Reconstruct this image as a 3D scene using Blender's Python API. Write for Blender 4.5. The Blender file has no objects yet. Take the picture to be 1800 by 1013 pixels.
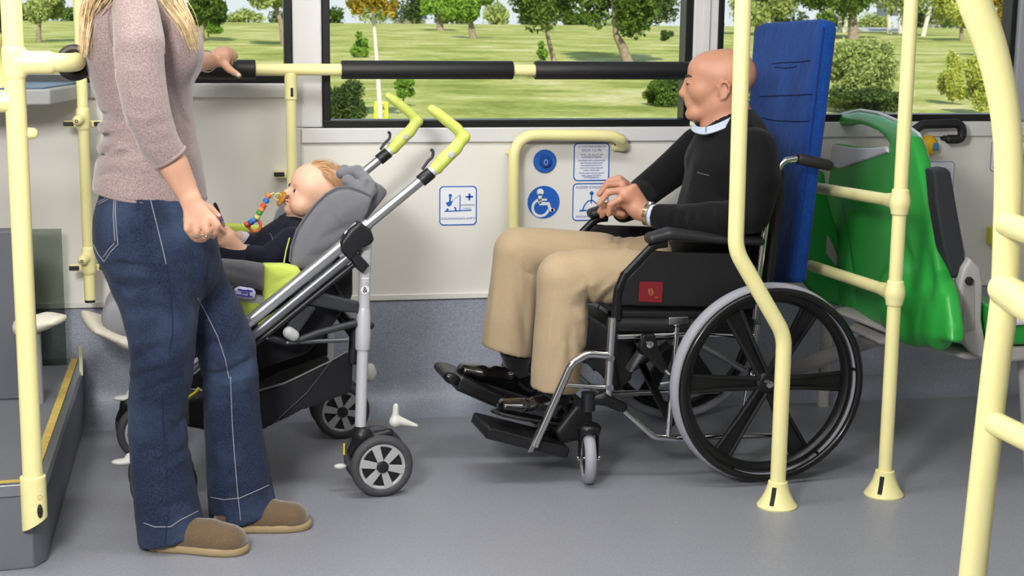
import bpy, bmesh, math, random
import numpy as np
from mathutils import Vector, Matrix
from mathutils.bvhtree import BVHTree
random.seed(7)
SC = bpy.context.scene
COL = SC.collection
PI = math.pi

# ------------------------------------------------------------ camera maths
F_PX = 2767.0
YAW = math.radians(11.0)
PIT = math.radians(10.4)
ROLL = math.radians(0.65)
CAM = np.array([0.0, 0.0, 1.35])
FW = np.array([math.sin(YAW)*math.cos(PIT), math.cos(YAW)*math.cos(PIT), -math.sin(PIT)])
_r0 = np.array([math.cos(YAW), -math.sin(YAW), 0.0])
_u0 = np.cross(_r0, FW)
RT = math.cos(ROLL)*_r0 + math.sin(ROLL)*_u0
UP = math.cos(ROLL)*_u0 - math.sin(ROLL)*_r0
FWH = np.array([math.sin(YAW), math.cos(YAW), 0.0])

def ray(px, py):
    return FW + RT*(px-900)/F_PX - UP*(py-506.5)/F_PX
def hit(px, py, p0, n):
    d = ray(px, py); n = np.array(n, float); p0 = np.array(p0, float)
    return CAM + d*(np.dot(p0-CAM, n)/np.dot(d, n))
def G(px, py, z=0.0): return hit(px, py, (0, 0, z), (0, 0, 1))
def atY(px, py, Y): return hit(px, py, (0, Y, 0), (0, 1, 0))
def atX(px, py, X): return hit(px, py, (X, 0, 0), (1, 0, 0))
def D(px, py, d): return hit(px, py, FWH*d, FWH)      # vertical plane at distance d from the camera
def m_px(p):                                           # metres per pixel at a point
    return float(np.dot(np.array(p)-CAM, FW))/F_PX

# ------------------------------------------------------------ materials
def lin(c):
    c = c/255.0
    return c/12.92 if c <= 0.04045 else ((c+0.055)/1.055)**2.4
def rgb(r, g, b): return (lin(r), lin(g), lin(b), 1.0)
MATS = {}
def mat(name, col, rough=0.5, metal=0.0, noise=None, bump=None, coat=0.0, spec=0.5, sss=0.0, sheen=0.0, trans=0.0, ior=1.45):
    """col sRGB 0-255; noise=(scale, amount 0..1 brightness variation[, detail]); bump=(scale, strength, distance)"""
    if name in MATS: return MATS[name]
    m = bpy.data.materials.new(name); m.use_nodes = True
    nt = m.node_tree; b = nt.nodes['Principled BSDF']
    c = rgb(*col)
    b.inputs['Base Color'].default_value = c
    b.inputs['Roughness'].default_value = rough
    b.inputs['Metallic'].default_value = metal
    b.inputs['Specular IOR Level'].default_value = spec
    b.inputs['Coat Weight'].default_value = coat
    b.inputs['Coat Roughness'].default_value = 0.08
    b.inputs['Sheen Weight'].default_value = sheen
    b.inputs['IOR'].default_value = ior
    b.inputs['Transmission Weight'].default_value = trans
    if sss:
        b.inputs['Subsurface Weight'].default_value = sss
        b.inputs['Subsurface Radius'].default_value = (1.0, 0.35, 0.2)
        b.inputs['Subsurface Scale'].default_value = 0.006
    tc = nt.nodes.new('ShaderNodeTexCoord')
    if noise:
        n = nt.nodes.new('ShaderNodeTexNoise'); n.inputs['Scale'].default_value = noise[0]
        n.inputs['Detail'].default_value = noise[2] if len(noise) > 2 else 3
        nt.links.new(tc.outputs['Object'], n.inputs['Vector'])
        r = nt.nodes.new('ShaderNodeValToRGB')
        a = noise[1]
        r.color_ramp.elements[0].position = 0.32; r.color_ramp.elements[1].position = 0.68
        r.color_ramp.elements[0].color = (c[0]*(1-a), c[1]*(1-a), c[2]*(1-a), 1)
        r.color_ramp.elements[1].color = (min(1, c[0]*(1+a)), min(1, c[1]*(1+a)), min(1, c[2]*(1+a)), 1)
        nt.links.new(n.outputs['Fac'], r.inputs['Fac'])
        nt.links.new(r.outputs['Color'], b.inputs['Base Color'])
    if bump:
        n2 = nt.nodes.new('ShaderNodeTexNoise'); n2.inputs['Scale'].default_value = bump[0]; n2.inputs['Detail'].default_value = 4
        nt.links.new(tc.outputs['Object'], n2.inputs['Vector'])
        bp = nt.nodes.new('ShaderNodeBump'); bp.inputs['Strength'].default_value = bump[1]; bp.inputs['Distance'].default_value = bump[2]
        nt.links.new(n2.outputs['Fac'], bp.inputs['Height']); nt.links.new(bp.outputs['Normal'], b.inputs['Normal'])
    MATS[name] = m
    return m

def fabric(name, col, col2, wave=None, nscale=900, amt=0.5, folds=None, rough=0.85, sheen=0.3, big=None):
    """woven cloth: fine mottling between two colours, optional rib wave, optional fold bump (scale, strength, distance)"""
    if name in MATS: return MATS[name]
    m = bpy.data.materials.new(name); m.use_nodes = True
    nt = m.node_tree; b = nt.nodes['Principled BSDF']; L = nt.links
    b.inputs['Roughness'].default_value = rough; b.inputs['Sheen Weight'].default_value = sheen
    b.inputs['Specular IOR Level'].default_value = 0.2
    tc = nt.nodes.new('ShaderNodeTexCoord')
    n = nt.nodes.new('ShaderNodeTexNoise'); n.inputs['Scale'].default_value = nscale; n.inputs['Detail'].default_value = 2
    L.new(tc.outputs['Object'], n.inputs['Vector'])
    r = nt.nodes.new('ShaderNodeValToRGB')
    r.color_ramp.elements[0].position = 0.5-0.5*(1-amt)-0.05; r.color_ramp.elements[1].position = 0.5+0.5*(1-amt)+0.05
    r.color_ramp.elements[0].color = rgb(*col); r.color_ramp.elements[1].color = rgb(*col2)
    L.new(n.outputs['Fac'], r.inputs['Fac'])
    last = r.outputs['Color']
    if big:   # broad worn patches (scale, colour, amount)
        nb = nt.nodes.new('ShaderNodeTexNoise'); nb.inputs['Scale'].default_value = big[0]; nb.inputs['Detail'].default_value = 3
        L.new(tc.outputs['Object'], nb.inputs['Vector'])
        rb = nt.nodes.new('ShaderNodeValToRGB'); rb.color_ramp.elements[0].position = 0.45; rb.color_ramp.elements[1].position = 0.72
        rb.color_ramp.elements[0].color = (0, 0, 0, 1); rb.color_ramp.elements[1].color = (big[2],)*3 + (1,)
        L.new(nb.outputs['Fac'], rb.inputs['Fac'])
        mx = nt.nodes.new('ShaderNodeMixRGB'); L.new(rb.outputs['Color'], mx.inputs['Fac'])
        L.new(last, mx.inputs['Color1']); mx.inputs['Color2'].default_value = rgb(*big[1]); last = mx.outputs['Color']
    L.new(last, b.inputs['Base Color'])
    prev = None
    bp = nt.nodes.new('ShaderNodeBump'); bp.inputs['Strength'].default_value = 0.5; bp.inputs['Distance'].default_value = 0.0015
    L.new(n.outputs['Fac'], bp.inputs['Height']); prev = bp
    if wave:
        w = nt.nodes.new('ShaderNodeTexWave'); w.inputs['Scale'].default_value = wave[0]; w.bands_direction = wave[1]
        w.inputs['Distortion'].default_value = wave[2]
        L.new(tc.outputs['Object'], w.inputs['Vector'])
        b2 = nt.nodes.new('ShaderNodeBump'); b2.inputs['Strength'].default_value = wave[3]; b2.inputs['Distance'].default_value = 0.002
        L.new(w.outputs['Fac'], b2.inputs['Height']); L.new(prev.outputs['Normal'], b2.inputs['Normal']); prev = b2
    if folds:
        nf = nt.nodes.new('ShaderNodeTexNoise'); nf.inputs['Scale'].default_value = folds[0]; nf.inputs['Detail'].default_value = 2
        nf.inputs['Distortion'].default_value = 0.6
        L.new(tc.outputs['Object'], nf.inputs['Vector'])
        b3 = nt.nodes.new('ShaderNodeBump'); b3.inputs['Strength'].default_value = folds[1]; b3.inputs['Distance'].default_value = folds[2]
        L.new(nf.outputs['Fac'], b3.inputs['Height']); L.new(prev.outputs['Normal'], b3.inputs['Normal']); prev = b3
    L.new(prev.outputs['Normal'], b.inputs['Normal'])
    MATS[name] = m
    return m

# ------------------------------------------------------------ object helpers
def tag(o, label=None, cat=None, group=None, kind=None):
    if label: o['label'] = label
    if cat: o['category'] = cat
    if group: o['group'] = group
    if kind: o['kind'] = kind
    return o
def empty(name, loc, label=None, cat=None, group=None):
    o = bpy.data.objects.new(name, None); COL.objects.link(o)
    o.location = tuple(float(v) for v in loc); o.empty_display_size = 0.05
    return tag(o, label, cat, group)
def wloc(o):
    v = Vector(o.location)
    while o.parent: o = o.parent; v += o.location
    return v
def link_mesh(name, verts, faces, material, parent=None, smooth=True, angle=40, bevel=0.0, sub=0, solid=0.0, disp=None):
    """verts in world coordinates; parents carry a location only"""
    me = bpy.data.meshes.new(name)
    V = np.array(verts, float).reshape(-1, 3)
    if parent is not None:
        org = np.array(wloc(parent))
    else:
        org = np.array([(V[:, 0].min()+V[:, 0].max())/2, (V[:, 1].min()+V[:, 1].max())/2, V[:, 2].min()])
    me.from_pydata([tuple(v) for v in (V-org).tolist()], [], [tuple(int(i) for i in f) for f in faces])
    me.validate(); me.update()
    if smooth:
        me.shade_smooth()
        if angle < 180:
            me.set_sharp_from_angle(angle=math.radians(angle))
    o = bpy.data.objects.new(name, me); COL.objects.link(o)
    if parent is not None:
        o.parent = parent
    else:
        o.location = tuple(org)
    if material: me.materials.append(material)
    if solid:
        s = o.modifiers.new('solid', 'SOLIDIFY'); s.thickness = solid; s.offset = 0
    if bevel:
        b = o.modifiers.new('bevel', 'BEVEL'); b.width = bevel; b.segments = 3; b.limit_method = 'ANGLE'; b.angle_limit = math.radians(35)
        b.harden_normals = False
    if sub:
        s = o.modifiers.new('sub', 'SUBSURF'); s.levels = sub; s.render_levels = sub
    return o
def fix_normals(o):
    bm = bmesh.new(); bm.from_mesh(o.data); bmesh.ops.recalc_face_normals(bm, faces=bm.faces); bm.to_mesh(o.data); bm.free()

def unit(v):
    v = np.array(v, float); n = np.linalg.norm(v)
    return v/n if n > 1e-12 else v
def smooth_path(pts, n=8):
    """Catmull-Rom through the points"""
    P = [np.array(p, float) for p in pts]
    if len(P) < 3: return P
    Q = [2*P[0]-P[1]] + P + [2*P[-1]-P[-2]]
    out = []
    for i in range(1, len(Q)-2):
        for k in range(n):
            t = k/n
            a, b, c, d = Q[i-1], Q[i], Q[i+1], Q[i+2]
            out.append(0.5*((2*b) + (-a+c)*t + (2*a-5*b+4*c-d)*t*t + (-a+3*b-3*c+d)*t**3))
    out.append(P[-1]); return out
def round_path(pts, r, n=6):
    """polyline with its corners filleted by radius r"""
    P = [np.array(p, float) for p in pts]; out = [P[0]]
    for i in range(1, len(P)-1):
        a, b, c = P[i-1], P[i], P[i+1]
        u = unit(a-b); v = unit(c-b)
        ang = math.acos(max(-1, min(1, float(u@v))))
        if ang > PI-0.02: out.append(b); continue
        t = min(r/math.tan(ang/2), 0.48*np.linalg.norm(a-b), 0.48*np.linalg.norm(c-b))
        p0 = b+u*t; p2 = b+v*t
        for k in range(n+1):
            s = k/n; out.append((1-s)**2*p0 + 2*s*(1-s)*b + s*s*p2)
    out.append(P[-1]); return out
class MB:
    def __init__(s): s.v = []; s.f = []
    def add(s, V, Fc):
        o = len(s.v); s.v += [tuple(map(float, p)) for p in V]; s.f += [tuple(i+o for i in f) for f in Fc]; return s
    def ringtube(s, rings, cap=True, closed=False):
        n = len(rings[0]); V = [p for r in rings for p in r]; Fc = []
        m = len(rings)
        for i in range(m if closed else m-1):
            j = (i+1) % m
            for k in range(n):
                k2 = (k+1) % n
                Fc.append((i*n+k, i*n+k2, j*n+k2, j*n+k))
        if cap and not closed:
            Fc.append(tuple(range(n-1, -1, -1))); Fc.append(tuple((m-1)*n+k for k in range(n)))
        return s.add(V, Fc)
    def tube(s, pts, r, seg=14, cap=True, closed=False, flat=None, side=None):
        """r: number or list; flat: ratio of second radius; side: preferred first axis"""
        P = [np.array(p, float) for p in pts]; m = len(P)
        R = [r]*m if np.isscalar(r) else list(r)
        if not closed:
            T = [unit(P[min(i+1, m-1)]-P[max(i-1, 0)]) for i in range(m)]
        else:
            T = [unit(P[(i+1) % m]-P[(i-1) % m]) for i in range(m)]
        ref = np.array(side, float) if side is not None else (np.array([0, 0, 1.0]) if abs(T[0][2]) < 0.9 else np.array([1.0, 0, 0]))
        rings = []; a = unit(ref - T[0]*(ref@T[0]))
        for i in range(m):
            if side is not None: a = unit(ref - T[i]*(ref@T[i]))
            else: a = unit(a - T[i]*(a@T[i]))
            b = np.cross(T[i], a); fl = 1.0 if flat is None else flat
            rings.append([P[i] + R[i]*(math.cos(2*PI*k/seg)*a + fl*math.sin(2*PI*k/seg)*b) for k in range(seg)])
        return s.ringtube(rings, cap, closed)
    def rod(s, a, b, r, r2=None, seg=16):
        return s.tube([a, b], [r, r if r2 is None else r2], seg)
    def box(s, c, ax, ay, az):
        """centre and three half-extent vectors"""
        c, ax, ay, az = [np.array(q, float) for q in (c, ax, ay, az)]
        V = [c+i*ax+j*ay+k*az for i in (-1, 1) for j in (-1, 1) for k in (-1, 1)]
        return s.add(V, [(0, 1, 3, 2), (4, 6, 7, 5), (0, 4, 5, 1), (2, 3, 7, 6), (0, 2, 6, 4), (1, 5, 7, 3)])
    def bx(s, x0, x1, y0, y1, z0, z1):
        return s.box(((x0+x1)/2, (y0+y1)/2, (z0+z1)/2), ((x1-x0)/2, 0, 0), (0, (y1-y0)/2, 0), (0, 0, (z1-z0)/2))
    def prism(s, poly, n):
        """poly: list of 3d points (planar), extruded by vector n"""
        k = len(poly); n = np.array(n, float)
        V = [np.array(p, float) for p in poly] + [np.array(p, float)+n for p in poly]
        return s.add(V, [tuple(range(k)), tuple(range(2*k-1, k-1, -1))] + [(i, i+k, (i+1) % k+k, (i+1) % k) for i in range(k)])
    def lathe(s, c, axis, prof, seg=32, side=None, cap=True):
        """prof: list of (offset along axis, radius)"""
        c = np.array(c, float); ax = unit(axis)
        ref = np.array(side, float) if side is not None else (np.array([0, 0, 1.0]) if abs(ax[2]) < 0.9 else np.array([1.0, 0, 0]))
        a = unit(ref-ax*(ref@ax)); b = np.cross(ax, a)
        rings = [[c+ax*h+max(r, 1e-5)*(math.cos(2*PI*k/seg)*a+math.sin(2*PI*k/seg)*b) for k in range(seg)] for h, r in prof]
        return s.ringtube(rings, cap)
    def torus(s, c, axis, R, r, seg=64, sec=12, r2=None):
        c = np.array(c, float); ax = unit(axis); ref = np.array([0, 0, 1.0]) if abs(ax[2]) < 0.9 else np.array([1.0, 0, 0])
        a = unit(ref-ax*(ref@ax)); b = np.cross(ax, a); r2 = r if r2 is None else r2
        rings = []
        for i in range(seg):
            d = math.cos(2*PI*i/seg)*a+math.sin(2*PI*i/seg)*b
            rings.append([c+d*(R+r*math.cos(2*PI*k/sec))+ax*r2*math.sin(2*PI*k/sec) for k in range(sec)])
        return s.ringtube(rings, False, True)
    def ball(s, c, r, seg=20, rings=12, axes=None):
        c = np.array(c, float); r = np.array([r]*3 if np.isscalar(r) else r, float)
        A = np.eye(3) if axes is None else np.array(axes, float)
        R = []
        for i in range(rings+1):
            th = PI*i/rings; th = min(max(th, 0.02), PI-0.02)
            R.append([c + (A.T@(r*np.array([math.sin(th)*math.cos(2*PI*k/seg), math.sin(th)*math.sin(2*PI*k/seg), math.cos(th)]))) for k in range(seg)])
        return s.ringtube(R, True)
    def build(s, name, material, parent=None, **kw):
        o = link_mesh(name, s.v, s.f, material, parent, **kw)
        fix_normals(o)
        return o
def plate(poly, thick, n, name, material, parent=None, bevel=0.0, **kw):
    n = unit(n); P = [np.array(p, float) for p in poly]
    return MB().prism(P, n*thick).build(name, material, parent, bevel=bevel, **kw)

def rings_obj(name, rows, material, parent=None, cap=True, **kw):
    return MB().ringtube(rows, cap).build(name, material, parent, **kw)

# ------------------------------------------------------------ soft bodies: smooth union of round cones meshed by surface nets
class Soft:
    def __init__(s): s.p = []
    def _add(s, fn, lo, hi, k, op): s.p.append((fn, np.array(lo, float), np.array(hi, float), k, op)); return s
    def cone(s, a, b, ra, rb=None, k=0.01, op='+'):
        rb = ra if rb is None else rb
        a = np.array(a, float); b = np.array(b, float); ab = b-a; L2 = float(ab@ab)+1e-12; R = max(ra, rb)
        def fn(P):
            t = np.clip(((P-a)@ab)/L2, 0, 1)
            return np.linalg.norm(P-a-t[..., None]*ab, axis=-1) - (ra+(rb-ra)*t)
        return s._add(fn, np.minimum(a, b)-R, np.maximum(a, b)+R, k, op)
    def chain(s, pts, rs, k=0.01, op='+'):
        """a limb: round cones through the points, joined without swelling at the joints"""
        sub = Soft()
        for i in range(len(pts)-1): sub.cone(pts[i], pts[i+1], rs[i], rs[i+1], 0)
        return s._many(sub, k, op)
    def _many(s, sub, k, op):
        fns = [q[0] for q in sub.p]; los = [q[1] for q in sub.p]; his = [q[2] for q in sub.p]
        def fn(P):
            d = fns[0](P)
            for f in fns[1:]:
                e = f(P); h = np.maximum(0.006-np.abs(d-e), 0)/0.006; d = np.minimum(d, e)-h*h*0.0006
            return d
        return s._add(fn, np.min(los, axis=0), np.max(his, axis=0), k, op)
    def ecap(s, a, b, ra, rb, side, k=0.02, op='+'):
        """elliptical capsule: ra=(radius along side, radius across)"""
        a = np.array(a, float); b = np.array(b, float); ab = b-a; L = np.linalg.norm(ab)+1e-9; w = ab/L
        u = unit(np.array(side, float)-w*(np.array(side, float)@w)); v = np.cross(w, u)
        R = max(*ra, *rb)
        def fn(P):
            q = P-a; t = np.clip((q@w)/L, 0, 1)
            r1 = ra[0]+(rb[0]-ra[0])*t; r2 = ra[1]+(rb[1]-ra[1])*t; rm = np.minimum(r1, r2)
            e = q-t[..., None]*ab
            kk = np.sqrt((e@u/r1)**2+(e@v/r2)**2+(e@w/rm)**2)
            return (kk-1)*rm
        return s._add(fn, np.minimum(a, b)-R, np.maximum(a, b)+R, k, op)
    def echain(s, pts, rs, side, k=0.02, op='+'):
        sub = Soft()
        for i in range(len(pts)-1): sub.ecap(pts[i], pts[i+1], rs[i], rs[i+1], side, 0)
        return s._many(sub, k, op)
    def ell(s, c, r, axes=None, k=0.01, op='+'):
        c = np.array(c, float); r = np.array(r, float); A = np.eye(3) if axes is None else np.array(axes, float); R = r.max()
        def fn(P):
            q = (P-c)@A.T
            k0 = np.linalg.norm(q/r, axis=-1); k1 = np.linalg.norm(q/(r*r), axis=-1)+1e-9
            return k0*(k0-1)/k1
        return s._add(fn, c-R, c+R, k, op)
    def cut(s, p, n, k=0.002):
        """keep the side of the plane that n points away from"""
        p = np.array(p, float); n = unit(n)
        return s._add(lambda P: -((P-p)@n), np.full(3, -1e9), np.full(3, 1e9), k, '-')
    def disp(s, fn, lo, hi):
        return s._add(fn, lo, hi, 0, 'd')
    def fold(s, a, b, r, depth, k=None):
        """a ridge (depth>0) or crease (depth<0) along a-b, raising the nearby surface"""
        a = np.array(a, float); b = np.array(b, float); ab = b-a; L2 = float(ab@ab)+1e-12
        def fn(P):
            t = np.clip(((P-a)@ab)/L2, 0, 1)
            d = np.linalg.norm(P-a-t[..., None]*ab, axis=-1)
            return -depth*np.exp(-(d/r)**2)*np.sin(PI*np.clip(t*0.9+0.05, 0, 1))
        return s._add(fn, np.minimum(a, b)-2.2*r, np.maximum(a, b)+2.2*r, 0, 'd')
    def mesh(s, h):
        fin = [(lo, hi) for fn, lo, hi, k, op in s.p if op == '+']
        lo = np.min([l for l, _ in fin], axis=0)-3*h-0.01; hi = np.max([q for _, q in fin], axis=0)+3*h+0.01
        n = np.ceil((hi-lo)/h).astype(int)+1
        ax = [lo[i]+h*np.arange(n[i]) for i in range(3)]
        val = np.full(n, 1.0, np.float64)
        for fn, l, q, k, op in s.p:
            mrg = (max(3*k, 4*h) + 2*h) if op != 'd' else 0
            i0 = np.clip(np.floor((l-mrg-lo)/h).astype(np.int64) if l[0] > -1e8 else np.zeros(3, int), 0, n-1)
            i1 = np.clip(np.ceil((q+mrg-lo)/h).astype(np.int64)+1 if q[0] < 1e8 else n, 1, n)
            if (i1 <= i0).any(): continue
            sl = tuple(slice(int(i0[i]), int(i1[i])) for i in range(3))
            P = np.stack(np.meshgrid(*[ax[i][sl[i]] for i in range(3)], indexing='ij'), -1)
            d = fn(P); c = val[sl]
            if op == '+':
                if k > 0:
                    hh = np.maximum(k-np.abs(c-d), 0)/k; val[sl] = np.minimum(c, d)-hh*hh*k*0.25
                else: val[sl] = np.minimum(c, d)
            elif op == '-':
                hh = np.maximum(k-np.abs(c+d), 0)/k if k > 0 else 0
                val[sl] = np.maximum(c, -d)+hh*hh*k*0.25
            else: val[sl] = c+d
        ins = val < 0
        cnt = np.zeros(n-1, int)
        for i in (0, 1):
            for j in (0, 1):
                for l in (0, 1):
                    cnt += ins[i:n[0]-1+i, j:n[1]-1+j, l:n[2]-1+l]
        msk = (cnt > 0) & (cnt < 8)
        idx = np.argwhere(msk); vid = -np.ones(n-1, np.int64); vid[msk] = np.arange(len(idx))
        acc = np.zeros((len(idx), 3)); num = np.zeros(len(idx))
        cs = [(i, j, l) for i in (0, 1) for j in (0, 1) for l in (0, 1)]
        for a in cs:
            for axd in range(3):
                if a[axd]: continue
                b = list(a); b[axd] = 1
                ia = idx+np.array(a); ib = idx+np.array(b)
                va = val[ia[:, 0], ia[:, 1], ia[:, 2]]; vb = val[ib[:, 0], ib[:, 1], ib[:, 2]]
                cr = (va < 0) != (vb < 0)
                t = np.where(cr, va/np.where(cr, va-vb, 1), 0)
                p = np.repeat(np.array(a, float)[None], len(idx), 0); p[:, axd] += t
                acc[cr] += p[cr]; num[cr] += 1
        V = lo+h*(idx+acc/np.maximum(num, 1)[:, None])
        faces = []
        for axd in range(3):
            o1, o2 = [(1, 2), (2, 0), (0, 1)][axd]
            slA = [slice(1, n[i]-1) for i in range(3)]; slA[axd] = slice(0, n[axd]-1)
            slB = list(slA); slB[axd] = slice(1, n[axd])
            A = ins[tuple(slA)]; B = ins[tuple(slB)]
            e = np.argwhere(A != B)
            if not len(e): continue
            flip = A[e[:, 0], e[:, 1], e[:, 2]]
            off = np.ones(3, int); off[axd] = 0
            e = e+off
            def cell(d1, d2):
                c = e.copy(); c[:, o1] -= d1; c[:, o2] -= d2
                return vid[c[:, 0], c[:, 1], c[:, 2]]
            q = np.stack([cell(1, 1), cell(0, 1), cell(0, 0), cell(1, 0)], 1)
            q[~flip] = q[~flip][:, ::-1]
            faces.append(q)
        Fc = np.concatenate(faces); Fc = Fc[(Fc >= 0).all(1)]
        return V, Fc
    def build(s, name, material, parent=None, h=0.006, relax=1, **kw):
        V, Fc = s.mesh(h)
        for _ in range(relax):     # a light Laplacian pass takes the grid stepping off
            acc = np.zeros_like(V); num = np.zeros(len(V))
            for a, b in ((0, 1), (1, 2), (2, 3), (3, 0)):
                np.add.at(acc, Fc[:, a], V[Fc[:, b]]); np.add.at(num, Fc[:, a], 1)
                np.add.at(acc, Fc[:, b], V[Fc[:, a]]); np.add.at(num, Fc[:, b], 1)
            V = 0.5*V+0.5*acc/np.maximum(num, 1)[:, None]
        kw.setdefault('angle', 180)
        o = link_mesh(name, V, Fc, material, parent, **kw)
        o['_t'] = 0; del o['_t']
        return o

def bvh(o):
    """world-space tree of an unmodified mesh (parents carry locations only)"""
    org = wloc(o)
    vs = [v.co+org for v in o.data.vertices]; fs = [tuple(p.vertices) for p in o.data.polygons]
    return BVHTree.FromPolygons(vs, fs)
def onto(tree, px, py, lift=0.001, dflt=None):
    d = Vector(ray(px, py)).normalized()
    loc, nor, i, dist = tree.ray_cast(Vector(CAM), d)
    if loc is None: return dflt
    if nor.dot(d) > 0: nor = -nor
    return np.array(loc+nor*lift), np.array(nor)
def line_pts(tree, pxs, lift=0.0005, dens=6):
    pts = []; P = [np.array(p, float) for p in pxs]
    for i in range(len(P)-1):
        k = max(1, int(np.linalg.norm(P[i+1]-P[i])/dens))
        for j in range(k+(1 if i == len(P)-2 else 0)):
            q = P[i]+(P[i+1]-P[i])*j/k; h_ = onto(tree, q[0], q[1], lift)
            if h_ is not None: pts.append(h_[0])
    return pts
def surf_line(tree, pxs, r, name, material, parent, lift=0.0005, dens=6, seg=6, flat=None):
    """thin line laid on a surface along a path seen from the front"""
    pts = []
    P = [np.array(p, float) for p in pxs]
    for i in range(len(P)-1):
        k = max(1, int(np.linalg.norm(P[i+1]-P[i])/dens))
        for j in range(k+(1 if i == len(P)-2 else 0)):
            q = P[i]+(P[i+1]-P[i])*j/k
            h_ = onto(tree, q[0], q[1], lift)
            if h_ is not None: pts.append(h_[0])
    if len(pts) < 2: return None
    return MB().tube(pts, r, seg).build(name, material, parent)
def poly_sdf2(P2, poly):
    x, y = P2[..., 0], P2[..., 1]
    n = len(poly); d = np.full(x.shape, 1e9); ins = np.zeros(x.shape, bool)
    for i in range(n):
        ax, ay = poly[i]; bx_, by = poly[(i+1) % n]
        ex, ey = bx_-ax, by-ay; L = ex*ex+ey*ey+1e-12
        t = np.clip(((x-ax)*ex+(y-ay)*ey)/L, 0, 1)
        d = np.minimum(d, np.hypot(x-ax-t*ex, y-ay-t*ey))
        c = ((ay > y) != (by > y)) & (x < (bx_-ax)*(y-ay)/((by-ay) if abs(by-ay) > 1e-12 else 1e-12)+ax)
        ins ^= c
    return np.where(ins, -d, d)
def _slab(s, pts, n, half, r=0.01, bulge=0.0, brange=0.05, k=0.01, op='+', bend=None):
    """soft slab: planar outline pts (3d), normal n, half thickness, edge rounding r, extra inflation towards the middle"""
    P3 = [np.array(p, float) for p in pts]; o = np.mean(P3, axis=0); n = unit(n)
    u = unit(P3[1]-P3[0]-n*((P3[1]-P3[0])@n)); v = np.cross(n, u)
    pl = [((p-o)@u, (p-o)@v) for p in P3]
    def fn(P):
        q = P-o; x = q@u; y = q@v; z = q@n
        if bend is not None: z = z-bend(x, y)
        d2 = poly_sdf2(np.stack([x, y], -1), pl)
        h = half + bulge*np.sqrt(np.clip(-d2/brange, 0, 1))
        a = d2+r; b = np.abs(z)-(h-r)
        return np.hypot(np.maximum(a, 0), np.maximum(b, 0))+np.minimum(np.maximum(a, b), 0)-r
    R = half+bulge+0.02; A = np.array(P3)
    return s._add(fn, A.min(0)-R, A.max(0)+R, k, op)
Soft.slab = _slab
def text_mesh(s, name, org, ex, ez, size, material, parent, align='CENTER', lift=0.0, thick=0.0006, sx=1.0):
    """lettering as a thin mesh: origin, right vector, up vector, letter height"""
    cu = bpy.data.curves.new('t', 'FONT'); cu.body = s; cu.size = size; cu.align_x = align; cu.align_y = 'CENTER'; cu.extrude = thick; cu.resolution_u = 3
    ob = bpy.data.objects.new('t', cu); COL.objects.link(ob)
    dg = bpy.context.evaluated_depsgraph_get(); me = bpy.data.meshes.new_from_object(ob.evaluated_get(dg))
    ex = unit(ex); ez = unit(ez); ny = np.cross(ex, ez)
    V = [np.array(org)+ex*v.co.x*sx+ez*v.co.y-np.cross(ez, ex)*(v.co.z+lift) if False else np.array(org)+ex*v.co.x*sx+ez*v.co.y+ny*(v.co.z+lift) for v in me.vertices]
    Fc = [tuple(p.vertices) for p in me.polygons]
    bpy.data.objects.remove(ob); bpy.data.curves.remove(cu); bpy.data.meshes.remove(me)
    if not V: return None
    return link_mesh(name, V, Fc, material, parent, smooth=False)
def rrect(w, h, r, n=6):
    out = []
    for cx, cy, a0 in ((w/2-r, h/2-r, 0), (-w/2+r, h/2-r, 90), (-w/2+r, -h/2+r, 180), (w/2-r, -h/2+r, 270)):
        for i in range(n+1):
            a = math.radians(a0+90*i/n); out.append((cx+r*math.cos(a), cy+r*math.sin(a)))
    return out

def _pfold(s, path, rpx, depth, dfront, dback):
    """crease (depth<0) or ridge (depth>0) in cloth along a line of points given as the camera sees them, on the near side only"""
    Pp = [np.array(q, float) for q in path]; n = len(Pp)
    lens = [np.linalg.norm(Pp[i+1]-Pp[i]) for i in range(n-1)]; T = sum(lens)+1e-9; cum = [0]
    for l in lens: cum.append(cum[-1]+l)
    def fn(P):
        q = P-CAM; z = q@FW; X = 900+F_PX*(q@RT)/z; Y = 506.5-F_PX*(q@UP)/z
        best = np.full(X.shape, 1e9); tt = np.zeros(X.shape)
        for i in range(n-1):
            a, b = Pp[i], Pp[i+1]; e = b-a; L2 = e@e+1e-9
            t = np.clip(((X-a[0])*e[0]+(Y-a[1])*e[1])/L2, 0, 1); d = np.hypot(X-a[0]-t*e[0], Y-a[1]-t*e[1])
            m = d < best; best = np.where(m, d, best); tt = np.where(m, (cum[i]+t*lens[i])/T, tt)
        near = np.clip((dback-P@FWH)/0.03, 0, 1)
        return -depth*np.exp(-(best/rpx)**2)*np.sin(PI*np.clip(tt*0.8+0.12, 0, 1))*near
    C3 = [D(q[0]+sx*2.5*rpx, q[1]+sy*2.5*rpx, dd) for q in Pp for sx in (-1, 1) for sy in (-1, 1) for dd in (dfront, dback)]
    return s._add(fn, np.min(C3, axis=0), np.max(C3, axis=0), 0, 'd')
Soft.pfold = _pfold
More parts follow.
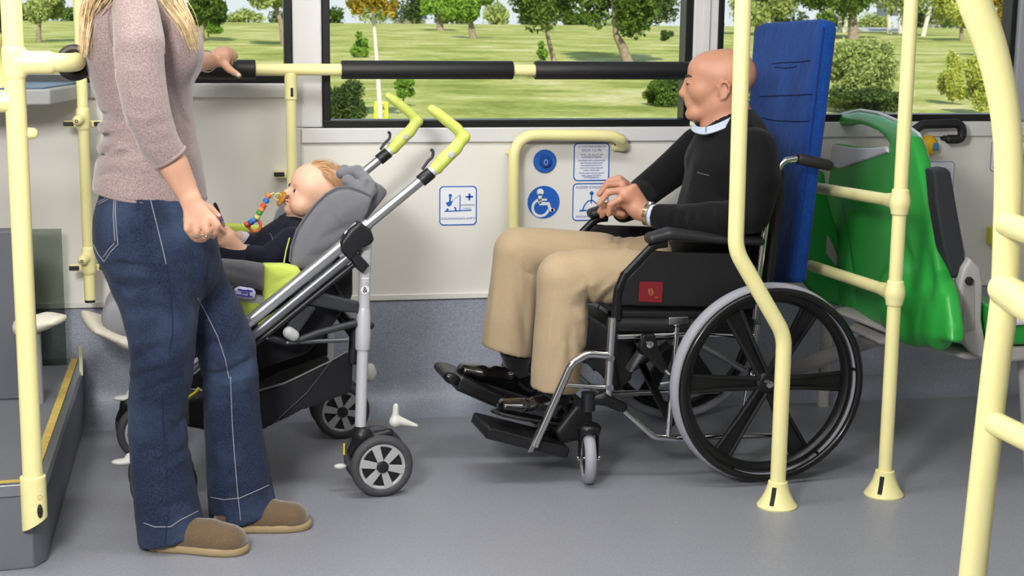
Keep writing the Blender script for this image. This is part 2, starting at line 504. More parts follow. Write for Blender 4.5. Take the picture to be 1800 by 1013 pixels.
# ------------------------------------------------------------ palette
YEL = mat('yellow_powder_coat', (238, 230, 166), 0.38, noise=(3, 0.03), bump=(260, 0.05, 0.001))
BLK = mat('black_rubber', (30, 30, 32), 0.5, bump=(300, 0.1, 0.001))
BLKG = mat('black_gloss', (20, 20, 22), 0.22)
WALLM = mat('white_wall_panel', (226, 223, 216), 0.45, noise=(1.3, 0.02), bump=(500, 0.06, 0.0006))
TRIMM = mat('pale_grey_trim', (214, 213, 212), 0.4, noise=(2, 0.02))
FRAMEM = mat('black_window_frame', (22, 23, 24), 0.35)
CHROME = mat('chrome', (205, 205, 208), 0.12, 1.0)
STEEL = mat('brushed_steel', (170, 172, 176), 0.3, 1.0, bump=(200, 0.08, 0.0005))
GREYP = mat('grey_plastic', (150, 152, 156), 0.45)

def vinyl(name, col, dark, light, rough=0.42):
    m = bpy.data.materials.new(name); m.use_nodes = True; nt = m.node_tree; L = nt.links; b = nt.nodes['Principled BSDF']
    b.inputs['Roughness'].default_value = rough
    tc = nt.nodes.new('ShaderNodeTexCoord')
    n = nt.nodes.new('ShaderNodeTexNoise'); n.inputs['Scale'].default_value = 330; n.inputs['Detail'].default_value = 3; n.inputs['Roughness'].default_value = 0.8
    L.new(tc.outputs['Object'], n.inputs['Vector'])
    r = nt.nodes.new('ShaderNodeValToRGB'); e = r.color_ramp.elements
    e[0].position = 0.33; e[0].color = rgb(*dark); e[1].position = 0.68; e[1].color = rgb(*light)
    k = r.color_ramp.elements.new(0.5); k.color = rgb(*col)
    L.new(n.outputs['Fac'], r.inputs['Fac'])
    n2 = nt.nodes.new('ShaderNodeTexNoise'); n2.inputs['Scale'].default_value = 1.6; n2.inputs['Detail'].default_value = 4
    L.new(tc.outputs['Object'], n2.inputs['Vector'])
    mx = nt.nodes.new('ShaderNodeMixRGB'); mx.blend_type = 'MULTIPLY'; mx.inputs['Fac'].default_value = 1
    r2 = nt.nodes.new('ShaderNodeValToRGB'); r2.color_ramp.elements[0].position = 0.3; r2.color_ramp.elements[0].color = (0.93, 0.93, 0.92, 1); r2.color_ramp.elements[1].position = 0.7
    L.new(n2.outputs['Fac'], r2.inputs['Fac']); L.new(r.outputs['Color'], mx.inputs['Color1']); L.new(r2.outputs['Color'], mx.inputs['Color2'])
    L.new(mx.outputs['Color'], b.inputs['Base Color'])
    bp = nt.nodes.new('ShaderNodeBump'); bp.inputs['Strength'].default_value = 0.25; bp.inputs['Distance'].default_value = 0.001
    L.new(n.outputs['Fac'], bp.inputs['Height']); L.new(bp.outputs['Normal'], b.inputs['Normal'])
    MATS[name] = m; return m
FLOORM = vinyl('speckled_grey_vinyl', (140, 142, 151), (122, 124, 133), (160, 162, 170))
COVEM = vinyl('speckled_blue_grey_vinyl', (150, 155, 170), (124, 129, 144), (180, 185, 198))

YW = 5.067
XL, XR, YB, ZC = -2.2, 4.2, -1.6, 2.35
def struct(o, **kw): o['kind'] = 'structure'; return o

# floor (flat part, then swept up the wall as a cove)
MB().add([(XL, YB, 0), (XR, YB, 0), (XR, YW-0.12, 0), (XL, YW-0.12, 0), (XL, YB, -0.06), (XR, YB, -0.06), (XR, YW-0.12, -0.06), (XL, YW-0.12, -0.06)],
         [(0, 1, 2, 3), (4, 7, 6, 5), (0, 4, 5, 1), (1, 5, 6, 2), (2, 6, 7, 3), (3, 7, 4, 0)]).build('floor', FLOORM)['kind'] = 'structure'
prof = [(YW-0.12, 0.0)]
for i in range(1, 9):
    a = PI/2*i/8; prof.append((YW-0.12+0.115*math.sin(a), 0.115*(1-math.cos(a))))
prof += [(YW-0.004, 0.369), (YW+0.03, 0.369), (YW+0.03, -0.06), (YW-0.12, -0.06)]
MB().prism([(XL, y, z) for y, z in prof], (XR-XL, 0, 0)).build('wall_lower', COVEM, angle=30)['kind'] = 'structure'

# back wall panels
def wallbox(name, x0, x1, z0, z1, y0=YW, y1=YW+0.05, m=WALLM, bev=0.0):
    o = MB().bx(x0, x1, y0, y1, z0, z1).build(name, m, bevel=bev); o['kind'] = 'structure'; return o
wallbox('wall_back', 0.30, 1.63, 0.372, 0.89)
wallbox('wall_back', XL, 0.2995, 0.372, 1.034)
wallbox('wall_back', 1.6305, XR, 0.372, 0.90)
wallbox('trim_1', XL, XR, 0.372, 0.392, YW-0.010, YW-0.0005, mat('white_edge_trim', (226, 224, 218), 0.4), 0.003)
wallbox('trim_2', 0.294, 1.63, 0.89, 0.938, YW-0.012, YW+0.06, TRIMM, 0.004)
wallbox('trim_3', XL, 0.274, 1.034, 1.08, YW-0.012, YW+0.06, TRIMM, 0.004)
wallbox('trim_4', 1.6305, XR, 0.90, 0.952, YW-0.012, YW+0.06, TRIMM, 0.004)
wallbox('wall_pillar_left', 0.270, 0.362, 0.94, ZC, YW-0.006, YW+0.09, TRIMM, 0.006)
wallbox('wall_pillar_left', 0.262, 0.293, 0.80, 0.9395, YW-0.004, YW+0.06, TRIMM, 0.004)
wallbox('wall_pillar_right', 1.586, 1.672, 0.953, ZC, YW-0.006, YW+0.09, TRIMM, 0.006)
wallbox('wall_pillar_right', 1.612, 1.640, 0.953, ZC, YW-0.016, YW-0.0065, TRIMM, 0.004)
wallbox('wall_right_panel', 2.745, XR, 0.953, ZC, YW-0.02, YW+0.09, mat('grey_wall_panel', (170, 172, 180), 0.45), 0.006)
wallbox('trim_5', 2.36, 2.385, 0.392, 0.90, YW-0.012, YW-0.0005, TRIMM, 0.003)

GLASS = bpy.data.materials.new('window_glass'); GLASS.use_nodes = True
_n = GLASS.node_tree; _n.nodes.clear()
_o = _n.nodes.new('ShaderNodeOutputMaterial'); _t = _n.nodes.new('ShaderNodeBsdfTransparent'); _g = _n.nodes.new('ShaderNodeBsdfGlossy'); _m = _n.nodes.new('ShaderNodeMixShader'); _f = _n.nodes.new('ShaderNodeFresnel')
_t.inputs['Color'].default_value = (0.93, 0.96, 0.95, 1); _g.inputs['Roughness'].default_value = 0.02; _f.inputs['IOR'].default_value = 1.3
_n.links.new(_f.outputs['Fac'], _m.inputs['Fac']); _n.links.new(_t.outputs['BSDF'], _m.inputs[1]); _n.links.new(_g.outputs['BSDF'], _m.inputs[2]); _n.links.new(_m.outputs['Shader'], _o.inputs['Surface'])

def window(n, x0, x1, z0, z1, fw=0.024, fb=0.022):
    r = empty('window_%d' % n, ((x0+x1)/2, YW+0.04, z0)); r['kind'] = 'structure'
    f = MB(); y0, y1 = YW-0.002, YW+0.07
    f.bx(x0, x1, y0, y1, z0, z0+fb); f.bx(x0, x1, y0, y1, z1-0.04, z1)
    f.bx(x0, x0+fw, y0, y1, z0+fb, z1-0.04); f.bx(x1-fw, x1, y0, y1, z0+fb, z1-0.04)
    f.build('window_frame', FRAMEM, r, bevel=0.002)
    MB().bx(x0+fw*0.5, x1-fw*0.5, YW+0.03, YW+0.036, z0+fb*0.5, z1-0.02).build('glass_pane', GLASS, r, smooth=False)
window(1, XL, 0.268, 1.082, 2.05)
window(2, 0.364, 1.584, 0.940, 2.05)
window(3, 1.674, 2.742, 0.954, 2.05, fw=0.018)
wallbox('wall_back', XL, XR, 2.052, ZC)

# ceiling with the vehicle's lamp strips, closing the saloon above
MB().bx(XL, XR, YB, YW+0.09, ZC, ZC+0.05).build('ceiling', mat('ceiling_panel', (232, 232, 230), 0.6))['kind'] = 'structure'
MB().bx(XL-0.05, XL, YB, YW+0.09, 0, ZC).build('wall_left', WALLM)['kind'] = 'structure'
MB().bx(XR, XR+0.05, YB, YW+0.09, 0, ZC).build('wall_right', WALLM)['kind'] = 'structure'

MB().bx(XL, XR, YB-0.05, YB, 0, ZC).build('fill_blocking_wall', WALLM)['kind'] = 'structure'  # added out of view behind the camera to keep sky fill out

# ------------------------------------------------------------ raised platform on the left
A0 = np.array([-0.405, 3.77]); ZP = 0.205
pB = G(40, 850, ZP)[:2]; pC = G(0, 862, ZP)[:2]; pF = G(35, 1013, 0)[:2]
dF = unit(pF-A0); pB = A0+dF*np.linalg.norm(pB-A0); pC2 = pB + np.array([-1.0, -0.12])
foot = [A0, pB, pC2, np.array([XL+0.01, pC2[1]]), np.array([XL+0.01, YW-0.008]), np.array([-0.405, YW-0.008])]
PLATM = vinyl('platform_grey_vinyl', (112, 114, 122), (100, 102, 110), (128, 130, 138))
t = empty('raised_platform', (-0.8, 4.3, 0), 'grey raised seat platform with a metal and yellow edge at the left', 'platform')
MB().prism([(p[0], p[1], 0.0) for p in foot], (0, 0, ZP)).build('base', mat('platform_side', (104, 106, 114), 0.4, bump=(40, 0.1, 0.001)), t, bevel=0.004)
MB().prism([(p[0], p[1], ZP+0.0005) for p in foot], (0, 0, 0.004)).build('platform_top', PLATM, t)
edge = round_path([(-0.405, YW-0.02, 0), (-0.405, 3.77, 0), (*pB, 0), (*pC2, 0)], 0.05)
def offset_strip(path, o0, o1, z0, z1):
    m = MB(); rows = []
    for i, p in enumerate(path):
        tdir = unit(path[min(i+1, len(path)-1)]-path[max(i-1, 0)]); nrm = np.array([tdir[1], -tdir[0], 0])   # to the left of travel
        rows.append([p+nrm*o0+np.array([0, 0, z0]), p+nrm*o1+np.array([0, 0, z0]), p+nrm*o1+np.array([0, 0, z1]), p+nrm*o0+np.array([0, 0, z1])])
    return m.ringtube(rows)
offset_strip(edge, -0.006, 0.014, ZP-0.022, ZP+0.007).build('edge_trim', STEEL, t, bevel=0.002)
offset_strip(edge, 0.015, 0.036, ZP+0.001, ZP+0.0075).build('warning_strip', mat('worn_yellow_strip', (205, 178, 92), 0.5, noise=(60, 0.15)), t)
o = MB().bx(-0.402, -0.392, 4.86, 4.872, 0.20, 0.29).build('edge_cap', mat('cream_cap', (230, 226, 190), 0.4), t)

# pane in place of a glass reflection, tinted box behind it, shelf above
REFL_TINT = bpy.data.materials.new('reflection_tint'); REFL_TINT.use_nodes = True
_n = REFL_TINT.node_tree; _n.nodes.clear()
_o = _n.nodes.new('ShaderNodeOutputMaterial'); _t = _n.nodes.new('ShaderNodeBsdfTransparent'); _g = _n.nodes.new('ShaderNodeBsdfGlossy'); _m = _n.nodes.new('ShaderNodeMixShader'); _f = _n.nodes.new('ShaderNodeFresnel')
_t.inputs['Color'].default_value = (0.62, 0.66, 0.63, 1); _g.inputs['Roughness'].default_value = 0.03; _f.inputs['IOR'].default_value = 1.22
_n.links.new(_f.outputs['Fac'], _m.inputs['Fac']); _n.links.new(_t.outputs['BSDF'], _m.inputs[1]); _n.links.new(_g.outputs['BSDF'], _m.inputs[2]); _n.links.new(_m.outputs['Shader'], _o.inputs['Surface'])
pr = atY(108, 402, 4.97)
o = MB().bx(-1.3, pr[0], 4.965, 4.971, ZP+0.005, pr[2]).build('reflection_pane', REFL_TINT)
tag(o, 'smoked pane standing in for a reflection in glass, against the white wall behind the left front pole', 'reflection')
t = empty('seat_reflection', atY(84, 585, 4.5), 'cream solid form standing in for the reflection of the tip-up seat, just right of the left front pole', 'seat_reflection')  # solid form added in place of the tip-up seat's mirror image in glass
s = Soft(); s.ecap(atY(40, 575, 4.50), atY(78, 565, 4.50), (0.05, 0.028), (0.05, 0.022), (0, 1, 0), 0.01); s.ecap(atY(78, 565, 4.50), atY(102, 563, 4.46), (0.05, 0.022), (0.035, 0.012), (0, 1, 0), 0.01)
s.build('seat_reflection_pad', mat('cream_plastic', (222, 216, 200), 0.35), t, h=0.005)
MB().rod(atY(60, 578, 4.5), (atY(60, 578, 4.5)[0], 4.5, ZP), 0.018).build('seat_reflection_post', GREYP, t)
pd = atY(33, 402, 4.6)
o = MB().bx(-1.5, pd[0], 4.55, 4.62, ZP+0.005, pd[2]).build('partition_board', mat('slate_partition', (92, 94, 102), 0.45), bevel=0.004)
tag(o, 'dark slate grey partition board at the far left behind the front pole', 'partition')
s0 = atY(158, 152, YW-0.005); s1 = atY(95, 149, YW-0.3)
zt = 1.085
sh = [G(158, 150, zt), G(93, 148, zt), G(-10, 160, zt), G(-10, 150, zt), G(60, 143, zt)]
pts = [np.array([0.02-0.405-0.03, YW-0.02, zt])]
x1 = atY(160, 160, YW-0.02)[0]; x0 = atY(90, 160, 4.75)[0]
poly = [(x1, YW-0.014, zt), (x0, 4.72, zt), (-1.6, 4.45, zt), (-1.6, YW-0.014, zt)]
t = empty('side_shelf', (-0.8, 4.9, 1.03), 'grey tapering shelf with a blue top under the left window', 'shelf')
MB().prism([(a, b, c-0.05) for a, b, c in poly], (0, 0, 0.046)).build('shelf_body', mat('shelf_grey', (150, 151, 150), 0.5), t, bevel=0.006)
MB().prism([(a-0.02, b+0.003, c-0.0035) for a, b, c in poly[:3]] + [(-1.6, YW-0.02, zt-0.0035)], (0, 0, 0.004)).build('shelf_top', mat('shelf_blue_top', (78, 102, 124), 0.4), t)

# tip-up seat partly behind the woman
t = empty('tip_up_seat', atY(190, 570, 4.83), 'cream tip-up seat with a grey cushion roll low on the wall left of the woman', 'seat')
s = Soft(); yy = 4.82
def tp(px, py, y): return atY(px, py, y)
s.ecap(tp(158, 566, yy-0.06), tp(222, 590, yy-0.02), (0.10, 0.018), (0.12, 0.030), (0, 1, 0), 0.01)
s.ecap(tp(222, 590, yy), tp(330, 600, yy), (0.12, 0.030), (0.12, 0.03), (0, 1, 0), 0.01)
s.build('seat_shell', mat('cream_plastic', (222, 216, 200), 0.35), t, h=0.006)
MB().lathe(tp(212, 561, yy-0.13), (0, 1, 0), [(0, 0.02), (0.004, 0.042), (0.012, 0.053), (0.02, 0.057), (0.24, 0.057), (0.25, 0.04)], 32).build('cushion', mat('grey_cushion', (150, 150, 155), 0.6), t)

# ------------------------------------------------------------ handrails
def pole_thing(label, base, name='handrail_pole', group=None):
    return empty(name, base, label, 'handrail', group)
def vsect(p, q): return [p, q]

# left front pole on the platform corner
b = atY(57.5, 834, 3.725); xx = b[0]
t = pole_thing('thick yellow pole at the far left, socketed to the platform corner', (xx, 3.725, 0.11))
MB().rod((xx, 3.725, 0.22), (xx, 3.725, ZC), 0.0235, seg=24).build('pole', YEL, t)
sk = MB().tube([(xx, 3.725, 0.112), (xx, 3.725, 0.228), (xx, 3.725, 0.2305)], [0.030, 0.030, 0.027], 28)
o = sk.build('socket', YEL, t, bevel=0.001)
for v in o.data.vertices:                                        # slanted lower end
    if v.co.z < 0.02: v.co.z += (v.co.x)*0.55
MB().box((xx-0.016, 3.755, 0.17), (0.02, 0, 0), (0, 0.02, 0), (0, 0, 0.035)).build('socket_bracket', YEL, t, bevel=0.004)
q = Soft().ell((xx+0.0155, 3.725-0.0265, 0.150), (0.0065, 0.006, 0.018), k=0); q.build('black_insert', BLK, t, h=0.002)
MB().torus((xx+0.0165, 3.725-0.0255, 0.184), (0.5, -0.85, 0), 0.005, 0.001, 20, 6).build('screw', mat('dull_yellow', (205, 190, 110), 0.4), t)
j = atY(38, 110, 3.725)
s = Soft().cone((j[0]-0.0, 3.725, j[2]), (j[0]+0.058, 3.725, j[2]), 0.0265, 0.0265, 0.006)
s.cone((xx, 3.725, j[2]-0.025), (xx, 3.725, j[2]+0.025), 0.0265, 0.0265, 0.008)
s.build('joint', YEL, t, h=0.004)
# knob low on the pole and stub rail leaving the frame
k1 = atY(45, 235, 3.725)
Soft().cone((xx+0.01, 3.735, k1[2]), (xx+0.033, 3.735, k1[2]), 0.015, 0.013, 0.004).build('knob', YEL, t, h=0.003)
k2 = atY(20, 178, 3.725)
MB().tube([(xx-0.01, 3.725, k2[2]), (xx-0.30, 3.725, k2[2]-0.0)], 0.0255, 20).build('side_rail', YEL, t)
MB().tube([(-0.46, 3.74, 1.14), (-0.47, 3.74, 1.22), (-0.465, 3.74, 1.26)], 0.016, 14).build('side_loop', YEL, t)

# long rail: from the left pole, back to the wall and along the windows
ZR = 1.128; YR = 4.955
c0 = np.array([j[0]+0.055, 3.725, j[2]])
ring_c = atY(131, 110, 3.86)
t = empty('window_rail', (0.5, YR, ZR), 'long yellow handrail with black foam sleeves running in front of the windows', 'handrail')
elb = smooth_path([c0-np.array([0.02, 0, 0]), c0+np.array([0.02, 0.002, 0]), c0+np.array([0.048, 0.03, -0.001]), c0+np.array([0.058, 0.075, -0.001]), ring_c+np.array([0.0, 0.02, 0])], 8)
pad0 = smooth_path([ring_c, ring_c+np.array([0.02, 0.25, -0.02]), (-0.16, 4.70, 1.150), (-0.08, 4.88, 1.134), (0.02, YR-0.005, ZR), (0.10, YR, ZR)], 10)
MB().tube(elb+pad0[1:], 0.0215, 20).build('rail', YEL, t)
def railx(px): return atY(px, 122, YR)[0]
MB().tube([(0.08, YR, ZR), (railx(1260), YR, ZR), (railx(1330), YR, ZR), (railx(1420), YR, ZR)], 0.0185, 20).build('rail', YEL, t)
xs = railx(449)
pad0 = [p for p in pad0 if p[0] < xs-0.03] + [np.array([xs, YR, ZR])]
MB().tube(pad0, 0.030, 24).build('foam_sleeve', BLK, t, bevel=0.003)
MB().torus(ring_c+np.array([0.0, -0.003, 0]), pad0[1]-pad0[0], 0.034, 0.009, 32, 10, r2=0.012).build('collar', mat('dark_brown_collar', (52, 46, 46), 0.45), t)
for a, bq in ((600, 901), (940, 1215)):
    MB().tube([(railx(a), YR, ZR), (railx(a)+0.003, YR, ZR), (railx(bq)-0.003, YR, ZR), (railx(bq), YR, ZR)], [0.0275, 0.029, 0.029, 0.0275], 26).build('foam_sleeve', BLK, t)

def bracket_bar(parent, cx, y, z, half, m=YEL):
    MB().bx(cx-half, cx+half, y+0.004, y+0.020, z-0.009, z+0.009).build('wall_bracket', m, parent, bevel=0.003)
    for sgn in (-1, 1):
        if half > 0.03: MB().bx(cx+sgn*half*0.98-0.016, cx+sgn*half*0.98+0.010, y-0.002, y+0.003, z-0.007, z+0.007).build('rubber_pad', BLK, parent, bevel=0.002)

# stanchion under the rail behind the baby
x5 = atY(511, 140, YR)[0]
t = pole_thing('slim yellow stanchion dropping from the window rail behind the baby', (x5, YR, 0.62))
zb = 0.60
MB().rod((x5, YR, zb), (x5, YR, ZR-0.01), 0.0165, seg=20).build('pole', YEL, t)
MB().tube([(x5, YR, ZR-0.092), (x5, YR, ZR-0.088), (x5, YR, ZR-0.012)], [0.0195, 0.0195, 0.0195], 20).build('joint', YEL, t, bevel=0.001)
MB().bx(x5-0.002, x5+0.006, YR-0.0215, YR-0.016, ZR-0.082, ZR-0.055).build('black_insert', BLK, t, bevel=0.001)
zz = atY(490, 305, YW-0.02)
MB().bx(zz[0]-0.016, x5, YR+0.02, YW-0.001, zz[2]-0.007, zz[2]+0.007).build('wall_bracket', YEL, t, bevel=0.003)
MB().bx(zz[0]-0.018, zz[0]+0.014, YR+0.012, YR+0.0205, zz[2]-0.001, zz[2]+0.012).build('rubber_pad', BLK, t, bevel=0.002)

# back left pole with two wall brackets
YP = 4.93
xb = atY(158, 527, YP)[0]; zb = atY(158, 527, YP)[2]
t = pole_thing('slim yellow pole with two wall brackets behind the woman at the left', (xb, YP, zb))
MB().rod((xb, YP, zb), (xb, YP, ZC), 0.0165, seg=20).build('pole', YEL, t)
MB().tube([(xb, YP, zb-0.008), (xb, YP, zb-0.0005)], 0.0155, 20).build('end_cap', BLK, t)
for py, ky in ((219, 208), (473, 452)):
    z = atY(150, py, YP)[2]; zk = atY(150, ky, YP)[2]
    hb = 0.058
    MB().bx(xb-hb, xb+hb, YP+0.02, YW-0.001 if False else YP+0.036, z-0.010, z+0.010).build('wall_bracket', YEL, t, bevel=0.003)
    MB().bx(xb-0.012, xb+0.012, YP+0.030, YW-0.0005, z-0.010, z+0.010).build('wall_bracket', YEL, t)
    for sg in (-1, 1):
        MB().bx(xb+sg*0.045-0.015, xb+sg*0.045+0.015, YP+0.014, YP+0.0195, z-0.006, z+0.007).build('rubber_pad', BLK, t, bevel=0.002)
    s = Soft().cone((xb, YP, z-0.005), (xb, YP, zk+0.02), 0.021, 0.021, 0.008).cone((xb-0.004, YP, zk), (xb-0.014, YP-0.035, zk-0.004), 0.018, 0.0155, 0.006)
    s.build('joint', YEL, t, h=0.0035)
    MB().torus((xb-0.0155, YP-0.051, zk-0.005), (0.3, 1, 0.1), 0.004, 0.0012, 16, 6).build('screw', BLK, t)

# wall grab bar
t = empty('wall_grab_bar', (atY(903, 385, YW)[0], YW-0.06, 0.6), 'yellow curved grab bar looping round the blue wheelchair signs', 'handrail')
Yg = YW-0.065
gp = [atY(903, 470, Yg), atY(903, 330, Yg), atY(903, 245, Yg), atY(1000, 239, Yg), atY(1093, 240, Yg)]
path = round_path([gp[0], gp[1], atY(904, 237, Yg), atY(1000, 238, Yg)], 0.085, 10)[:-1]
path += [atY(1040, 238, Yg), atY(1075, 239, Yg), atY(1090, 245, Yg+0.005), atY(1093, 252, Yg+0.022)]
MB().tube(path, 0.0185, 22).build('bar', YEL, t)
e1 = atY(1090, 254, YW-0.001)
s = Soft().cone(atY(1091, 246, Yg+0.01), (e1[0], YW-0.03, e1[2]), 0.0195, 0.020, 0.008).cone((e1[0], YW-0.035, e1[2]), (e1[0]-0.022, YW-0.015, e1[2]-0.008), 0.017, 0.013, 0.008)
s.build('mount', YEL, t, h=0.0035)
ee = atY(1081, 254, YW-0.03)
MB().ball((ee[0], YW-0.036, ee[2]), (0.004, 0.003, 0.004)).build('screw', BLK, t)
e2 = atY(893, 268, YW-0.02)
Soft().cone((e2[0], YW-0.02, e2[2]), (e2[0]+0.01, Yg, e2[2]), 0.009, 0.011, 0.004).build('mount', YEL, t, h=0.003)

# bent pole in front of the wheelchair
Yp = 3.896
def bp(px, py): return atY(px, py, Yp)
foot1 = bp(1366, 880)
lx = foot1[0]
zl = bp(1378, 590)[2]; zu = bp(1293, 440)[2]; ux = bp(1293, 440)[0]
t = pole_thing('yellow pole with a double bend standing in front of the wheelchair', (lx, Yp, 0))
path = round_path([(lx, Yp, 0.02), (lx, Yp, zl), (ux, Yp, zu), (ux-0.012, Yp, ZC)], 0.12, 10)
MB().tube(path, 0.0212, 24).build('pole', YEL, t)
def floor_foot(t, x, y, a=0.6):
    MB().lathe((x, y, 0), (0, 0, 1), [(0, 0.054), (0.004, 0.055), (0.02, 0.044), (0.045, 0.032), (0.066, 0.0265), (0.070, 0.0265), (0.072, 0.022)], 40).build('foot', YEL, t)
    d = unit((-0.62, -0.78, 0)); dn = unit((-0.72, -0.62, 0))
    pts = [np.array((x, y, 0))+d*0.0485+np.array((0, 0, 0.014)), np.array((x, y, 0))+d*0.036+np.array((0, 0, 0.036)), np.array((x, y, 0))+d*0.0285+np.array((0, 0, 0.060))]
    MB().tube(pts, 0.0062, 8).build('black_insert', BLK, t)
floor_foot(t, lx, Yp)

# straight pole with two rails
Y2 = 3.945
f2 = atY(1553, 862, Y2); x2 = atY(1555, 840, Y2)[0]
t = pole_thing('straight yellow pole with two branching rails beside the green seats', (x2, Y2, 0))
MB().rod((x2, Y2, 0.02), (x2, Y2, ZC), 0.0190, seg=24).build('pole', YEL, t)
floor_foot(t, x2, Y2)
for (py, far) in ((355, (1440, 331)), (515, (1425, 467))):
    z = atY(1585, py, Y2)[2]
    fe = atY(far[0], far[1], 4.62)
    a = np.array((x2, Y2, z)); dr = unit(fe-a)
    s = Soft().cone(a-np.array([0, 0, 0.028]), a+np.array([0, 0, 0.028]), 0.0235, 0.0235, 0.006).cone(a, a+dr*0.10, 0.026, 0.018, 0.014)
    s.cut(a-np.array([0, 0, 0.036]), (0, 0, -1)).cut(a+np.array([0, 0, 0.036]), (0, 0, 1))
    s.build('joint', YEL, t, h=0.0035)
    MB().tube([a+dr*0.05, fe-dr*0.0], 0.0172, 20).build('rail', YEL, t)

# big foreground pole, right
Yf = 2.6
cp = [(1700, -60), (1712, 0), (1738, 70), (1756, 140), (1768, 210), (1773, 290), (1771, 400), (1766, 520), (1751, 640), (1735, 780), (1710, 1010), (1700, 1100), (1690, 1190)]
path = smooth_path([atY(a, b_, Yf) for a, b_ in cp], 6)
path = [p for p in path if p[2] > 0.0]
t = empty('curved_handrail', (path[-1][0], Yf, 0), 'large curved yellow handrail in the right foreground with rails leaving the frame', 'handrail')
MB().tube(path+[np.array([path[-1][0], Yf, 0.0])], [0.0255 if p[2] < 1.15 else 0.0255+(p[2]-1.15)*0.018 for p in path]+[0.0255], 28).build('pole', YEL, t)
for (p0, p1, r) in (((1768, 393), (1830, 415), 0.022), ((1762, 512), (1830, 556), 0.026), ((1745, 742), (1860, 800), 0.022)):
    a = atY(*p0, Yf-0.015); bq = atY(*p1, Yf-0.15)
    MB().tube([a, bq+(bq-a)*1.2], r, 20).build('rail', YEL, t)
a = atY(1764, 508, Yf-0.02); bq = atY(1795, 528, Yf-0.08)
Soft().cone(a, bq, 0.0285, 0.031, 0.01).build('joint', YEL, t, h=0.005)
# ------------------------------------------------------------ stickers and signs on the back wall
BLUE = mat('sign_blue', (38, 98, 190), 0.4)
BLUED = mat('sign_deep_blue', (22, 70, 150), 0.35)
INK = mat('sign_ink', (120, 132, 180), 0.5)
PAPER = mat('sign_white', (232, 234, 240), 0.4)
WX, WZ = np.array([1.0, 0, 0]), np.array([0, 0, 1.0])
def wall_sign(px0, py0, px1, py1, label, cat='sign', yoff=0.0, border=0.0035, bm_=BLUE, r=0.014):
    a = atY(px0, (py0+py1)/2, YW); b = atY(px1, (py0+py1)/2, YW); cx = (px0+px1)/2
    top = atY(cx, py0, YW); bot = atY(cx, py1, YW)
    w = b[0]-a[0]; h = top[2]-bot[2]; c = np.array([(a[0]+b[0])/2, YW-0.0012-yoff, (top[2]+bot[2])/2])
    t = empty('sign', (c[0], c[1], bot[2]), label, cat)
    P = [c+WX*x+WZ*z for x, z in rrect(w, h, r)]
    MB().prism(P, (0, 0.0010, 0)).build('plate', PAPER, t, smooth=False)
    Pi = [c+WX*x+WZ*z for x, z in rrect(w-2*border, h-2*border, r-border*0.6)]
    m = MB(); rows = []
    for Q, y in ((P, -0.0009), (Pi, -0.0009), (Pi, -0.0002), (P, -0.0002)): rows.append([q+np.array([0, y, 0]) for q in Q])
    m.ringtube(rows, False, True).build('border', bm_, t, smooth=False)
    def at(u, v): return c+WX*(u-0.5)*w+WZ*(0.5-v)*h+np.array([0, -0.0006, 0])
    return t, at, w, h
def wline(t, pts, th, m=None, name='pictogram'):
    P = [np.array(p) for p in pts]
    b = MB()
    b.tube(P, th/2, 8, flat=0.25, side=None) if False else None
    # flat ribbon
    L_, R_ = [], []
    for i, p in enumerate(P):
        d = unit(P[min(i+1, len(P)-1)]-P[max(i-1, 0)]); n = np.array([-d[2], 0, d[0]])
        L_.append(p+n*th/2); R_.append(p-n*th/2)
    rows = [[l, r_, r_+np.array([0, -0.0006, 0]), l+np.array([0, -0.0006, 0])] for l, r_ in zip(L_, R_)]
    return MB().ringtube(rows).build(name, m or BLUE, t, smooth=False)
def wdisc(t, c, r, m=None, name='pictogram', th=0.0006, seg=40):
    return MB().lathe(c, (0, -1, 0), [(0, r), (th, r)], seg).build(name, m or BLUE, t, smooth=False)

t, at, w, h = wall_sign(772, 327, 838, 396, 'white square sticker with a blue pushchair pictogram on the wall right of the stroller')
wline(t, [at(.14, .64), at(.86, .62)], 0.0035)
wline(t, [at(.55, .23), at(.55, .62)], 0.003)
wline(t, [at(.36, .36), at(.52, .24)], 0.0012, INK)
MB().prism([at(.17, .42), at(.36, .37), at(.31, .49), at(.25, .52), at(.20, .48)], (0, -0.0007, 0)).build('pictogram', BLUE, t, smooth=False)
wline(t, [at(.28, .40), at(.29, .28)], 0.006); wdisc(t, at(.29, .24), 0.0055)
wline(t, [at(.20, .63), at(.23, .57)], 0.006); wline(t, [at(.44, .63), at(.43, .56), at(.40, .54)], 0.005)
wline(t, [at(.70, .28), at(.90, .275)], 0.006); wline(t, [at(.80, .19), at(.80, .365)], 0.006)
text_mesh('prestationa', 'lettering', at(.76, .48), WX, WZ, 0.010, INK, t); text_mesh('vorment', 'lettering', at(.73, .565), WX, WZ, 0.008, INK, t)
text_mesh('KASILIMANASIAN-AMPTA', 'lettering', at(.5, .83), WX, WZ, 0.0108, INK, t)

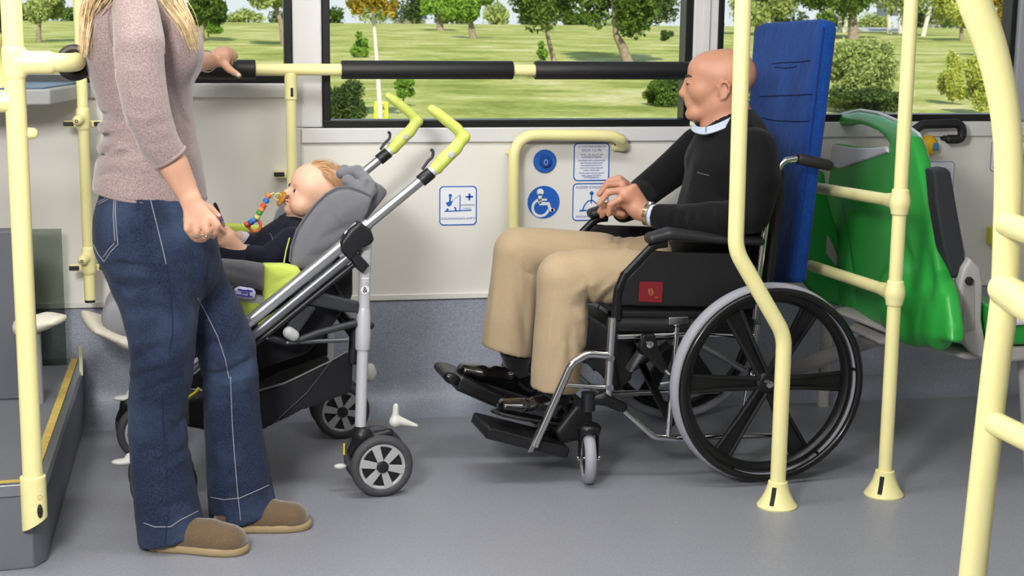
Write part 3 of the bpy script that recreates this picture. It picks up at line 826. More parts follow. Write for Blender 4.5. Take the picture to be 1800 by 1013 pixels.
# round intercom button and round wheelchair sign
c = atY(957.5, 283.5, YW-0.001)
t = empty('call_button', (c[0], YW-0.0005, c[2]-0.035), 'round blue call button above the wheelchair sign on the wall', 'button')
MB().lathe((c[0], YW-0.0005, c[2]), (0, -1, 0), [(0, 0.0385), (0.004, 0.0385), (0.008, 0.035), (0.008, 0.021)], 48).build('plate', BLUE, t)
MB().lathe((c[0], YW-0.007, c[2]+0.001), (0, -1, 0), [(0, 0.0205), (0.012, 0.0195), (0.017, 0.016), (0.018, 0.001)], 40).build('push_cap', BLUED, t)
y = YW-0.0255; cc = np.array([c[0]-0.001, y, c[2]])
wline(t, [cc+np.array([a*0.0055, 0, b*0.007]) for a, b in [(math.sin(q), math.cos(q)-0.25*(math.cos(q) < 0)) for q in np.linspace(0, 2*PI, 21)]], 0.0018, mat('pale_blue_mark', (170, 185, 220), 0.3), 'emblem')
wline(t, [c+np.array([0.012, -0.0105, -0.005]), c+np.array([0.0155, -0.0105, -0.010]), c+np.array([0.020, -0.0105, -0.004])], 0.003, PAPER, 'emblem')
c = atY(955.5, 355.5, YW-0.001)
t = empty('sign', (c[0], YW-0.0005, c[2]-0.055), 'round blue sticker with a white wheelchair symbol', 'sign')
wr = 0.0545
wdisc(t, (c[0], YW-0.0005, c[2]), wr+0.0012, PAPER, 'rim', 0.0004, 56); wdisc(t, (c[0], YW-0.001, c[2]), wr, BLUE, 'plate', 0.0006, 56)
def ic(u, v): return np.array([c[0]+u*wr, YW-0.0018, c[2]+v*wr])    # -1..1
S9 = 0.0115
wdisc(t, ic(-.22, .62), 0.0115, PAPER)
wline(t, [ic(-.22, .5), ic(-.24, .05), ic(-.24, -.08)], S9, PAPER)
wline(t, [ic(-.24, .15), ic(.20, .15)], S9*0.6, PAPER)
wline(t, [ic(-.26, -.08), ic(.30, -.10), ic(.42, -.48), ic(.62, -.50)], S9, PAPER)
wdisc(t, ic(.58, -.48), 0.006, PAPER)
wline(t, [ic(-.18+.50*math.cos(a), -.34+.50*math.sin(a)) for a in np.linspace(math.radians(100), math.radians(345), 26)], S9*0.75, PAPER)

t, at, w, h = wall_sign(1008, 251, 1071, 318, 'white sticker covered in small lines of text, topmost of the pair by the man')
for v, s_, z in ((.10, 'LLITTOUTERRAMMEN EN', .0085), (.20, 'REZA 1/2 PK', .0125), (.32, 'VOL. PL-PLAT-M', .0105), (.38, 'KANDIDAATSEIND', .008), (.46, 'pestaltaanruitte rastamminet', .0078), (.525, 'waarneming slaatsemaan', .0078),
                 (.59, 'Roosdelaatseindoorme', .0078), (.655, 'kwo-a-tsl erstaamdemaid', .0078), (.72, 'vuilaat cabine plac', .0078), (.79, 'wandelwagens-lus-of-rolstoel', .0072), (.86, 'stille plaats DUURT', .0085), (.905, 'voorrangsplaatsen', .0075)):
    text_mesh(s_, 'lettering', at(.5, v), WX, WZ, z, INK, t)
t, at, w, h = wall_sign(1006, 322, 1069, 388, 'white sticker with a blue seated-figure pictogram partly hidden by the hands')
text_mesh('PLEZIER ATMOSFER', 'lettering', at(.5, .11), WX, WZ, .0115, INK, t)
text_mesh('KKXNN RESERVE', 'lettering', at(.46, .89), WX, WZ, .0115, INK, t)
wdisc(t, at(.53, .27), 0.0068); wline(t, [at(.53, .33), at(.52, .54)], 0.004)
wline(t, [at(.28, .72), at(.34, .58), at(.44, .47), at(.56, .46), at(.68, .55), at(.74, .72)], 0.004)
wline(t, [at(.20, .73), at(.40, .72)], 0.005); wline(t, [at(.66, .73), at(.84, .72)], 0.005)

t, at, w, h = wall_sign(1628, 284, 1676, 352, 'white rounded notice on the wall just above the black seat-back bar', border=0.002, bm_=INK)
t, at, w, h = wall_sign(1741, 246, 1800, 302, 'white rounded notice at the far right, mostly hidden by the curved handrail', border=0.003, bm_=INK)
text_mesh('U', 'lettering', at(.12, .86), WX, WZ, .012, INK, t)

# yellow stop button with a blue push and black wall handle
c = atY(1634, 256, YW)
t = empty('stop_button', (c[0], YW-0.001, c[2]-0.03), 'yellow stop button with a blue push, on the wall behind the green seat', 'button')
Soft().ell((c[0]-0.012, YW-0.012, c[2]), (0.034, 0.024, 0.038), k=0).cut((0, YW-0.001, 0), (0, 1, 0)).build('housing', mat('stop_yellow', (236, 186, 44), 0.35), t, h=0.003)
MB().bx(c[0]-0.004, c[0]+0.016, YW-0.040, YW-0.028, c[2]-0.014, c[2]+0.012).build('push_cap', mat('stop_blue', (66, 130, 170), 0.4), t, bevel=0.003)
Yh = YW-0.06
hp = round_path([atY(1598, 262, Yh), atY(1603, 232, Yh), atY(1622, 219, Yh), atY(1690, 217, Yh), atY(1692, 245, Yh), atY(1668, 245, Yh)], 0.03, 8)
t = empty('grab_bar', hp[-1], 'black hooked handle on the wall under the right window', 'handle')
MB().tube(hp, 0.0155, 18).build('bar', BLK, t)
MB().ball(hp[-1], 0.0155).build('end_cap', BLK, t)
MB().rod(hp[-1]+np.array([0.006, 0, 0]), (hp[-1][0]+0.006, YW-0.0005, hp[-1][2]), 0.010).build('mount', BLK, t)
MB().rod(hp[0]+np.array([0, 0, .002]), (hp[0][0], YW-0.0005, hp[0][2]), 0.010).build('mount', BLK, t)
c = atY(1744, 413, YW); o = MB().bx(c[0]-0.022, c[0]+0.02, YW-0.03, YW-0.0005, c[2]-0.03, c[2]+0.03).build('wall_socket', mat('lime_box', (212, 208, 70), 0.4), bevel=0.004)
tag(o, 'small yellow-green box on the wall beside the curved handrail', 'box')

# ------------------------------------------------------------ blue backboard behind the wheelchair
BLUEF = fabric('blue_board_cloth', (4, 46, 116), (16, 76, 156), nscale=200, amt=0.45, rough=0.7, sheen=0.05, big=(9, (6, 38, 108), 0.5), folds=(14, 0.5, 0.01))
bn = unit((-1.0, 0.03, 0.075)); b0 = np.array([1.738, 4.45, 0.9])
def bh(px, py): return hit(px, py, b0, bn)
outl = [bh(*p) for p in ((1336, 60), (1342, 46), (1352, 41), (1448, 34), (1456, 38), (1458, 48), (1404, 492), (1402, 497), (1312, 497), (1308, 488))]
t = empty('backboard', (outl[6][0], outl[6][1], outl[6][2]), 'tall blue padded backboard leaning behind the wheelchair', 'board')
Soft().slab(outl, bn, 0.022, 0.010, 0.004, 0.03).build('pad', BLUEF, t, h=0.005, relax=2)
m = MB(); pp = [p-bn*0.010 for p in outl]; m.tube([outl[i]+bn*0.018 for i in (5, 6)], 0.0035, 8); m.tube([outl[i]-bn*0.018 for i in (5, 6)], 0.0035, 8); m.build('piping', fabric('dark_blue_piping', (8, 34, 100), (16, 50, 124), nscale=300), t)
tb = bvh(t.children[0])
ST = fabric('stitch_dark_blue', (2, 16, 56), (3, 20, 62), nscale=500, sheen=0.0)
for pth in ([(1357, 112), (1380, 110), (1405, 109), (1424, 107)], [(1362, 118), (1382, 120), (1400, 117)], [(1335, 170), (1380, 168), (1430, 166)], [(1330, 205), (1360, 212), (1400, 214), (1425, 213)]):
    surf_line(tb, pth, 0.0016, 'seam', ST, t, lift=0.0)
# ------------------------------------------------------------ green seats
GRN = mat('green_shell_plastic', (44, 156, 62), 0.32, noise=(2, 0.04))
SWH = mat('seat_pale_panel', (206, 204, 214), 0.4)
SGR = mat('seat_grey_frame', (172, 168, 166), 0.4)
sn = unit((-1.0, 0.10, 0.10)); s0 = np.array([2.02, 4.3, 0.55])
def shp(px, py, off=0.0): return hit(px, py, s0+sn*off, sn)
t = empty('passenger_seat', (2.1, 4.3, 0.34), 'bright green seat shell with a pale grip panel, back turned, right of the blue board', 'seat')
outer = [(1441, 300), (1447, 246), (1455, 218), (1480, 203), (1512, 197), (1545, 203), (1585, 220), (1612, 240), (1625, 278), (1634, 325), (1642, 380), (1655, 440), (1660, 478), (1676, 520), (1684, 575), (1683, 603), (1655, 600), (1560, 572), (1500, 553), (1486, 540), (1478, 470), (1462, 420), (1445, 350)]
hole = [(1451, 250), (1463, 233), (1480, 223), (1502, 218), (1527, 220), (1552, 230), (1570, 244), (1578, 257), (1545, 260), (1512, 259), (1478, 253)]
def bulge(x, y): return 0
s = Soft().slab([shp(*p) for p in outer], sn, 0.020, 0.014, 0.010, 0.12, k=0)
s.ell(shp(1600, 540, 0.01), (0.05, 0.20, 0.11), k=0.05)
s.ell(shp(1655, 560, -0.005), (0.036, 0.05, 0.09), k=0.04)
s.fold(shp(1480, 350, 0.02), shp(1510, 530, 0.02), 0.02, -0.010)
s.fold(shp(1500, 345, 0.02), shp(1570, 350, 0.02), 0.02, 0.008)
s.fold(shp(1625, 420, 0.02), shp(1650, 560, 0.02), 0.025, -0.012)
s.fold(shp(1560, 350, 0.02), shp(1640, 570, 0.02), 0.03, -0.014)
s.slab([shp(*p) for p in hole], sn, 0.09, 0.004, k=0.008, op='-')
s.build('seat_shell', GRN, t, h=0.006, relax=2)
wp = [(1447, 252), (1478, 255), (1512, 261), (1545, 262), (1577, 259), (1579, 270), (1492, 299), (1450, 278)]
Soft().slab([shp(*p) for p in wp], sn, 0.0365, 0.004, k=0).build('grip_panel', SWH, t, h=0.004, relax=1)
MB().tube([shp(px, py, -0.030) for px, py in [(1455, 214), (1480, 201), (1512, 194), (1545, 199), (1588, 217), (1616, 237), (1630, 275), (1639, 325), (1648, 380)]], 0.006, 10).build('edge_band', SWH, t)
# grey side frame, arm cushion and pivot
def sd(px, py, Y=4.02): return atY(px, py, Y)
tt = t
ac = [sd(1632, 297), (sd(1655, 293)), sd(1664, 300), sd(1676, 370), sd(1688, 440), sd(1692, 472), sd(1672, 488), sd(1664, 484), sd(1650, 430), sd(1638, 360)]
Soft().slab(ac, (0, 1, 0), 0.028, 0.008, k=0).build('backrest_cushion', mat('dark_grey_cushion', (44, 46, 50), 0.6), tt, h=0.004)
fr = [sd(1662, 292, 4.03), sd(1672, 298, 4.03), sd(1688, 380, 4.03), sd(1702, 448, 4.03), sd(1694, 476, 4.03), sd(1676, 470, 4.03), sd(1668, 380, 4.03)]
Soft().slab([p+np.array([0.0, 0.03, 0]) for p in fr], (0, 1, 0), 0.02, 0.006, k=0).build('side_frame', mat('blue_grey_frame', (150, 154, 164), 0.4), tt, h=0.004)
br = [sd(1688, 470, 3.99), sd(1700, 452, 3.99), sd(1718, 470, 3.99), sd(1722, 500, 3.99), sd(1720, 560, 3.99), sd(1727, 600, 3.99), sd(1745, 622, 3.99), sd(1732, 634, 3.99), sd(1706, 620, 3.99), sd(1690, 600, 3.99), sd(1684, 575, 3.99), sd(1678, 510, 3.99)]
Soft().slab(br, (0, 1, 0), 0.022, 0.008, k=0).build('pivot_bracket', SGR, tt, h=0.004, relax=2)
inn = [sd(1694, 500, 3.966), sd(1713, 498, 3.966), sd(1714, 580, 3.966), sd(1692, 586, 3.966)]
MB().prism(inn, (0, 0.004, 0)).build('bracket_inset', mat('bracket_inset_grey', (150, 147, 145), 0.45), tt, bevel=0.001)
pc = sd(1703, 494, 3.962); MB().lathe(pc, (0, -1, 0), [(0, 0.012), (0.006, 0.011), (0.008, 0.004)], 24).build('bolt', BLK, tt)
Soft().ecap(sd(1484, 546, 4.66), sd(1600, 590, 4.30), (0.04, 0.012), (0.045, 0.014), (0, 0, 1) if False else (1, 0, 0), 0.01).ecap(sd(1600, 590, 4.30), sd(1712, 624, 4.01), (0.045, 0.014), (0.05, 0.014), (1, 0, 0), 0.01).build('seat_frame', SGR, tt, h=0.006)
Soft().ecap(sd(1515, 575, 4.58), sd(1565, 598, 4.45), (0.05, 0.018), (0.05, 0.016), (1, 0, 0), 0.01).build('leg_mount', SGR, tt, h=0.006)
Soft().cone(sd(1545, 592, 4.50), sd(1395, 650, 4.95), 0.026, 0.026, 0.01).build('leg', SGR, tt, h=0.006)
MB().bx(2.08, 2.40, 4.05, 4.62, 0.40, 0.45).build('seat_pan', GRN, tt, bevel=0.02)
t = empty('passenger_seat', (2.0, 4.90, 0.0), 'second green seat mostly hidden between the blue board and the nearer green seat', 'seat')
sn2 = sn; s2 = s0+np.array([0.03, 0, 0])
def sh2(px, py): return atY(px, py, 4.90)
Soft().slab([sh2(*p) for p in ((1420, 300), (1446, 300), (1452, 345), (1470, 410), (1480, 440), (1484, 530), (1470, 538), (1440, 530), (1405, 490), (1405, 350))], (0, 1, 0), 0.020, 0.012, 0.010, 0.06).build('seat_shell', GRN, t, h=0.006)
Soft().slab([atY(px, py, 4.875) for px, py in ((1452, 410), (1462, 425), (1476, 462), (1470, 470), (1450, 445))], (0, 1, 0), 0.008, 0.004).build('side_frame', SGR, t, h=0.004)
MB().tube([sh2(1455, 530), np.array([sh2(1455, 530)[0], 4.90, 0.0])], 0.02).build('leg', SGR, t)
t = empty('passenger_seat', (2.5, 4.1, 0.3), 'low green seat edge showing behind the curved handrail at the right', 'seat')
a = atY(1725, 545, 4.0); 
Soft().slab([atY(px, py, 4.0) for px, py in ((1722, 530), (1745, 538), (1830, 540), (1830, 598), (1745, 600), (1728, 590))], (0, 1, 0), 0.06, 0.012, 0.004, 0.03).build('seat_shell', GRN, t, h=0.006)
Soft().slab([atY(px, py, 3.93) for px, py in ((1775, 560), (1830, 556), (1830, 568), (1775, 572))], (0, 1, 0), 0.012, 0.004).build('trim_strip', SWH, t, h=0.004)
Soft().slab([atY(px, py, 4.0) for px, py in ((1738, 604), (1830, 602), (1830, 625), (1745, 632))], (0, 1, 0), 0.05, 0.008).build('seat_frame', SGR, t, h=0.006)
MB().tube([atY(1800, 622, 4.05), np.array([atY(1800, 622, 4.05)[0]+0.05, 4.05, 0.0])], 0.02).build('leg', SGR, t)
# ------------------------------------------------------------ wheelchair
WLAT = unit((-0.07, 0.9976, 0)); WFWD = unit((-0.9976, -0.07, 0)); WN = np.array([1.531, 4.125, 0.0])
def W(px, py, v): return hit(px, py, WN+WLAT*v, WLAT)
CH = empty('wheelchair', (1.45, 4.47, 0), 'black wheelchair with chrome frame and large spoked wheels carrying the man', 'wheelchair')
GT = mat('grey_tyre', (150, 150, 160), 0.6, bump=(200, 0.1, 0.001))
WB = mat('wheel_black_plastic', (18, 18, 20), 0.35, bump=(60, 0.05, 0.001))
VIN = mat('black_vinyl_cloth', (24, 24, 27), 0.5, bump=(300, 0.15, 0.001))
PADM = mat('armrest_pad', (38, 38, 41), 0.42, bump=(250, 0.1, 0.0008))
def big_wheel(c, out, full=True):
    """c: centre of the tyre plane, out: unit vector to the outside"""
    R = 0.288
    P_ = MB().torus(c, out, R-0.016, 0.016, 96, 14, r2=0.022).build('rear_wheel', GT, CH)
    m = MB(); m.torus(c+out*0.006, out, R-0.040, 0.016, 80, 10, r2=0.022); m.build('rim', WB, P_)
    MB().torus(c+out*0.044, out, R-0.019, 0.0105, 96, 12).build('push_rim', BLKG, P_)
    m = MB()
    a0 = unit(np.cross(out, (0, 0, 1.0))); up = np.array([0, 0, 1.0])
    for k in range(6):
        th = math.radians(2+60*k); d = a0*math.cos(th)+up*math.sin(th); p = np.cross(out, d)
        for sg in (-1, 1):
            m.tube([c+d*0.025+p*sg*0.014+out*0.010, c+d*0.13+p*sg*0.017+out*0.006, c+d*(R-0.042)+p*sg*0.025], [0.007, 0.0065, 0.007], 8)
        m.prism([c+d*0.02+p*0.016-out*0.004, c+d*(R-0.045)+p*0.027-out*0.004, c+d*(R-0.045)-p*0.027-out*0.004, c+d*0.02-p*0.016-out*0.004], out*0.007)
        q = c+d*(R-0.055)+p*0.045
        m.rod(c+d*(R-0.038)+p*0.04+out*0.003, c+d*(R-0.022)+p*0.04+out*0.042, 0.004, seg=8)
    m.build('spokes', WB, P_)
    MB().lathe(c-out*0.02, out, [(0, 0.030), (0.028, 0.032), (0.034, 0.026), (0.036, 0.018)], 28).build('hub', WB, P_)
    MB().lathe(c+out*0.014, out, [(0, 0.013), (0.012, 0.013), (0.017, 0.010), (0.018, 0.004)], 24).build('axle_cap', CHROME, P_)
hub = W(1349, 675, -0.01)
hub[2] = 0.289
big_wheel(hub+WLAT*0.012, -WLAT)
hubF = hub+WLAT*0.70
big_wheel(hubF, WLAT)
MB().rod(hub+WLAT*0.03, hubF-WLAT*0.02, 0.010).build('axle', STEEL, CH)

def frame_side(v, near=True):
    T = lambda pts, r, n, m=CHROME, rad=0.03: MB().tube(round_path(pts, rad), r, 14).build(n, m, CH)
    def o(px, py, dv=0.0): return W(px, py, 0.085+dv)+WLAT*(v-0.085)
    T([o(1077, 558), o(1068, 700)], 0.0125, 'front_post')
    T([o(1099, 480), o(1086, 510), o(1084, 562)], 0.0125, 'arm_tube', BLKG)
    T([o(1172, 428), o(1150, 430), o(1096, 486), o(1085, 520), o(1082, 560)], 0.0125, 'arm_tube', BLKG, 0.05)
    T([o(1072, 625), o(1032, 622), o(1004, 640), o(940, 785)], 0.0115, 'leg_rest_tube', CHROME, 0.05)
    T([o(1072, 682), o(996, 677)], 0.007, 'leg_rest_brace')
    MB().lathe(o(1072, 629)-WLAT*0.014, WLAT, [(0, 0.010), (0.028, 0.010)], 20).build('pivot_bolt', STEEL, CH)
    MB().lathe(o(1070, 680)-WLAT*0.014, WLAT, [(0, 0.010), (0.028, 0.010)], 20).build('pivot_bolt', STEEL, CH)
    T([o(1086, 592), o(1200, 588), o(1330, 592)], 0.0085, 'seat_rail')
    T([o(1096, 722), o(1150, 768), o(1190, 772), o(1230, 770)], 0.0095, 'lower_tube', CHROME, 0.03)
    T([o(1190, 770), o(1385, 764)], 0.009, 'lower_tube')
    T([o(1190, 575), o(1174, 770)], 0.0085, 'middle_post')
    T([o(1331, 570), o(1300, 765)], 0.009, 'rear_post')
    T([o(1326, 560), o(1336, 470), o(1350, 370), o(1364, 305), o(1378, 282), o(1400, 279)], 0.0095, 'back_tube', CHROME, 0.05)
    g = [o(1402, 279), o(1404, 279), o(1454, 290), o(1461, 293)]
    MB().tube([g[0], g[0]+(g[2]-g[0])*0.04, g[2], g[3]], [0.014, 0.0165, 0.0165, 0.013], 20).build('push_handle', BLK, CH, bevel=0.001)
    MB().box(o(1191, 563), WFWD*0.030, WLAT*0.012, np.array([0, 0, 0.011])).build('frame_block', STEEL, CH, bevel=0.003)
    MB().lathe(o(1188, 592), (0, 0, 1), [(0, 0.011), (0.010, 0.011), (0.012, 0.008), (0.030, 0.008), (0.034, 0.012), (0.04, 0.012)], 20).build('frame_block', CHROME, CH)
    # seat side panel, arm pad, seat
    sk = [o(1102, 487), o(1146, 440), o(1168, 442), o(1306, 446), o(1330, 470), o(1330, 545), o(1240, 540), o(1088, 537), o(1090, 505)]
    Soft().slab(sk, WLAT, 0.007, 0.004, k=0).build('side_panel', VIN, CH, h=0.004)
    Soft().echain([o(1143, 419), o(1175, 411), o(1262, 420), o(1335, 424)], [(0.029, 0.0165), (0.031, 0.019), (0.03, 0.015), (0.028, 0.013)], WLAT, 0.01).build('armrest_pad', PADM, CH, h=0.004)
    T([o(1305, 430), o(1308, 475)], 0.011, 'arm_tube', BLKG)
    # caster
    cs = o(1036, 690); cx, cy = cs[0], cs[1]
    T([o(1034, 690), o(1034, 722)], 0.020, 'caster_stem', mat('dark_steel', (60, 62, 66), 0.3, 0.8))
    Soft().cone(o(1060, 700), o(1094, 716), 0.018, 0.016, 0.01).cone(o(1040, 704), o(1060, 700), 0.016, 0.018, 0.01).build('caster_arm', WB, CH, h=0.005)
    cc = o(1034, 806); cc[2] = 0.074
    ax = unit(WFWD*0.985+WLAT*0.17)
    dn = unit(np.cross(ax, (0, 0, 1.0)))
    P_ = MB().torus(cc, ax, 0.058, 0.0155, 48, 14, r2=0.0165).build('caster', GT, CH)
    MB().lathe(cc-ax*0.012, ax, [(0, 0.015), (0.001, 0.050), (0.023, 0.050), (0.024, 0.015)], 32).build('caster_hub', WB, P_)
    s = Soft()
    for sg in (-1, 1):
        s.ecap(cc+ax*sg*0.026, cc+ax*sg*0.024+np.array([0, 0, 0.075]), (0.010, 0.004), (0.022, 0.005), dn, 0.006)
    s.ell(cc+np.array([0, 0, 0.088]), (0.036, 0.034, 0.018), k=0.012)
    s.build('caster_fork', BLKG, P_, h=0.004)
    MB().rod(cc-ax*0.032, cc+ax*0.032, 0.007).build('caster_bolt', CHROME, P_)
frame_side(0.085)
frame_side(0.615)
# seat sling, back sling, cross brace, brake
a = W(1090, 550, 0.10); b = W(1330, 552, 0.10)
MB().box(((a+b)/2+WLAT*0.25)+np.array([0, 0, -0.004]), (a-b)/2, WLAT*0.255, np.array([0, 0, 0.012])).build('seat', VIN, CH, bevel=0.008)
MB().tube([W(1070, 558, 0.10)-np.array([0, 0, 0.02]), W(1235, 560, 0.10)-np.array([0, 0, 0.02])], 0.022, 12).build('seat_edge', VIN, CH)
bk = [W(1352, 520, 0.10), W(1376, 300, 0.10)]
Soft().slab([bk[0], bk[1], bk[1]+WLAT*0.5, bk[0]+WLAT*0.5], np.cross(WLAT, bk[1]-bk[0]), 0.012, 0.006, k=0).build('back_sling', VIN, CH, h=0.006)
for v0, v1 in ((0.09, 0.61), (0.61, 0.09)):
    MB().tube([W(1180, 600, v0) if v0 < .3 else W(1180, 600, 0.09)+WLAT*0.52, W(1180, 745, 0.09)+WLAT*(v1-0.09)], 0.012, 12).build('cross_brace', WB, CH)
MB().tube([W(1135, 610, 0.12), W(1085, 680, 0.30)], 0.014, 12).build('cross_brace', WB, CH)
MB().tube([W(1128, 618, 0.10), W(1107, 648, 0.14)], 0.0145, 12).build('brace_sleeve', STEEL, CH)
Soft().slab([W(1128, 588, .06), W(1150, 586, .06), W(1156, 612, .06), W(1176, 650, .06), W(1165, 658, .06), W(1138, 630, .06), W(1122, 612, .06)], WLAT, 0.010, 0.004, k=0).build('brake_plate', WB, CH, h=0.004)
MB().lathe(W(1139, 604, .06)-WLAT*0.022, WLAT, [(0, 0.004), (0.003, 0.010), (0.014, 0.011)], 24).build('brake_bolt', CHROME, CH)
MB().tube(smooth_path([W(1170, 652, .05), W(1180, 662, .04), W(1180, 672, .03), W(1160, 676, .03)], 4), 0.006, 10).build('brake_lever', STEEL, CH)
MB().ball(W(1182, 664, .03), 0.012).build('brake_grip', BLK, CH)
# footplates
FPM = mat('footplate_black', (26, 26, 28), 0.25, bump=(80, 0.15, 0.001))
for v, pl in ((0.20, [(838, 742), (858, 735), (1005, 745), (1008, 770), (948, 786), (846, 762)]), (0.47, None)):
    pass
def footplate(front, back, v0, v1, thick):
    """front/back pixel of the outer edge, at lateral v0; extends to v1"""
    a = W(front[0], front[1], v0); b = W(back[0], back[1], v0); d = unit(a-b); up = unit(np.cross(d, WLAT)); up = up if up[2] > 0 else -up
    P = [a, b, b+WLAT*(v1-v0), a+WLAT*(v1-v0)]
    s = Soft().slab(P, up, thick/2, 0.006, k=0); return s, a, b, up
s, fa, fb, fu = footplate((856, 762), (1000, 798), 0.10, 0.28, 0.034)
s.build('footplate', FPM, CH, h=0.004)
s, ga, gb, gu = footplate((806, 676), (950, 738), 0.32, 0.54, 0.040)
s.build('footplate', FPM, CH, h=0.004)
gd = unit(ga-gb)
Soft().ecap(ga+WLAT*0.02+gd*0.02+gu*0.006, ga+WLAT*0.15+gd*0.02+gu*0.006, (0.028, 0.018), (0.028, 0.018), gd, 0.01).build('toe_guard', FPM, CH, h=0.005)
MB().box(W(940, 775, 0.09), unit(W(940, 775, .09)-W(955, 745, .09))*0.035, WLAT*0.010, WFWD*0.008).build('footplate_hinge', STEEL, CH, bevel=0.003)
hs = W(990, 735, 0.40)
Soft().slab([W(985, 690, .3), W(1012, 690, .3), W(1016, 745, .3), W(960, 756, .3), W(950, 735, .3)], WLAT, 0.16, 0.01, k=0).build('heel_strap', VIN, CH, h=0.006)
Soft().slab([W(1036, 556, .36), W(1078, 556, .36), W(1074, 640, .36), (W(1052, 660, .36))], WLAT, 0.20, 0.01, k=0).build('calf_strap', VIN, CH, h=0.007)
# red patch on the side panel
rp = [W(1124, 495, 0.076), W(1165, 496, 0.076), W(1163, 532, 0.076), W(1122, 530, 0.076)]
P2_ = MB().prism(rp, WLAT*-0.0015).build('red_patch', mat('red_label', (112, 16, 24), 0.6, noise=(120, 0.12)), CH, smooth=False)
rx = unit(rp[1]-rp[0]); rz = unit(rp[0]-rp[3]); ctr = (rp[0]+rp[1]+rp[2]+rp[3])/4-WLAT*0.0024
GOLD = mat('label_gold', (190, 130, 84), 0.5)
def rl(pts, th=0.0012):
    MB().tube([ctr+rx*x+rz*z for x, z in pts], th/2, 6).build('emblem', GOLD, P2_)
for sc in (1.0, 0.6):
    rl([(-.006*sc, .009*sc), (.003*sc, .009*sc), (.008*sc, -.002*sc), (.006*sc, -.009*sc), (-.003*sc, -.009*sc), (-.008*sc, .002*sc), (-.006*sc, .009*sc)])
rl([(-.006, .003), (.006, -.003)]); rl([(.014, -.015), (.024, -.015)], .0015)
# ------------------------------------------------------------ stroller
SLAT = unit((-0.09, 0.996, 0)); SFWD = unit((-0.996, -0.09, 0)); SN = np.array([0.446, 4.147, 0.0])
def S(px, py, v): return hit(px, py, SN+SLAT*v, SLAT)
ST_ = empty('stroller', (0.2, 4.45, 0), 'grey and lime stroller with silver tubes and black basket carrying the baby', 'stroller')
ALU = mat('aluminium', (196, 198, 202), 0.28, 0.9, bump=(200, 0.05, 0.0004))
ALU2 = mat('satin_white_tube', (200, 201, 206), 0.35, 0.25)
LIME = mat('lime_rubber', (200, 212, 104), 0.45)
LIMEF = fabric('lime_cloth', (188, 206, 84), (206, 222, 104), nscale=700, amt=0.3, rough=0.75, sheen=0.2, folds=(18, 0.4, 0.01))
GREYF = fabric('grey_cloth', (104, 104, 110), (120, 120, 126), nscale=800, amt=0.4, folds=(7, 0.6, 0.02), rough=0.8)
GREYD = fabric('dark_grey_cloth', (92, 92, 97), (104, 104, 110), nscale=800, amt=0.4, folds=(9, 0.6, 0.02), rough=0.8)
BLF = fabric('black_basket_cloth', (22, 23, 26), (34, 35, 40), nscale=500, amt=0.4, folds=(8, 0.5, 0.01), rough=0.85, sheen=0.1)
DP = mat('dark_plastic', (44, 46, 52), 0.45)
DPB = mat('black_plastic', (26, 27, 31), 0.4)
WGR = mat('wheel_grey_plastic', (168, 169, 170), 0.4)
TY = mat('dark_tyre', (66, 66, 70), 0.65, bump=(200, 0.1, 0.001))
WP = mat('white_pedal_plastic', (206, 205, 200), 0.4)

def small_wheel(c, out, R=0.087, dark=False, rot=12):
    t = ST_
    t = MB().torus(c, out, R-0.014, 0.014, 64, 12, r2=0.0145).build('wheel', TY, t)
    m = MB(); m.lathe(c-out*0.004, out, [(0, 0.02), (0.001, R-0.022), (0.005, R-0.022), (0.006, 0.02)], 40); m.build('wheel_back', DPB, t)
    gm = MB(); gm.torus(c+out*0.005, out, R-0.026, 0.006, 56, 10, r2=0.006)
    a0 = unit(np.cross(out, (0, 0, 1.0))); up = np.array([0, 0, 1.0])
    for k in range(6):
        th = math.radians(rot+60*k); d = a0*math.cos(th)+up*math.sin(th); p = np.cross(out, d)
        r0_, r1_ = 0.015, R-0.024
        gm.prism([c+d*r0_+p*0.0085+out*0.004, c+d*r1_+p*0.0125+out*0.004, c+d*r1_-p*0.0125+out*0.004, c+d*r0_-p*0.0085+out*0.004], out*0.008)
    gm.build('wheel_spokes', WGR, t, bevel=0.001)
    MB().lathe(c+out*0.003, out, [(0, 0.018), (0.012, 0.0165), (0.014, 0.012), (0.0145, 0.003)], 28).build('wheel_hub', DPB, t)

def wheel_pair(near_px, v, white_up=None, zr=0.087, rear=True):
    c = S(near_px[0], near_px[1], v); c[2] = zr
    small_wheel(c, -SLAT)
    small_wheel(c+SLAT*0.105, SLAT)
    s = Soft().cone(c+SLAT*0.03+np.array([0, 0, 0.01]), c+SLAT*0.05+np.array([-0.0, 0, 0.075])+SFWD*0.045, 0.02, 0.024, 0.012)
    s.cone(c+SLAT*0.08, c+SLAT*0.05+np.array([0, 0, 0.075])+SFWD*0.045, 0.02, 0.024, 0.012)
    s.cone(c+SLAT*0.05+np.array([0, 0, 0.075])+SFWD*0.045, c+SLAT*0.055+np.array([0, 0, 0.03])+SFWD*0.075, 0.022, 0.012, 0.012)
    s.cone(c+SLAT*0.05+np.array([0, 0, 0.07]), c+SLAT*0.05+np.array([0, 0, 0.078])-SFWD*0.03, 0.018, 0.014, 0.012)
    s.build('wheel_fork', DPB, ST_, h=0.004)
    MB().rod(c-SLAT*0.0, c+SLAT*0.105, 0.008).build('wheel_axle', DPB, ST_)
    return c
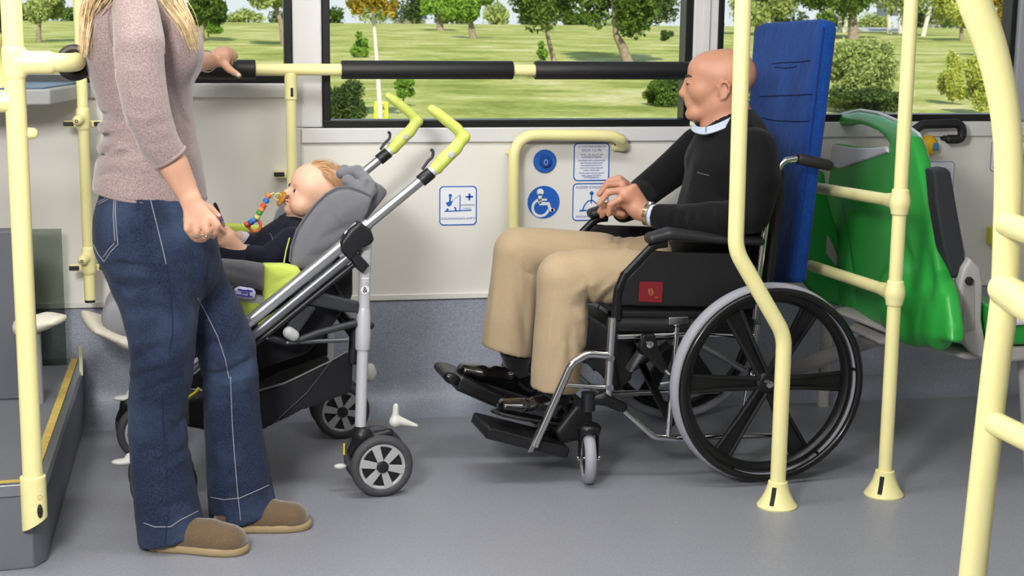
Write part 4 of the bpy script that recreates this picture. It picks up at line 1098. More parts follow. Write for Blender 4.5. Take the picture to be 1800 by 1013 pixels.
def pedal(c, sc=1.0, parent=None, flip=1):
    """two-lobed white brake pedal"""
    s = Soft().ell(c+np.array([0, 0, 0.0]), (0.016*sc, 0.014*sc, 0.016*sc), k=0.006)
    s.cone(c, c+np.array([0.003*flip, 0, 0.045*sc]), 0.011*sc, 0.008*sc, 0.008)
    s.cone(c+np.array([0.01*flip, 0, 0.004]), c+np.array([0.060*sc*flip, -0.004, -0.012*sc]), 0.013*sc, 0.005*sc, 0.008)
    s.build('brake_pedal', WP, ST_, h=0.003)
# rear near pair, rear far pair
c1 = wheel_pair((671, 819), 0.0)
pedal(S(694, 742, 0.05))
MB().box(c1+SLAT*0.035+SFWD*0.098+np.array([0, 0, 0.045]), SFWD*0.002, SLAT*0.003, np.array([0, 0, 0.016])).build('warning_tag', mat('tag_yellow', (214, 206, 50), 0.5), ST_)
Soft().ell(S(598, 820, 0.06), (0.018, 0.012, 0.008), k=0).build('brake_pedal', WP, ST_, h=0.003)
c2 = wheel_pair((601, 718), 0.60)
Soft().ell(S(650, 655, 0.66), (0.022, 0.02, 0.030), k=0).build('brake_pedal', WP, ST_, h=0.004)
# front pairs, mostly behind the woman's legs
c3 = S(288, 850, -0.02); c3 = wheel_pair((288, 850), -0.02)
c4 = wheel_pair((258, 748), 0.50)
for (px, py, v) in ((216, 812, 0.05), (218, 700, 0.55)):
    Soft().ell(S(px, py, v), (0.030, 0.018, 0.0085), k=0).ell(S(px+12, py-8, v), (0.012, 0.012, 0.012), k=0.008).build('swivel_lock', WP, ST_, h=0.003)
# rear legs
def rear_leg(v, dv, near=True):
    o = (lambda px, py: S(px, py, 0.06)+SLAT*(v-0.06))
    MB().tube([o(633, 748), o(637, 612)], 0.0155, 20).build('rear_leg', ALU2, ST_)
    MB().tube([o(638, 560), o(641, 470)], 0.0165, 20).build('rear_leg', ALU2, ST_)
    MB().tube([o(636.5, 614), o(636.7, 610), o(637.6, 585), o(638.2, 548), o(638.4, 540)], [0.0185, 0.021, 0.0215, 0.019, 0.0168], 22).build('leg_sleeve', ALU2, ST_)
    Soft().ecap(o(640, 478), o(641, 432), (0.0165, 0.017), (0.020, 0.016), SFWD, 0.005).build('leg_head', ALU2, ST_, h=0.004)
    MB().ball(o(651, 572), 0.010).build('leg_button', DPB, ST_)
rear_leg(0.055, 0)
rear_leg(0.60, 0)
q = S(639.5, 508, 0.055)-SLAT*0.0168
MB().lathe(q, -SLAT, [(0, 0.0115), (0.0006, 0.0115)], 30).build('sticker', PAPER, ST_, smooth=False)
text_mesh('&', 'sticker_print', q-SLAT*0.0014, -SFWD, WZ, 0.022, BLK, ST_)
for dy in (-20, -15): MB().box(S(639.5, 508+dy, 0.055)-SLAT*0.0168, SFWD*0.010, SLAT*0.0006, WZ*(0.002 if dy == -20 else 0.0008)).build('sticker', PAPER, ST_)

# main tubes
def main_tube(v):
    o = (lambda px, py: S(px, py, 0.03)+SLAT*(v-0.03))
    k = unit(o(753, 307)-o(439, 565)); dn = unit(np.cross(k, SLAT)); dn = dn if dn[2] < 0 else -dn
    MB().tube([o(753, 307), o(628, 410)], 0.0135, 20).build('push_tube', ALU, ST_)
    MB().tube([o(648, 393), o(439, 565)], 0.0165, 20, flat=0.8, side=dn).build('main_tube', ALU, ST_)
    a, b = o(439, 565), o(300, 680)
    MB().tube([a, b], 0.0165, 20, flat=0.8, side=dn).build('main_tube', ALU, ST_)
    MB().tube([o(620, 437)+dn*0.012, o(425, 597)+dn*0.012], 0.013, 16, flat=0.7, side=dn).build('side_rail', mat('rail_grey', (118, 120, 126), 0.35, 0.6), ST_)
    MB().tube([o(622, 450)+dn*0.018, o(420, 617)+dn*0.014], 0.008, 12).build('side_rail', DPB, ST_)
    # clamp near the grip
    c = o(746, 312); MB().tube([o(739, 319), o(740, 318), o(757, 304), o(758, 303)], [0.0165, 0.0178, 0.0178, 0.0165], 20).build('clamp', DPB, ST_); CLP = ST_
    MB().tube(smooth_path([o(742, 298), o(752, 284), o(760, 276), o(761, 266), o(757, 263)], 4), 0.0042, 10).build('clamp_lever', DP, ST_)
    # grip
    gl = Soft().chain([o(765, 297), o(778, 283), o(800, 262), o(814, 243)], [0.0165, 0.0185, 0.0180, 0.0155], 0.006)
    gl.chain([o(815, 241), o(803, 226), o(785, 212), o(770, 200), o(759, 192)], [0.0150, 0.0150, 0.0148, 0.0142, 0.0118], 0.01)
    gl.ell(o(817, 240), (0.013, 0.015, 0.012), k=0.01)
    gl.cone(o(775, 290), o(772, 300), 0.012, 0.008, 0.006)
    GP = gl.build('push_grip', LIME, ST_, h=0.004)
    MB().tube([o(764, 298), o(757, 304)], 0.0150, 20).build('clamp_ring', ALU2, ST_)
    MB().lathe(o(790, 271)-SLAT*0.016, -SLAT, [(0, 0.0085), (0.006, 0.008), (0.007, 0.003)], 20).build('grip_button', ALU2, GP)
    # folding joint
    Soft().slab([o(612, 402), o(630, 388), o(650, 402), o(656, 420), o(650, 428), o(632, 436), o(614, 458), o(598, 440), o(596, 425)], SLAT, 0.024, 0.008, k=0).build('fold_joint', DPB, ST_, h=0.004)
    Soft().slab([o(610, 448), o(622, 440), o(636, 452), o(648, 465), o(636, 480), o(624, 470)], SLAT, 0.020, 0.006, k=0).build('fold_joint', DPB, ST_, h=0.004)
    MB().tube([o(606, 411), o(626, 393)], 0.006, 10).build('joint_strip', ALU, ST_)
main_tube(0.03)
main_tube(0.60)
for v_, cc_ in ((0.03, c3), (0.60, c4)):
    MB().tube([S(300, 680, 0.03)+SLAT*(v_-0.03), cc_+SLAT*0.05+np.array([0, 0, 0.08])+SFWD*0.04], 0.014, 16).build('front_leg', ALU2, ST_)
# linkage under the seat
def S3(px, py): return S(px, py, 0.045)
Soft().slab([S3(532, 530), S3(545, 513), S3(565, 514), S3(630, 530), S3(628, 550), S3(600, 547), S3(535, 534)], SLAT, 0.012, 0.005, k=0).build('link_bar', DP, ST_, h=0.004)
Soft().slab([S3(536, 534), S3(556, 540), S3(520, 592), S3(500, 588), S3(508, 560)], SLAT, 0.011, 0.005, k=0).build('link_bar', DP, ST_, h=0.004)
MB().tube([S3(520, 600), S3(560, 585), S3(626, 568)], 0.010, 12).build('link_bar', DP, ST_)
MB().tube([S3(470, 594), S3(500, 601), S3(506, 602)], 0.011, 12).build('link_bar', DPB, ST_)
MB().tube([S3(506, 602), S3(612, 598)], 0.0065, 12).build('link_bar', mat('grey_rod', (96, 98, 102), 0.35, 0.7), ST_)
Soft().cone(S(508, 585, .03), S(516, 590, .03), 0.017, 0.016, 0.005).build('link_knob', mat('knob_grey', (170, 172, 172), 0.4), ST_, h=0.004)
for px, py in ((469, 594), (505, 602)): MB().lathe(S(px, py, .033), -SLAT, [(0, 0.004), (0.003, 0.0035)], 12).build('rivet', CHROME, ST_)
MB().tube([S(575, 470, .3), S(600, 560, .3), S(628, 600, .3)], 0.012, 10).build('link_bar', DPB, ST_)
MB().tube([S(585, 498, .1), S(612, 540, .1)], 0.006, 10).build('link_bar', DPB, ST_)
MB().bx(0, 1, 0, 1, 0, 1) if False else None
MB().tube([S(630, 580, .06), S(630, 580, .06)+SLAT*0.54], 0.011, 12).build('cross_bar', DPB, ST_)
Soft().slab([S(618, 560, .09), S(630, 560, .09), S(630, 640, .09), S(612, 640, .09)], SLAT, 0.02, 0.006, k=0).build('leg_bracket', DPB, ST_, h=0.005)
# basket
bs = [(330, 640), (450, 592), (560, 602), (624, 600), (624, 662), (614, 690), (575, 705), (530, 722), (460, 757), (400, 765), (330, 745)]
def thinw(pts, v, half, name, m, **kw): return Soft().slab([S(px, py, v) for px, py in pts], SLAT, half, 0.004, k=0, **kw).build(name, m, ST_, h=0.007)
thinw([(330, 700), (455, 688), (530, 660), (575, 638), (612, 617), (622, 640), (618, 690), (575, 706), (530, 722), (460, 757), (400, 765), (330, 750)], 0.10, 0.006, 'basket_side', BLF)
fs = [S(px, py, 0.10)+SLAT*0.44 for px, py in ((330, 640), (450, 592), (624, 595), (622, 690), (460, 757), (330, 750))]
Soft().slab(fs, SLAT, 0.006, 0.004, k=0).build('basket_side', BLF, ST_, h=0.008)
bb = [S(px, py, 0.10) for px, py in ((330, 750), (400, 763), (460, 755), (530, 720), (618, 688))]
rows = []
for p in bb: rows.append([p, p+SLAT*0.44, p+SLAT*0.44+np.array([0, 0, 0.006]), p+np.array([0, 0, 0.006])])
MB().ringtube(rows).build('basket_floor', BLF, ST_)
MB().tube([S(px, py, 0.093) for px, py in ((360, 705), (455, 687), (500, 674), (530, 660), (575, 638), (612, 617))], 0.0032, 8).build('basket_piping', mat('piping_grey', (92, 92, 96), 0.5), ST_)
MB().tube([S(px, py, 0.092) for px, py in ((585, 632), (540, 690), (480, 745))], 0.0016, 8).build('basket_piping', mat('piping_dark', (52, 52, 58), 0.5), ST_)
# under-seat black fabric and seat
us = [(400, 560), (470, 545), (560, 470), (600, 450), (600, 500), (560, 560), (520, 600), (440, 625), (380, 620)]
Soft().slab([S(px, py, 0.33) for px, py in us], SLAT, 0.20, 0.02, k=0).build('seat_base', BLF, ST_, h=0.009)
thinw([(490, 540), (520, 520), (500, 560), (478, 584), (455, 590), (450, 570)], 0.075, 0.006, 'lime_webbing', LIMEF)
thinw([(400, 530), (470, 522), (455, 545), (430, 562), (400, 565)], 0.085, 0.006, 'lime_webbing', LIMEF)
MB().box(S(585, 450, .32), SLAT*0.03, unit(S(560, 540, .3)-S(590, 450, .3))*0.07, SFWD*0.004).build('webbing', BLF, ST_, bevel=0.002)
# padded shell
def S2(px, py, v): return S(px, py, v)
rec = unit(S(618, 330, .3)-S(520, 470, .3))
bn_ = unit(np.cross(rec, SLAT)); bn_ = bn_ if bn_[0] < 0 else -bn_
bk0, bk1 = S(530, 470, .31), S(655, 318, .31)
s = Soft().slab([bk0-SLAT*0.19, bk0+SLAT*0.19, bk1+SLAT*0.16, bk1-SLAT*0.16], np.cross(unit(bk1-bk0), SLAT), 0.022, 0.012, k=0)
s.build('backrest', GREYD, ST_, h=0.007)
sp0, sp1 = S(395, 500, .31), S(540, 478, .31)
s = Soft().slab([sp0-SLAT*0.18, sp0+SLAT*0.18, sp1+SLAT*0.18, sp1-SLAT*0.18], np.cross(unit(sp1-sp0), SLAT), 0.03, 0.015, k=0)
s.build('seat_pad', GREYD, ST_, h=0.008)
wing = [(509, 462), (512, 435), (522, 405), (536, 382), (553, 360), (572, 342), (592, 331), (610, 329), (630, 334), (650, 343), (653, 352), (646, 372), (636, 392), (612, 412), (590, 432), (556, 462), (540, 474), (515, 470)]
s = Soft().slab([S2(px, py, 0.105) for px, py in wing], SLAT, 0.012, 0.009, 0.016, 0.06, k=0)
s.fold(S2(640, 385, .09), S2(560, 420, .09), 0.012, -0.004); s.fold(S2(610, 412, .09), S2(548, 440, .09), 0.012, 0.004); s.fold(S2(575, 445, .09), S2(530, 450, .09), 0.010, -0.003)
s.build('side_wing', GREYF, ST_, h=0.005)
MB().tube([S2(px, py, 0.09) for px, py in ((509, 460), (512, 434), (522, 404), (537, 381), (554, 359), (573, 341), (592, 330), (611, 328), (632, 334), (653, 344))], 0.0028, 8).build('wing_piping', GREYD, ST_)
s = Soft().slab([S2(px, py, 0.105)+SLAT*0.41 for px, py in wing], SLAT, 0.012, 0.009, 0.016, 0.06, k=0).build('side_wing', GREYF, ST_, h=0.007)
# bunched cloth at the top of the shell
s = Soft()
s.ell(S(628, 322, .30), (0.045, 0.17, 0.035), k=0.02); s.ell(S(648, 335, .16), (0.022, 0.05, 0.022), k=0.015)
s.cone(S(600, 305, .18), S(628, 302, .20), 0.016, 0.018, 0.012); s.cone(S(628, 302, .20), S(650, 322, .14), 0.016, 0.014, 0.01)
s.cone(S(640, 318, .13), S(633, 338, .12), 0.012, 0.012, 0.008); s.cone(S(652, 328, .13), S(640, 350, .11), 0.010, 0.012, 0.008)
s.cone(S(612, 318, .14), S(645, 348, .11), 0.018, 0.014, 0.014)
s.cone(S(605, 300, .42), S(640, 310, .40), 0.018, 0.016, 0.012)
s.build('hood_cloth', GREYF, ST_, h=0.005)
# bumper bar with lime cuff, near side and far side
s = Soft().slab([S(px, py, 0.085) for px, py in ((372, 452), (392, 455), (430, 458), (466, 464), (467, 512), (440, 505), (415, 502), (372, 500))], SLAT, 0.020, 0.014, 0.010, 0.03, k=0)
s.fold(S(385, 470, .06), S(460, 490, .06), 0.008, -0.003); s.build('side_bumper', GREYD, ST_, h=0.005)
s = Soft().slab([S(px, py, 0.08) for px, py in ((463, 463), (500, 463), (523, 468), (529, 478), (527, 497), (515, 510), (495, 522), (463, 536), (461, 500))], SLAT, 0.022, 0.012, 0.008, 0.03, k=0)
s.fold(S(475, 500, .055), S(525, 480, .055), 0.006, -0.003); s.build('lime_cuff', LIMEF, ST_, h=0.004)
s = Soft().slab([S(px, py, 0.09) for px, py in ((400, 508), (463, 520), (464, 535), (440, 534), (400, 520))], SLAT, 0.012, 0.005, k=0).build('under_bumper', mat('pale_grey_cloth', (176, 176, 182), 0.7), ST_, h=0.004)
MB().tube([S(509, 418, .095), S(503, 440, .09), S(499, 462, .085)], 0.005, 8, flat=0.4, side=SLAT).build('lime_strap', LIMEF, ST_)
Soft().slab([S(px, py, 0.52) for px, py in ((395, 392), (425, 394), (470, 398), (470, 404), (430, 410), (395, 408))], SLAT, 0.02, 0.006, k=0).build('lime_cuff', LIMEF, ST_, h=0.005)
Soft().slab([S(px, py, 0.52) for px, py in ((372, 400), (440, 404), (520, 420), (520, 480), (372, 480))], SLAT, 0.02, 0.006, k=0).build('side_bumper', GREYD, ST_, h=0.007)
MB().tube([S(330, 700, .12), S(344, 690, .12), S(350, 682, .12)], 0.004, 8).build('tension_cord', mat('tag_yellow', (214, 206, 50), 0.5), ST_)
Soft().slab([S(px, py, 0.32) for px, py in ((320, 500), (385, 500), (400, 600), (330, 620))], SLAT, 0.16, 0.02, k=0).build('leg_rest', BLF, ST_, h=0.009)
# packet wedged under the bumper
o = Soft().slab([S(px, py, 0.062) for px, py in ((411, 508), (420, 503), (445, 507), (450, 514), (447, 526), (430, 526), (414, 522))], SLAT, 0.008, 0.006, 0.003, 0.02, k=0).build('wipes_packet', mat('packet_violet', (196, 196, 226), 0.35, noise=(0.1, 0)), h=0.003)
tag(o, 'small white and violet packet tucked under the grey stroller bumper', 'packet')
PK = mat('packet_print', (66, 52, 150), 0.4)
tb = bvh(o)
for pth in ([(418, 509), (428, 511), (444, 512)], [(416, 518), (430, 521), (444, 522)], [(424, 515), (434, 515)], [(436, 509), (438, 522)]):
    surf_line(tb, pth, 0.0022, 'print', PK, o, lift=0.0002, dens=3)
# ------------------------------------------------------------ people
RH = unit((RT[0], RT[1], 0)); TC = -FWH; ZU = np.array([0, 0, 1.0])      # camera right, towards camera, up
SKIN = mat('skin_fair', (208, 160, 134), 0.5, noise=(9, 0.05), bump=(350, 0.12, 0.0006), sss=0.12)
SKINM = mat('skin_man', (188, 136, 111), 0.45, noise=(14, 0.08), bump=(300, 0.15, 0.0007), sss=0.12)
SKINB = mat('skin_baby', (224, 178, 152), 0.45, noise=(10, 0.05), sss=0.15)
LIP = mat('lips', (190, 112, 98), 0.4, sss=0.1)
EYEW = mat('eye_white', (225, 220, 215), 0.15); EYED = mat('eye_iris', (44, 34, 30), 0.1)
BROW = mat('brow_hair', (62, 46, 38), 0.8)

def head_fn(O, f, u, H, sx=1.0, baby=False):
    f = unit(f); u = unit(u-f*(u@f)); l = np.cross(u, f)
    def w(x, y, z): return O+H*(x*sx*f+y*l+z*u)
    return w, np.array([f, l, u])
def head_soft(s, w, A, H, baby=False, neck=None):
    E = lambda c, r, k=0.01, op='+': s.ell(w(*c), np.array(r)*H, A, k*H*4.5, op)
    C = lambda a, b, ra, rb, k=0.01, op='+': s.cone(w(*a), w(*b), ra*H, rb*H, k*H*4.5, op)
    if not baby:
        E((-.06, 0, .66), (.43, .335, .345), .02); E((.10, 0, .46), (.27, .265, .38), .03); E((.195, 0, .70), (.245, .26, .22), .03)
        for sg in (-1, 1):
            C((-.07, .21*sg, .30), (.27, .09*sg, .080), .085, .075, .03)
            E((.25, .155*sg, .41), (.14, .12, .13), .03)
            C((.395, .05*sg, .580), (.29, .20*sg, .575), .040, .032, .012)
            E((.475, .140*sg, .505), (.068, .080, .048), .014, '-')
            E((.372, .134*sg, .520), (.048, .056, .026), .006)
            E((.372, .134*sg, .472), (.040, .052, .016), .006)
            E((.445, .045*sg, .342), (.045, .032, .032), .008)
        E((.335, 0, .07), (.09, .10, .072), .02); E((.32, 0, .15), (.10, .12, .09), .02); E((.355, 0, .25), (.075, .13, .09), .02)
        E((.33, 0, .42), (.115, .13, .17), .02)
        C((.405, 0, .565), (.470, 0, .385), .038, .048, .012); E((.478, 0, .362), (.046, .046, .038), .008)
        E((.418, 0, .262), (.030, .085, .018), .006); E((.410, 0, .215), (.030, .072, .021), .006)
        E((.455, 0, .238), (.040, .10, .007), .002, '-')
        E((.445, 0, .155), (.04, .09, .02), .012, '-')
    else:
        E((-.10, 0, .64), (.50, .42, .40), .02); E((.10, 0, .40), (.28, .31, .34), .03); E((.20, 0, .62), (.24, .30, .26), .03)
        for sg in (-1, 1):
            E((.20, .19*sg, .26), (.15, .14, .14), .03)
            E((.425, .135*sg, .44), (.06, .075, .045), .014, '-')
            E((.345, .136*sg, .435), (.060, .066, .060), .006)
            E((.405, .136*sg, .432), (.034, .050, .026), .002, '-')
            E((.43, .035*sg, .315), (.035, .028, .025), .008)
        E((.25, 0, .09), (.10, .10, .08), .02)
        C((.39, 0, .43), (.455, 0, .335), .025, .038, .012)
        E((.40, 0, .225), (.035, .08, .02), .006); E((.385, 0, .175), (.035, .065, .022), .006); E((.43, 0, .20), (.03, .07, .006), .002, '-')
    for sg in (-1, 1):      # ears
        ez = .45 if not baby else .40; ey = .325 if not baby else .40; ex = -.04 if not baby else -.06
        tilt = -.05
        rim = [(ex+.045, ey-.01, ez-.07), (ex+.055, ey+.01, ez+.03), (ex+.02, ey+.035, ez+.105), (ex-.04, ey+.05, ez+.115), (ex-.08, ey+.05, ez+.06), (ex-.075, ey+.04, ez-.02), (ex-.03, ey+.02, ez-.10), (ex+.015, ey, ez-.12)]
        for i in range(len(rim)-1):
            a, b = rim[i], rim[i+1]; C((a[0], a[1]*sg, a[2]), (b[0], b[1]*sg, b[2]), .019, .019, .003)
        E((ex-.01, (ey+.0)*sg, ez), (.065, .028, .10), .004)
        E((ex+.005, (ey+.038)*sg, ez-.005), (.03, .02, .055), .004, '-')
def face_parts(par, w, A, H, baby=False, brow=True, lipm=LIP):
    for sg in (-1, 1):
        c = (.376, .134*sg, .497) if not baby else (.352, .136*sg, .435)
        EB = MB().ball(w(*c), H*(.038 if not baby else .052), axes=A).build('eyeball', EYEW, par)
        MB().ball(w(c[0]+(.0285 if not baby else .026), c[1]+.002*sg, c[2]), H*(.020 if not baby else .034), axes=A).build('iris', EYED, EB)
        if brow:
            pts = [(.428, .055*sg, .602), (.408, .13*sg, .622), (.335, .20*sg, .60)] if not baby else [(.40, .07*sg, .54), (.37, .15*sg, .555), (.31, .21*sg, .53)]
            MB().tube([w(*p) for p in smooth_path(pts, 5)], [H*q for q in np.linspace(.022, .010, 11)] if not baby else H*.004, 8).build('eyebrow', BROW if not baby else mat('baby_brow', (196, 150, 112), 0.8), par)
    # upper lid crease as a thin lid
        MB().tube([w(*p) for p in smooth_path([(c[0]+.015, c[1]-.052, c[2]+.008), (c[0]+.050, c[1], c[2]+(.014 if not baby else .030)), (c[0]+.005, c[1]+.052, c[2]+.008)], 4)], H*.0065, 8).build('eyelash', BROW, par)

def finger(s, pts, r0, r1, k=0.004):
    n = len(pts); s.chain(pts, [r0+(r1-r0)*i/(n-1) for i in range(n)], k)

# ============================================================ the woman
WD = 3.78
def w_(px, py, d=WD): return D(px, py, d)
def mp(d=WD): return d/math.cos(math.radians(6))/F_PX
wo = G(330, 950); WO = empty('person', (w_(300, 950)[0], w_(300, 950)[1], 0), 'person in mauve sweater and flared blue jeans, one hand on the rail', 'person')
WO['skin'] = 'skin_fair'
def rows_chain(s, rows, d, grow=0.0, k=0.03):
    """rows: (y, left px, right px, depth radius, d offset)"""
    pts, rs = [], []
    for y, l, r, dr, do in rows:
        dd = d+do; c = D((l+r)/2, y, dd); pts.append(c); rs.append((max((r-l)/2*m_px(c)+grow, 0.01), dr+grow))
    s.echain(pts, rs, RH, k)
TORSO = [(-75, 200, 285, .075, .02), (-40, 178, 292, .135, .02), (0, 160, 300, .165, .02), (45, 157, 316, .165, .02), (90, 160, 336, .16, .02), (140, 168, 336, .15, .02), (195, 178, 336, .135, .02), (240, 181, 342, .14, .02), (290, 175, 352, .165, .02), (335, 168, 358, .172, .02)]
ARM_N = [((238, 18), .052, 3.62), ((246, 80), .058, 3.585), ((247, 130), .056, 3.575), ((258, 195), .052, 3.57), ((277, 246), .047, 3.585)]
FORE_N = [((277, 246), 3.585, .036), ((306, 292), 3.60, .034), ((324, 328), 3.61, .028), ((334, 347), 3.61, .0245)]
ARM_F = [((288, 35), .055, 3.95), ((305, 90), .05, 4.10), ((318, 128), .044, 4.30), ((330, 114), .040, 4.45)]
NEAR = [(500, 200, 350, .095, -.06), (560, 218, 347, .088, -.06), (610, 229, 343, .078, -.06), (660, 229, 338, .068, -.05), (710, 226, 327, .064, -.04), (760, 226, 328, .066, -.03), (830, 231, 338, .072, -.03), (900, 238, 352, .082, -.03), (975, 246, 372, .09, -.03)]
FAR = [(500, 280, 397, .095, .12), (560, 318, 428, .088, .12), (610, 345, 449, .080, .12), (660, 356, 454, .068, .12), (740, 359, 458, .066, .12), (830, 363, 474, .074, .12), (890, 367, 485, .082, .12), (945, 370, 496, .085, .12)]
# body (one surface: head, trunk, arms, hands, legs)
s = Soft()
hO = w_(252, -68, WD+0.0)
hw, hA = head_fn(hO, unit(RH*0.93-TC*0.35), ZU, 0.215)
head_soft(s, hw, hA, 0.215)
s.echain([w_(232, -100), w_(228, -45)], [(.05, .05), (.07, .08)], RH, 0.02)
rows_chain(s, TORSO, WD, -0.030, 0.03)
rows_chain(s, [(335, 172, 350, .155, 0), (420, 165, 372, .155, 0), (460, 185, 385, .15, 0)], WD, -0.012)
rows_chain(s, NEAR[:-1], WD, -0.022); rows_chain(s, FAR[:-1], WD, -0.022)
s.chain([D(*p, d) for p, r, d in ARM_N], [r-0.014 for p, r, d in ARM_N], 0.02)
s.chain([D(*p, d) for p, r, d in ARM_F], [r-0.012 for p, r, d in ARM_F], 0.02)
s.chain([D(*p, d) for p, d, r in FORE_N], [r for p, d, r in FORE_N], 0.01)
# near (right) hand: back of the hand to the camera, fingers closed round the pen
hd = 3.60
def h_(px, py, dd=0.0): return D(px, py, hd+dd)
s.ecap(h_(335, 350), h_(347, 385), (.0215, .014), (.033, .014), RH, .012)
kn = [((331, 390), (329, 402), (336, 412), (341, 420)), ((346, 394), (346, 407), (349, 416), (350, 423)), ((361, 392), (364, 405), (364, 414), (358, 421)), ((374, 385), (382, 396), (380, 407), (374, 416))]
for i, (a, b, c, e) in enumerate(kn):
    r = (.0088, .0095, .0098, .0092)[i]
    s.cone(h_(338+i*4, 362), h_(*a, -0.004), r*1.05, r*1.12, .008)
    s.cone(h_(*a, -.008), h_(*b, -.010), r*1.08, r, .003); s.cone(h_(*b, -.010), h_(*c, .004), r, r*.95, .003); s.cone(h_(*c, .004), h_(*e, .022), r*.95, r*.82, .003)
finger(s, [h_(352, 360, .012), h_(372, 370, .028), h_(384, 381, .032)], .013, .0088)
# far (left) arm and hand on the rail sleeve
fh = 4.72
def g_(px, py, dd=0.0): return D(px, py, fh+dd)
s.chain([D(322, 116, 4.42), D(348, 108, 4.60), g_(368, 107, -.02)], [.036, .030, .026], .01)
s.ecap(g_(368, 106), g_(392, 98, .0), (.024, .016), (.030, .016), unit(ZU*.8+FWH*.6), .014)
s.ell(g_(392, 97), (.027, .03, .024), k=.012)
for i, (a, b, c, e) in enumerate((((398, 94), (404, 99), (405, 107), (406, 112)), ((394, 91), (405, 93), (410, 99), (412, 106)), ((390, 88), (402, 89), (411, 95), (414, 101)), ((386, 88), (398, 87), (407, 90), (415, 99)))):
    dd = .012+.017*i
    s.cone(g_(*a, dd), g_(*b, dd+.012), .0105, .0098, .006); s.cone(g_(*b, dd+.012), g_(*c, dd+.022), .0098, .009, .003); s.cone(g_(*c, dd+.022), g_(*e, dd+.030), .009, .0078, .003)
s.cone(g_(388, 106, -.005), g_(402, 121, -.03), .0135, .0115, .01); s.cone(g_(402, 121, -.03), g_(420, 133, -.038), .0115, .0088, .004)
s.build('body', SKIN, WO, h=0.0055, relax=1)
face_parts(WO, hw, hA, 0.215)
nl = g_(419, 132, -.047); MB().ball(nl, (.006, .002, .005)).build('thumb_nail', mat('pale_nail', (238, 214, 200), 0.3), WO)
MB().ball(h_(385, 379, .022), (.005, .003, .004)).build('thumb_nail', mat('pink_nail', (224, 160, 170), 0.3), WO)
# rings and bracelet
RING = mat('ring_silver', (214, 208, 190), 0.15, 1.0)
MB().torus(h_(347, 411, -.004), h_(346, 407, -.010)-h_(349, 416, .004), .0103, .0016, 30, 8, r2=.0028).build('ring', RING, WO)
MB().torus(h_(364, 410, -.004), h_(364, 405, -.010)-h_(364, 414, .004), .0108, .0016, 30, 8, r2=.0026).build('ring', RING, WO)
MB().torus(g_(363, 108, -.02), unit(g_(372, 106)-g_(355, 108, -.05)), .031, .0018, 40, 8, r2=.005).build('bracelet', RING, WO)

# sweater
KNIT = fabric('mauve_knit', (122, 104, 104), (172, 153, 150), wave=None, nscale=300, amt=0.6, rough=0.95, sheen=0.4, folds=(9, 0.25, 0.015))
s = Soft()
rows_chain(s, TORSO, WD, 0.0, 0.035)
hem = [(350, 166, 361, .175, .02)]
rows_chain(s, [TORSO[-1]]+hem, WD, 0.0, 0.01)
s.ell(w_(312, 85, WD-.04), (.055, .07, .07), k=.05); s.ell(w_(316, 85, WD+.10), (.055, .07, .07), k=.05)
s.ell(w_(192, 55, WD), (.05, .15, .13), k=.05)
s.chain([D(*p, d) for p, r, d in ARM_N]+[D(303, 284, 3.598)], [r for p, r, d in ARM_N]+[.040], 0.006)
s.chain([D(*p, d) for p, r, d in ARM_F], [r for p, r, d in ARM_F], 0.03)
for a, b, r, dp in (((176, 205), (235, 210), .014, -.012), ((174, 222), (230, 238), .012, .009), ((176, 240), (236, 236), .012, -.009), ((174, 258), (228, 262), .012, .008), ((174, 274), (235, 266), .011, -.007), ((172, 292), (240, 284), .014, .006),
                    ((198, 60), (206, 160), .012, -.006), ((288, 70), (298, 160), .012, -.007), ((214, 175), (245, 262), .010, -.010), ((250, 150), (292, 190), .014, .004), ((240, 185), (300, 205), .012, -.004), ((255, 225), (312, 235), .010, -.004), ((300, 210), (345, 230), .012, -.005), ((290, 150), (340, 150), .014, .004)):
    dd = 3.60 if (a[0] > 190 and b[0] < 320 and a[1] < 232 and a[0] not in (176, 174)) else 3.64
    if a[0] in (176, 174, 172):
        mid = ((a[0]*.6+b[0]*.4), (a[1]*.6+b[1]*.4)); s.fold(D(a[0]-4, a[1], 3.80), D(*mid, 3.665), r, dp*1.6); s.fold(D(*mid, 3.665), D(*b, 3.64), r, dp*1.3)
    else: s.fold(D(*a, dd), D(*b, dd), r, dp*1.5)
for pth, r, dp in (([(174, 208), (196, 211), (223, 208)], 3.5, -.009), ([(172, 216), (200, 219), (226, 220)], 4, .005), ([(176, 229), (195, 226), (214, 221)], 3.5, -.006), ([(172, 246), (186, 238), (204, 231)], 3.5, -.007),
                   ([(174, 238), (190, 232), (206, 226)], 4, .004), ([(178, 277), (196, 260), (218, 252)], 4, -.007), ([(180, 282), (204, 275), (224, 271)], 4, -.005), ([(170, 262), (190, 252), (210, 244)], 5, .006), ([(168, 314), (187, 303), (210, 304)], 4, -.005),
                   ([(228, 235), (236, 262), (246, 290)], 4, -.006), ([(300, 150), (318, 200), (330, 260)], 6, -.004), ([(318, 205), (332, 218), (342, 232)], 4, -.004), ([(290, 215), (298, 250), (318, 262)], 3, .002)):
    s.pfold(pth, r, dp, 3.55, 3.80)
for pth, r, dp in (([(206, 60), (210, 110), (214, 160)], 5, -.003), ([(222, 190), (250, 200), (285, 192)], 5, -.004), ([(228, 212), (262, 222), (300, 212)], 5, -.003), ([(215, 150), (240, 172), (280, 168)], 5, .003), ([(250, 255), (280, 252), (305, 240)], 4, -.003), ([(282, 60), (288, 100), (286, 140)], 5, -.003)):
    s.pfold(pth, r, dp, 3.50, 3.60)
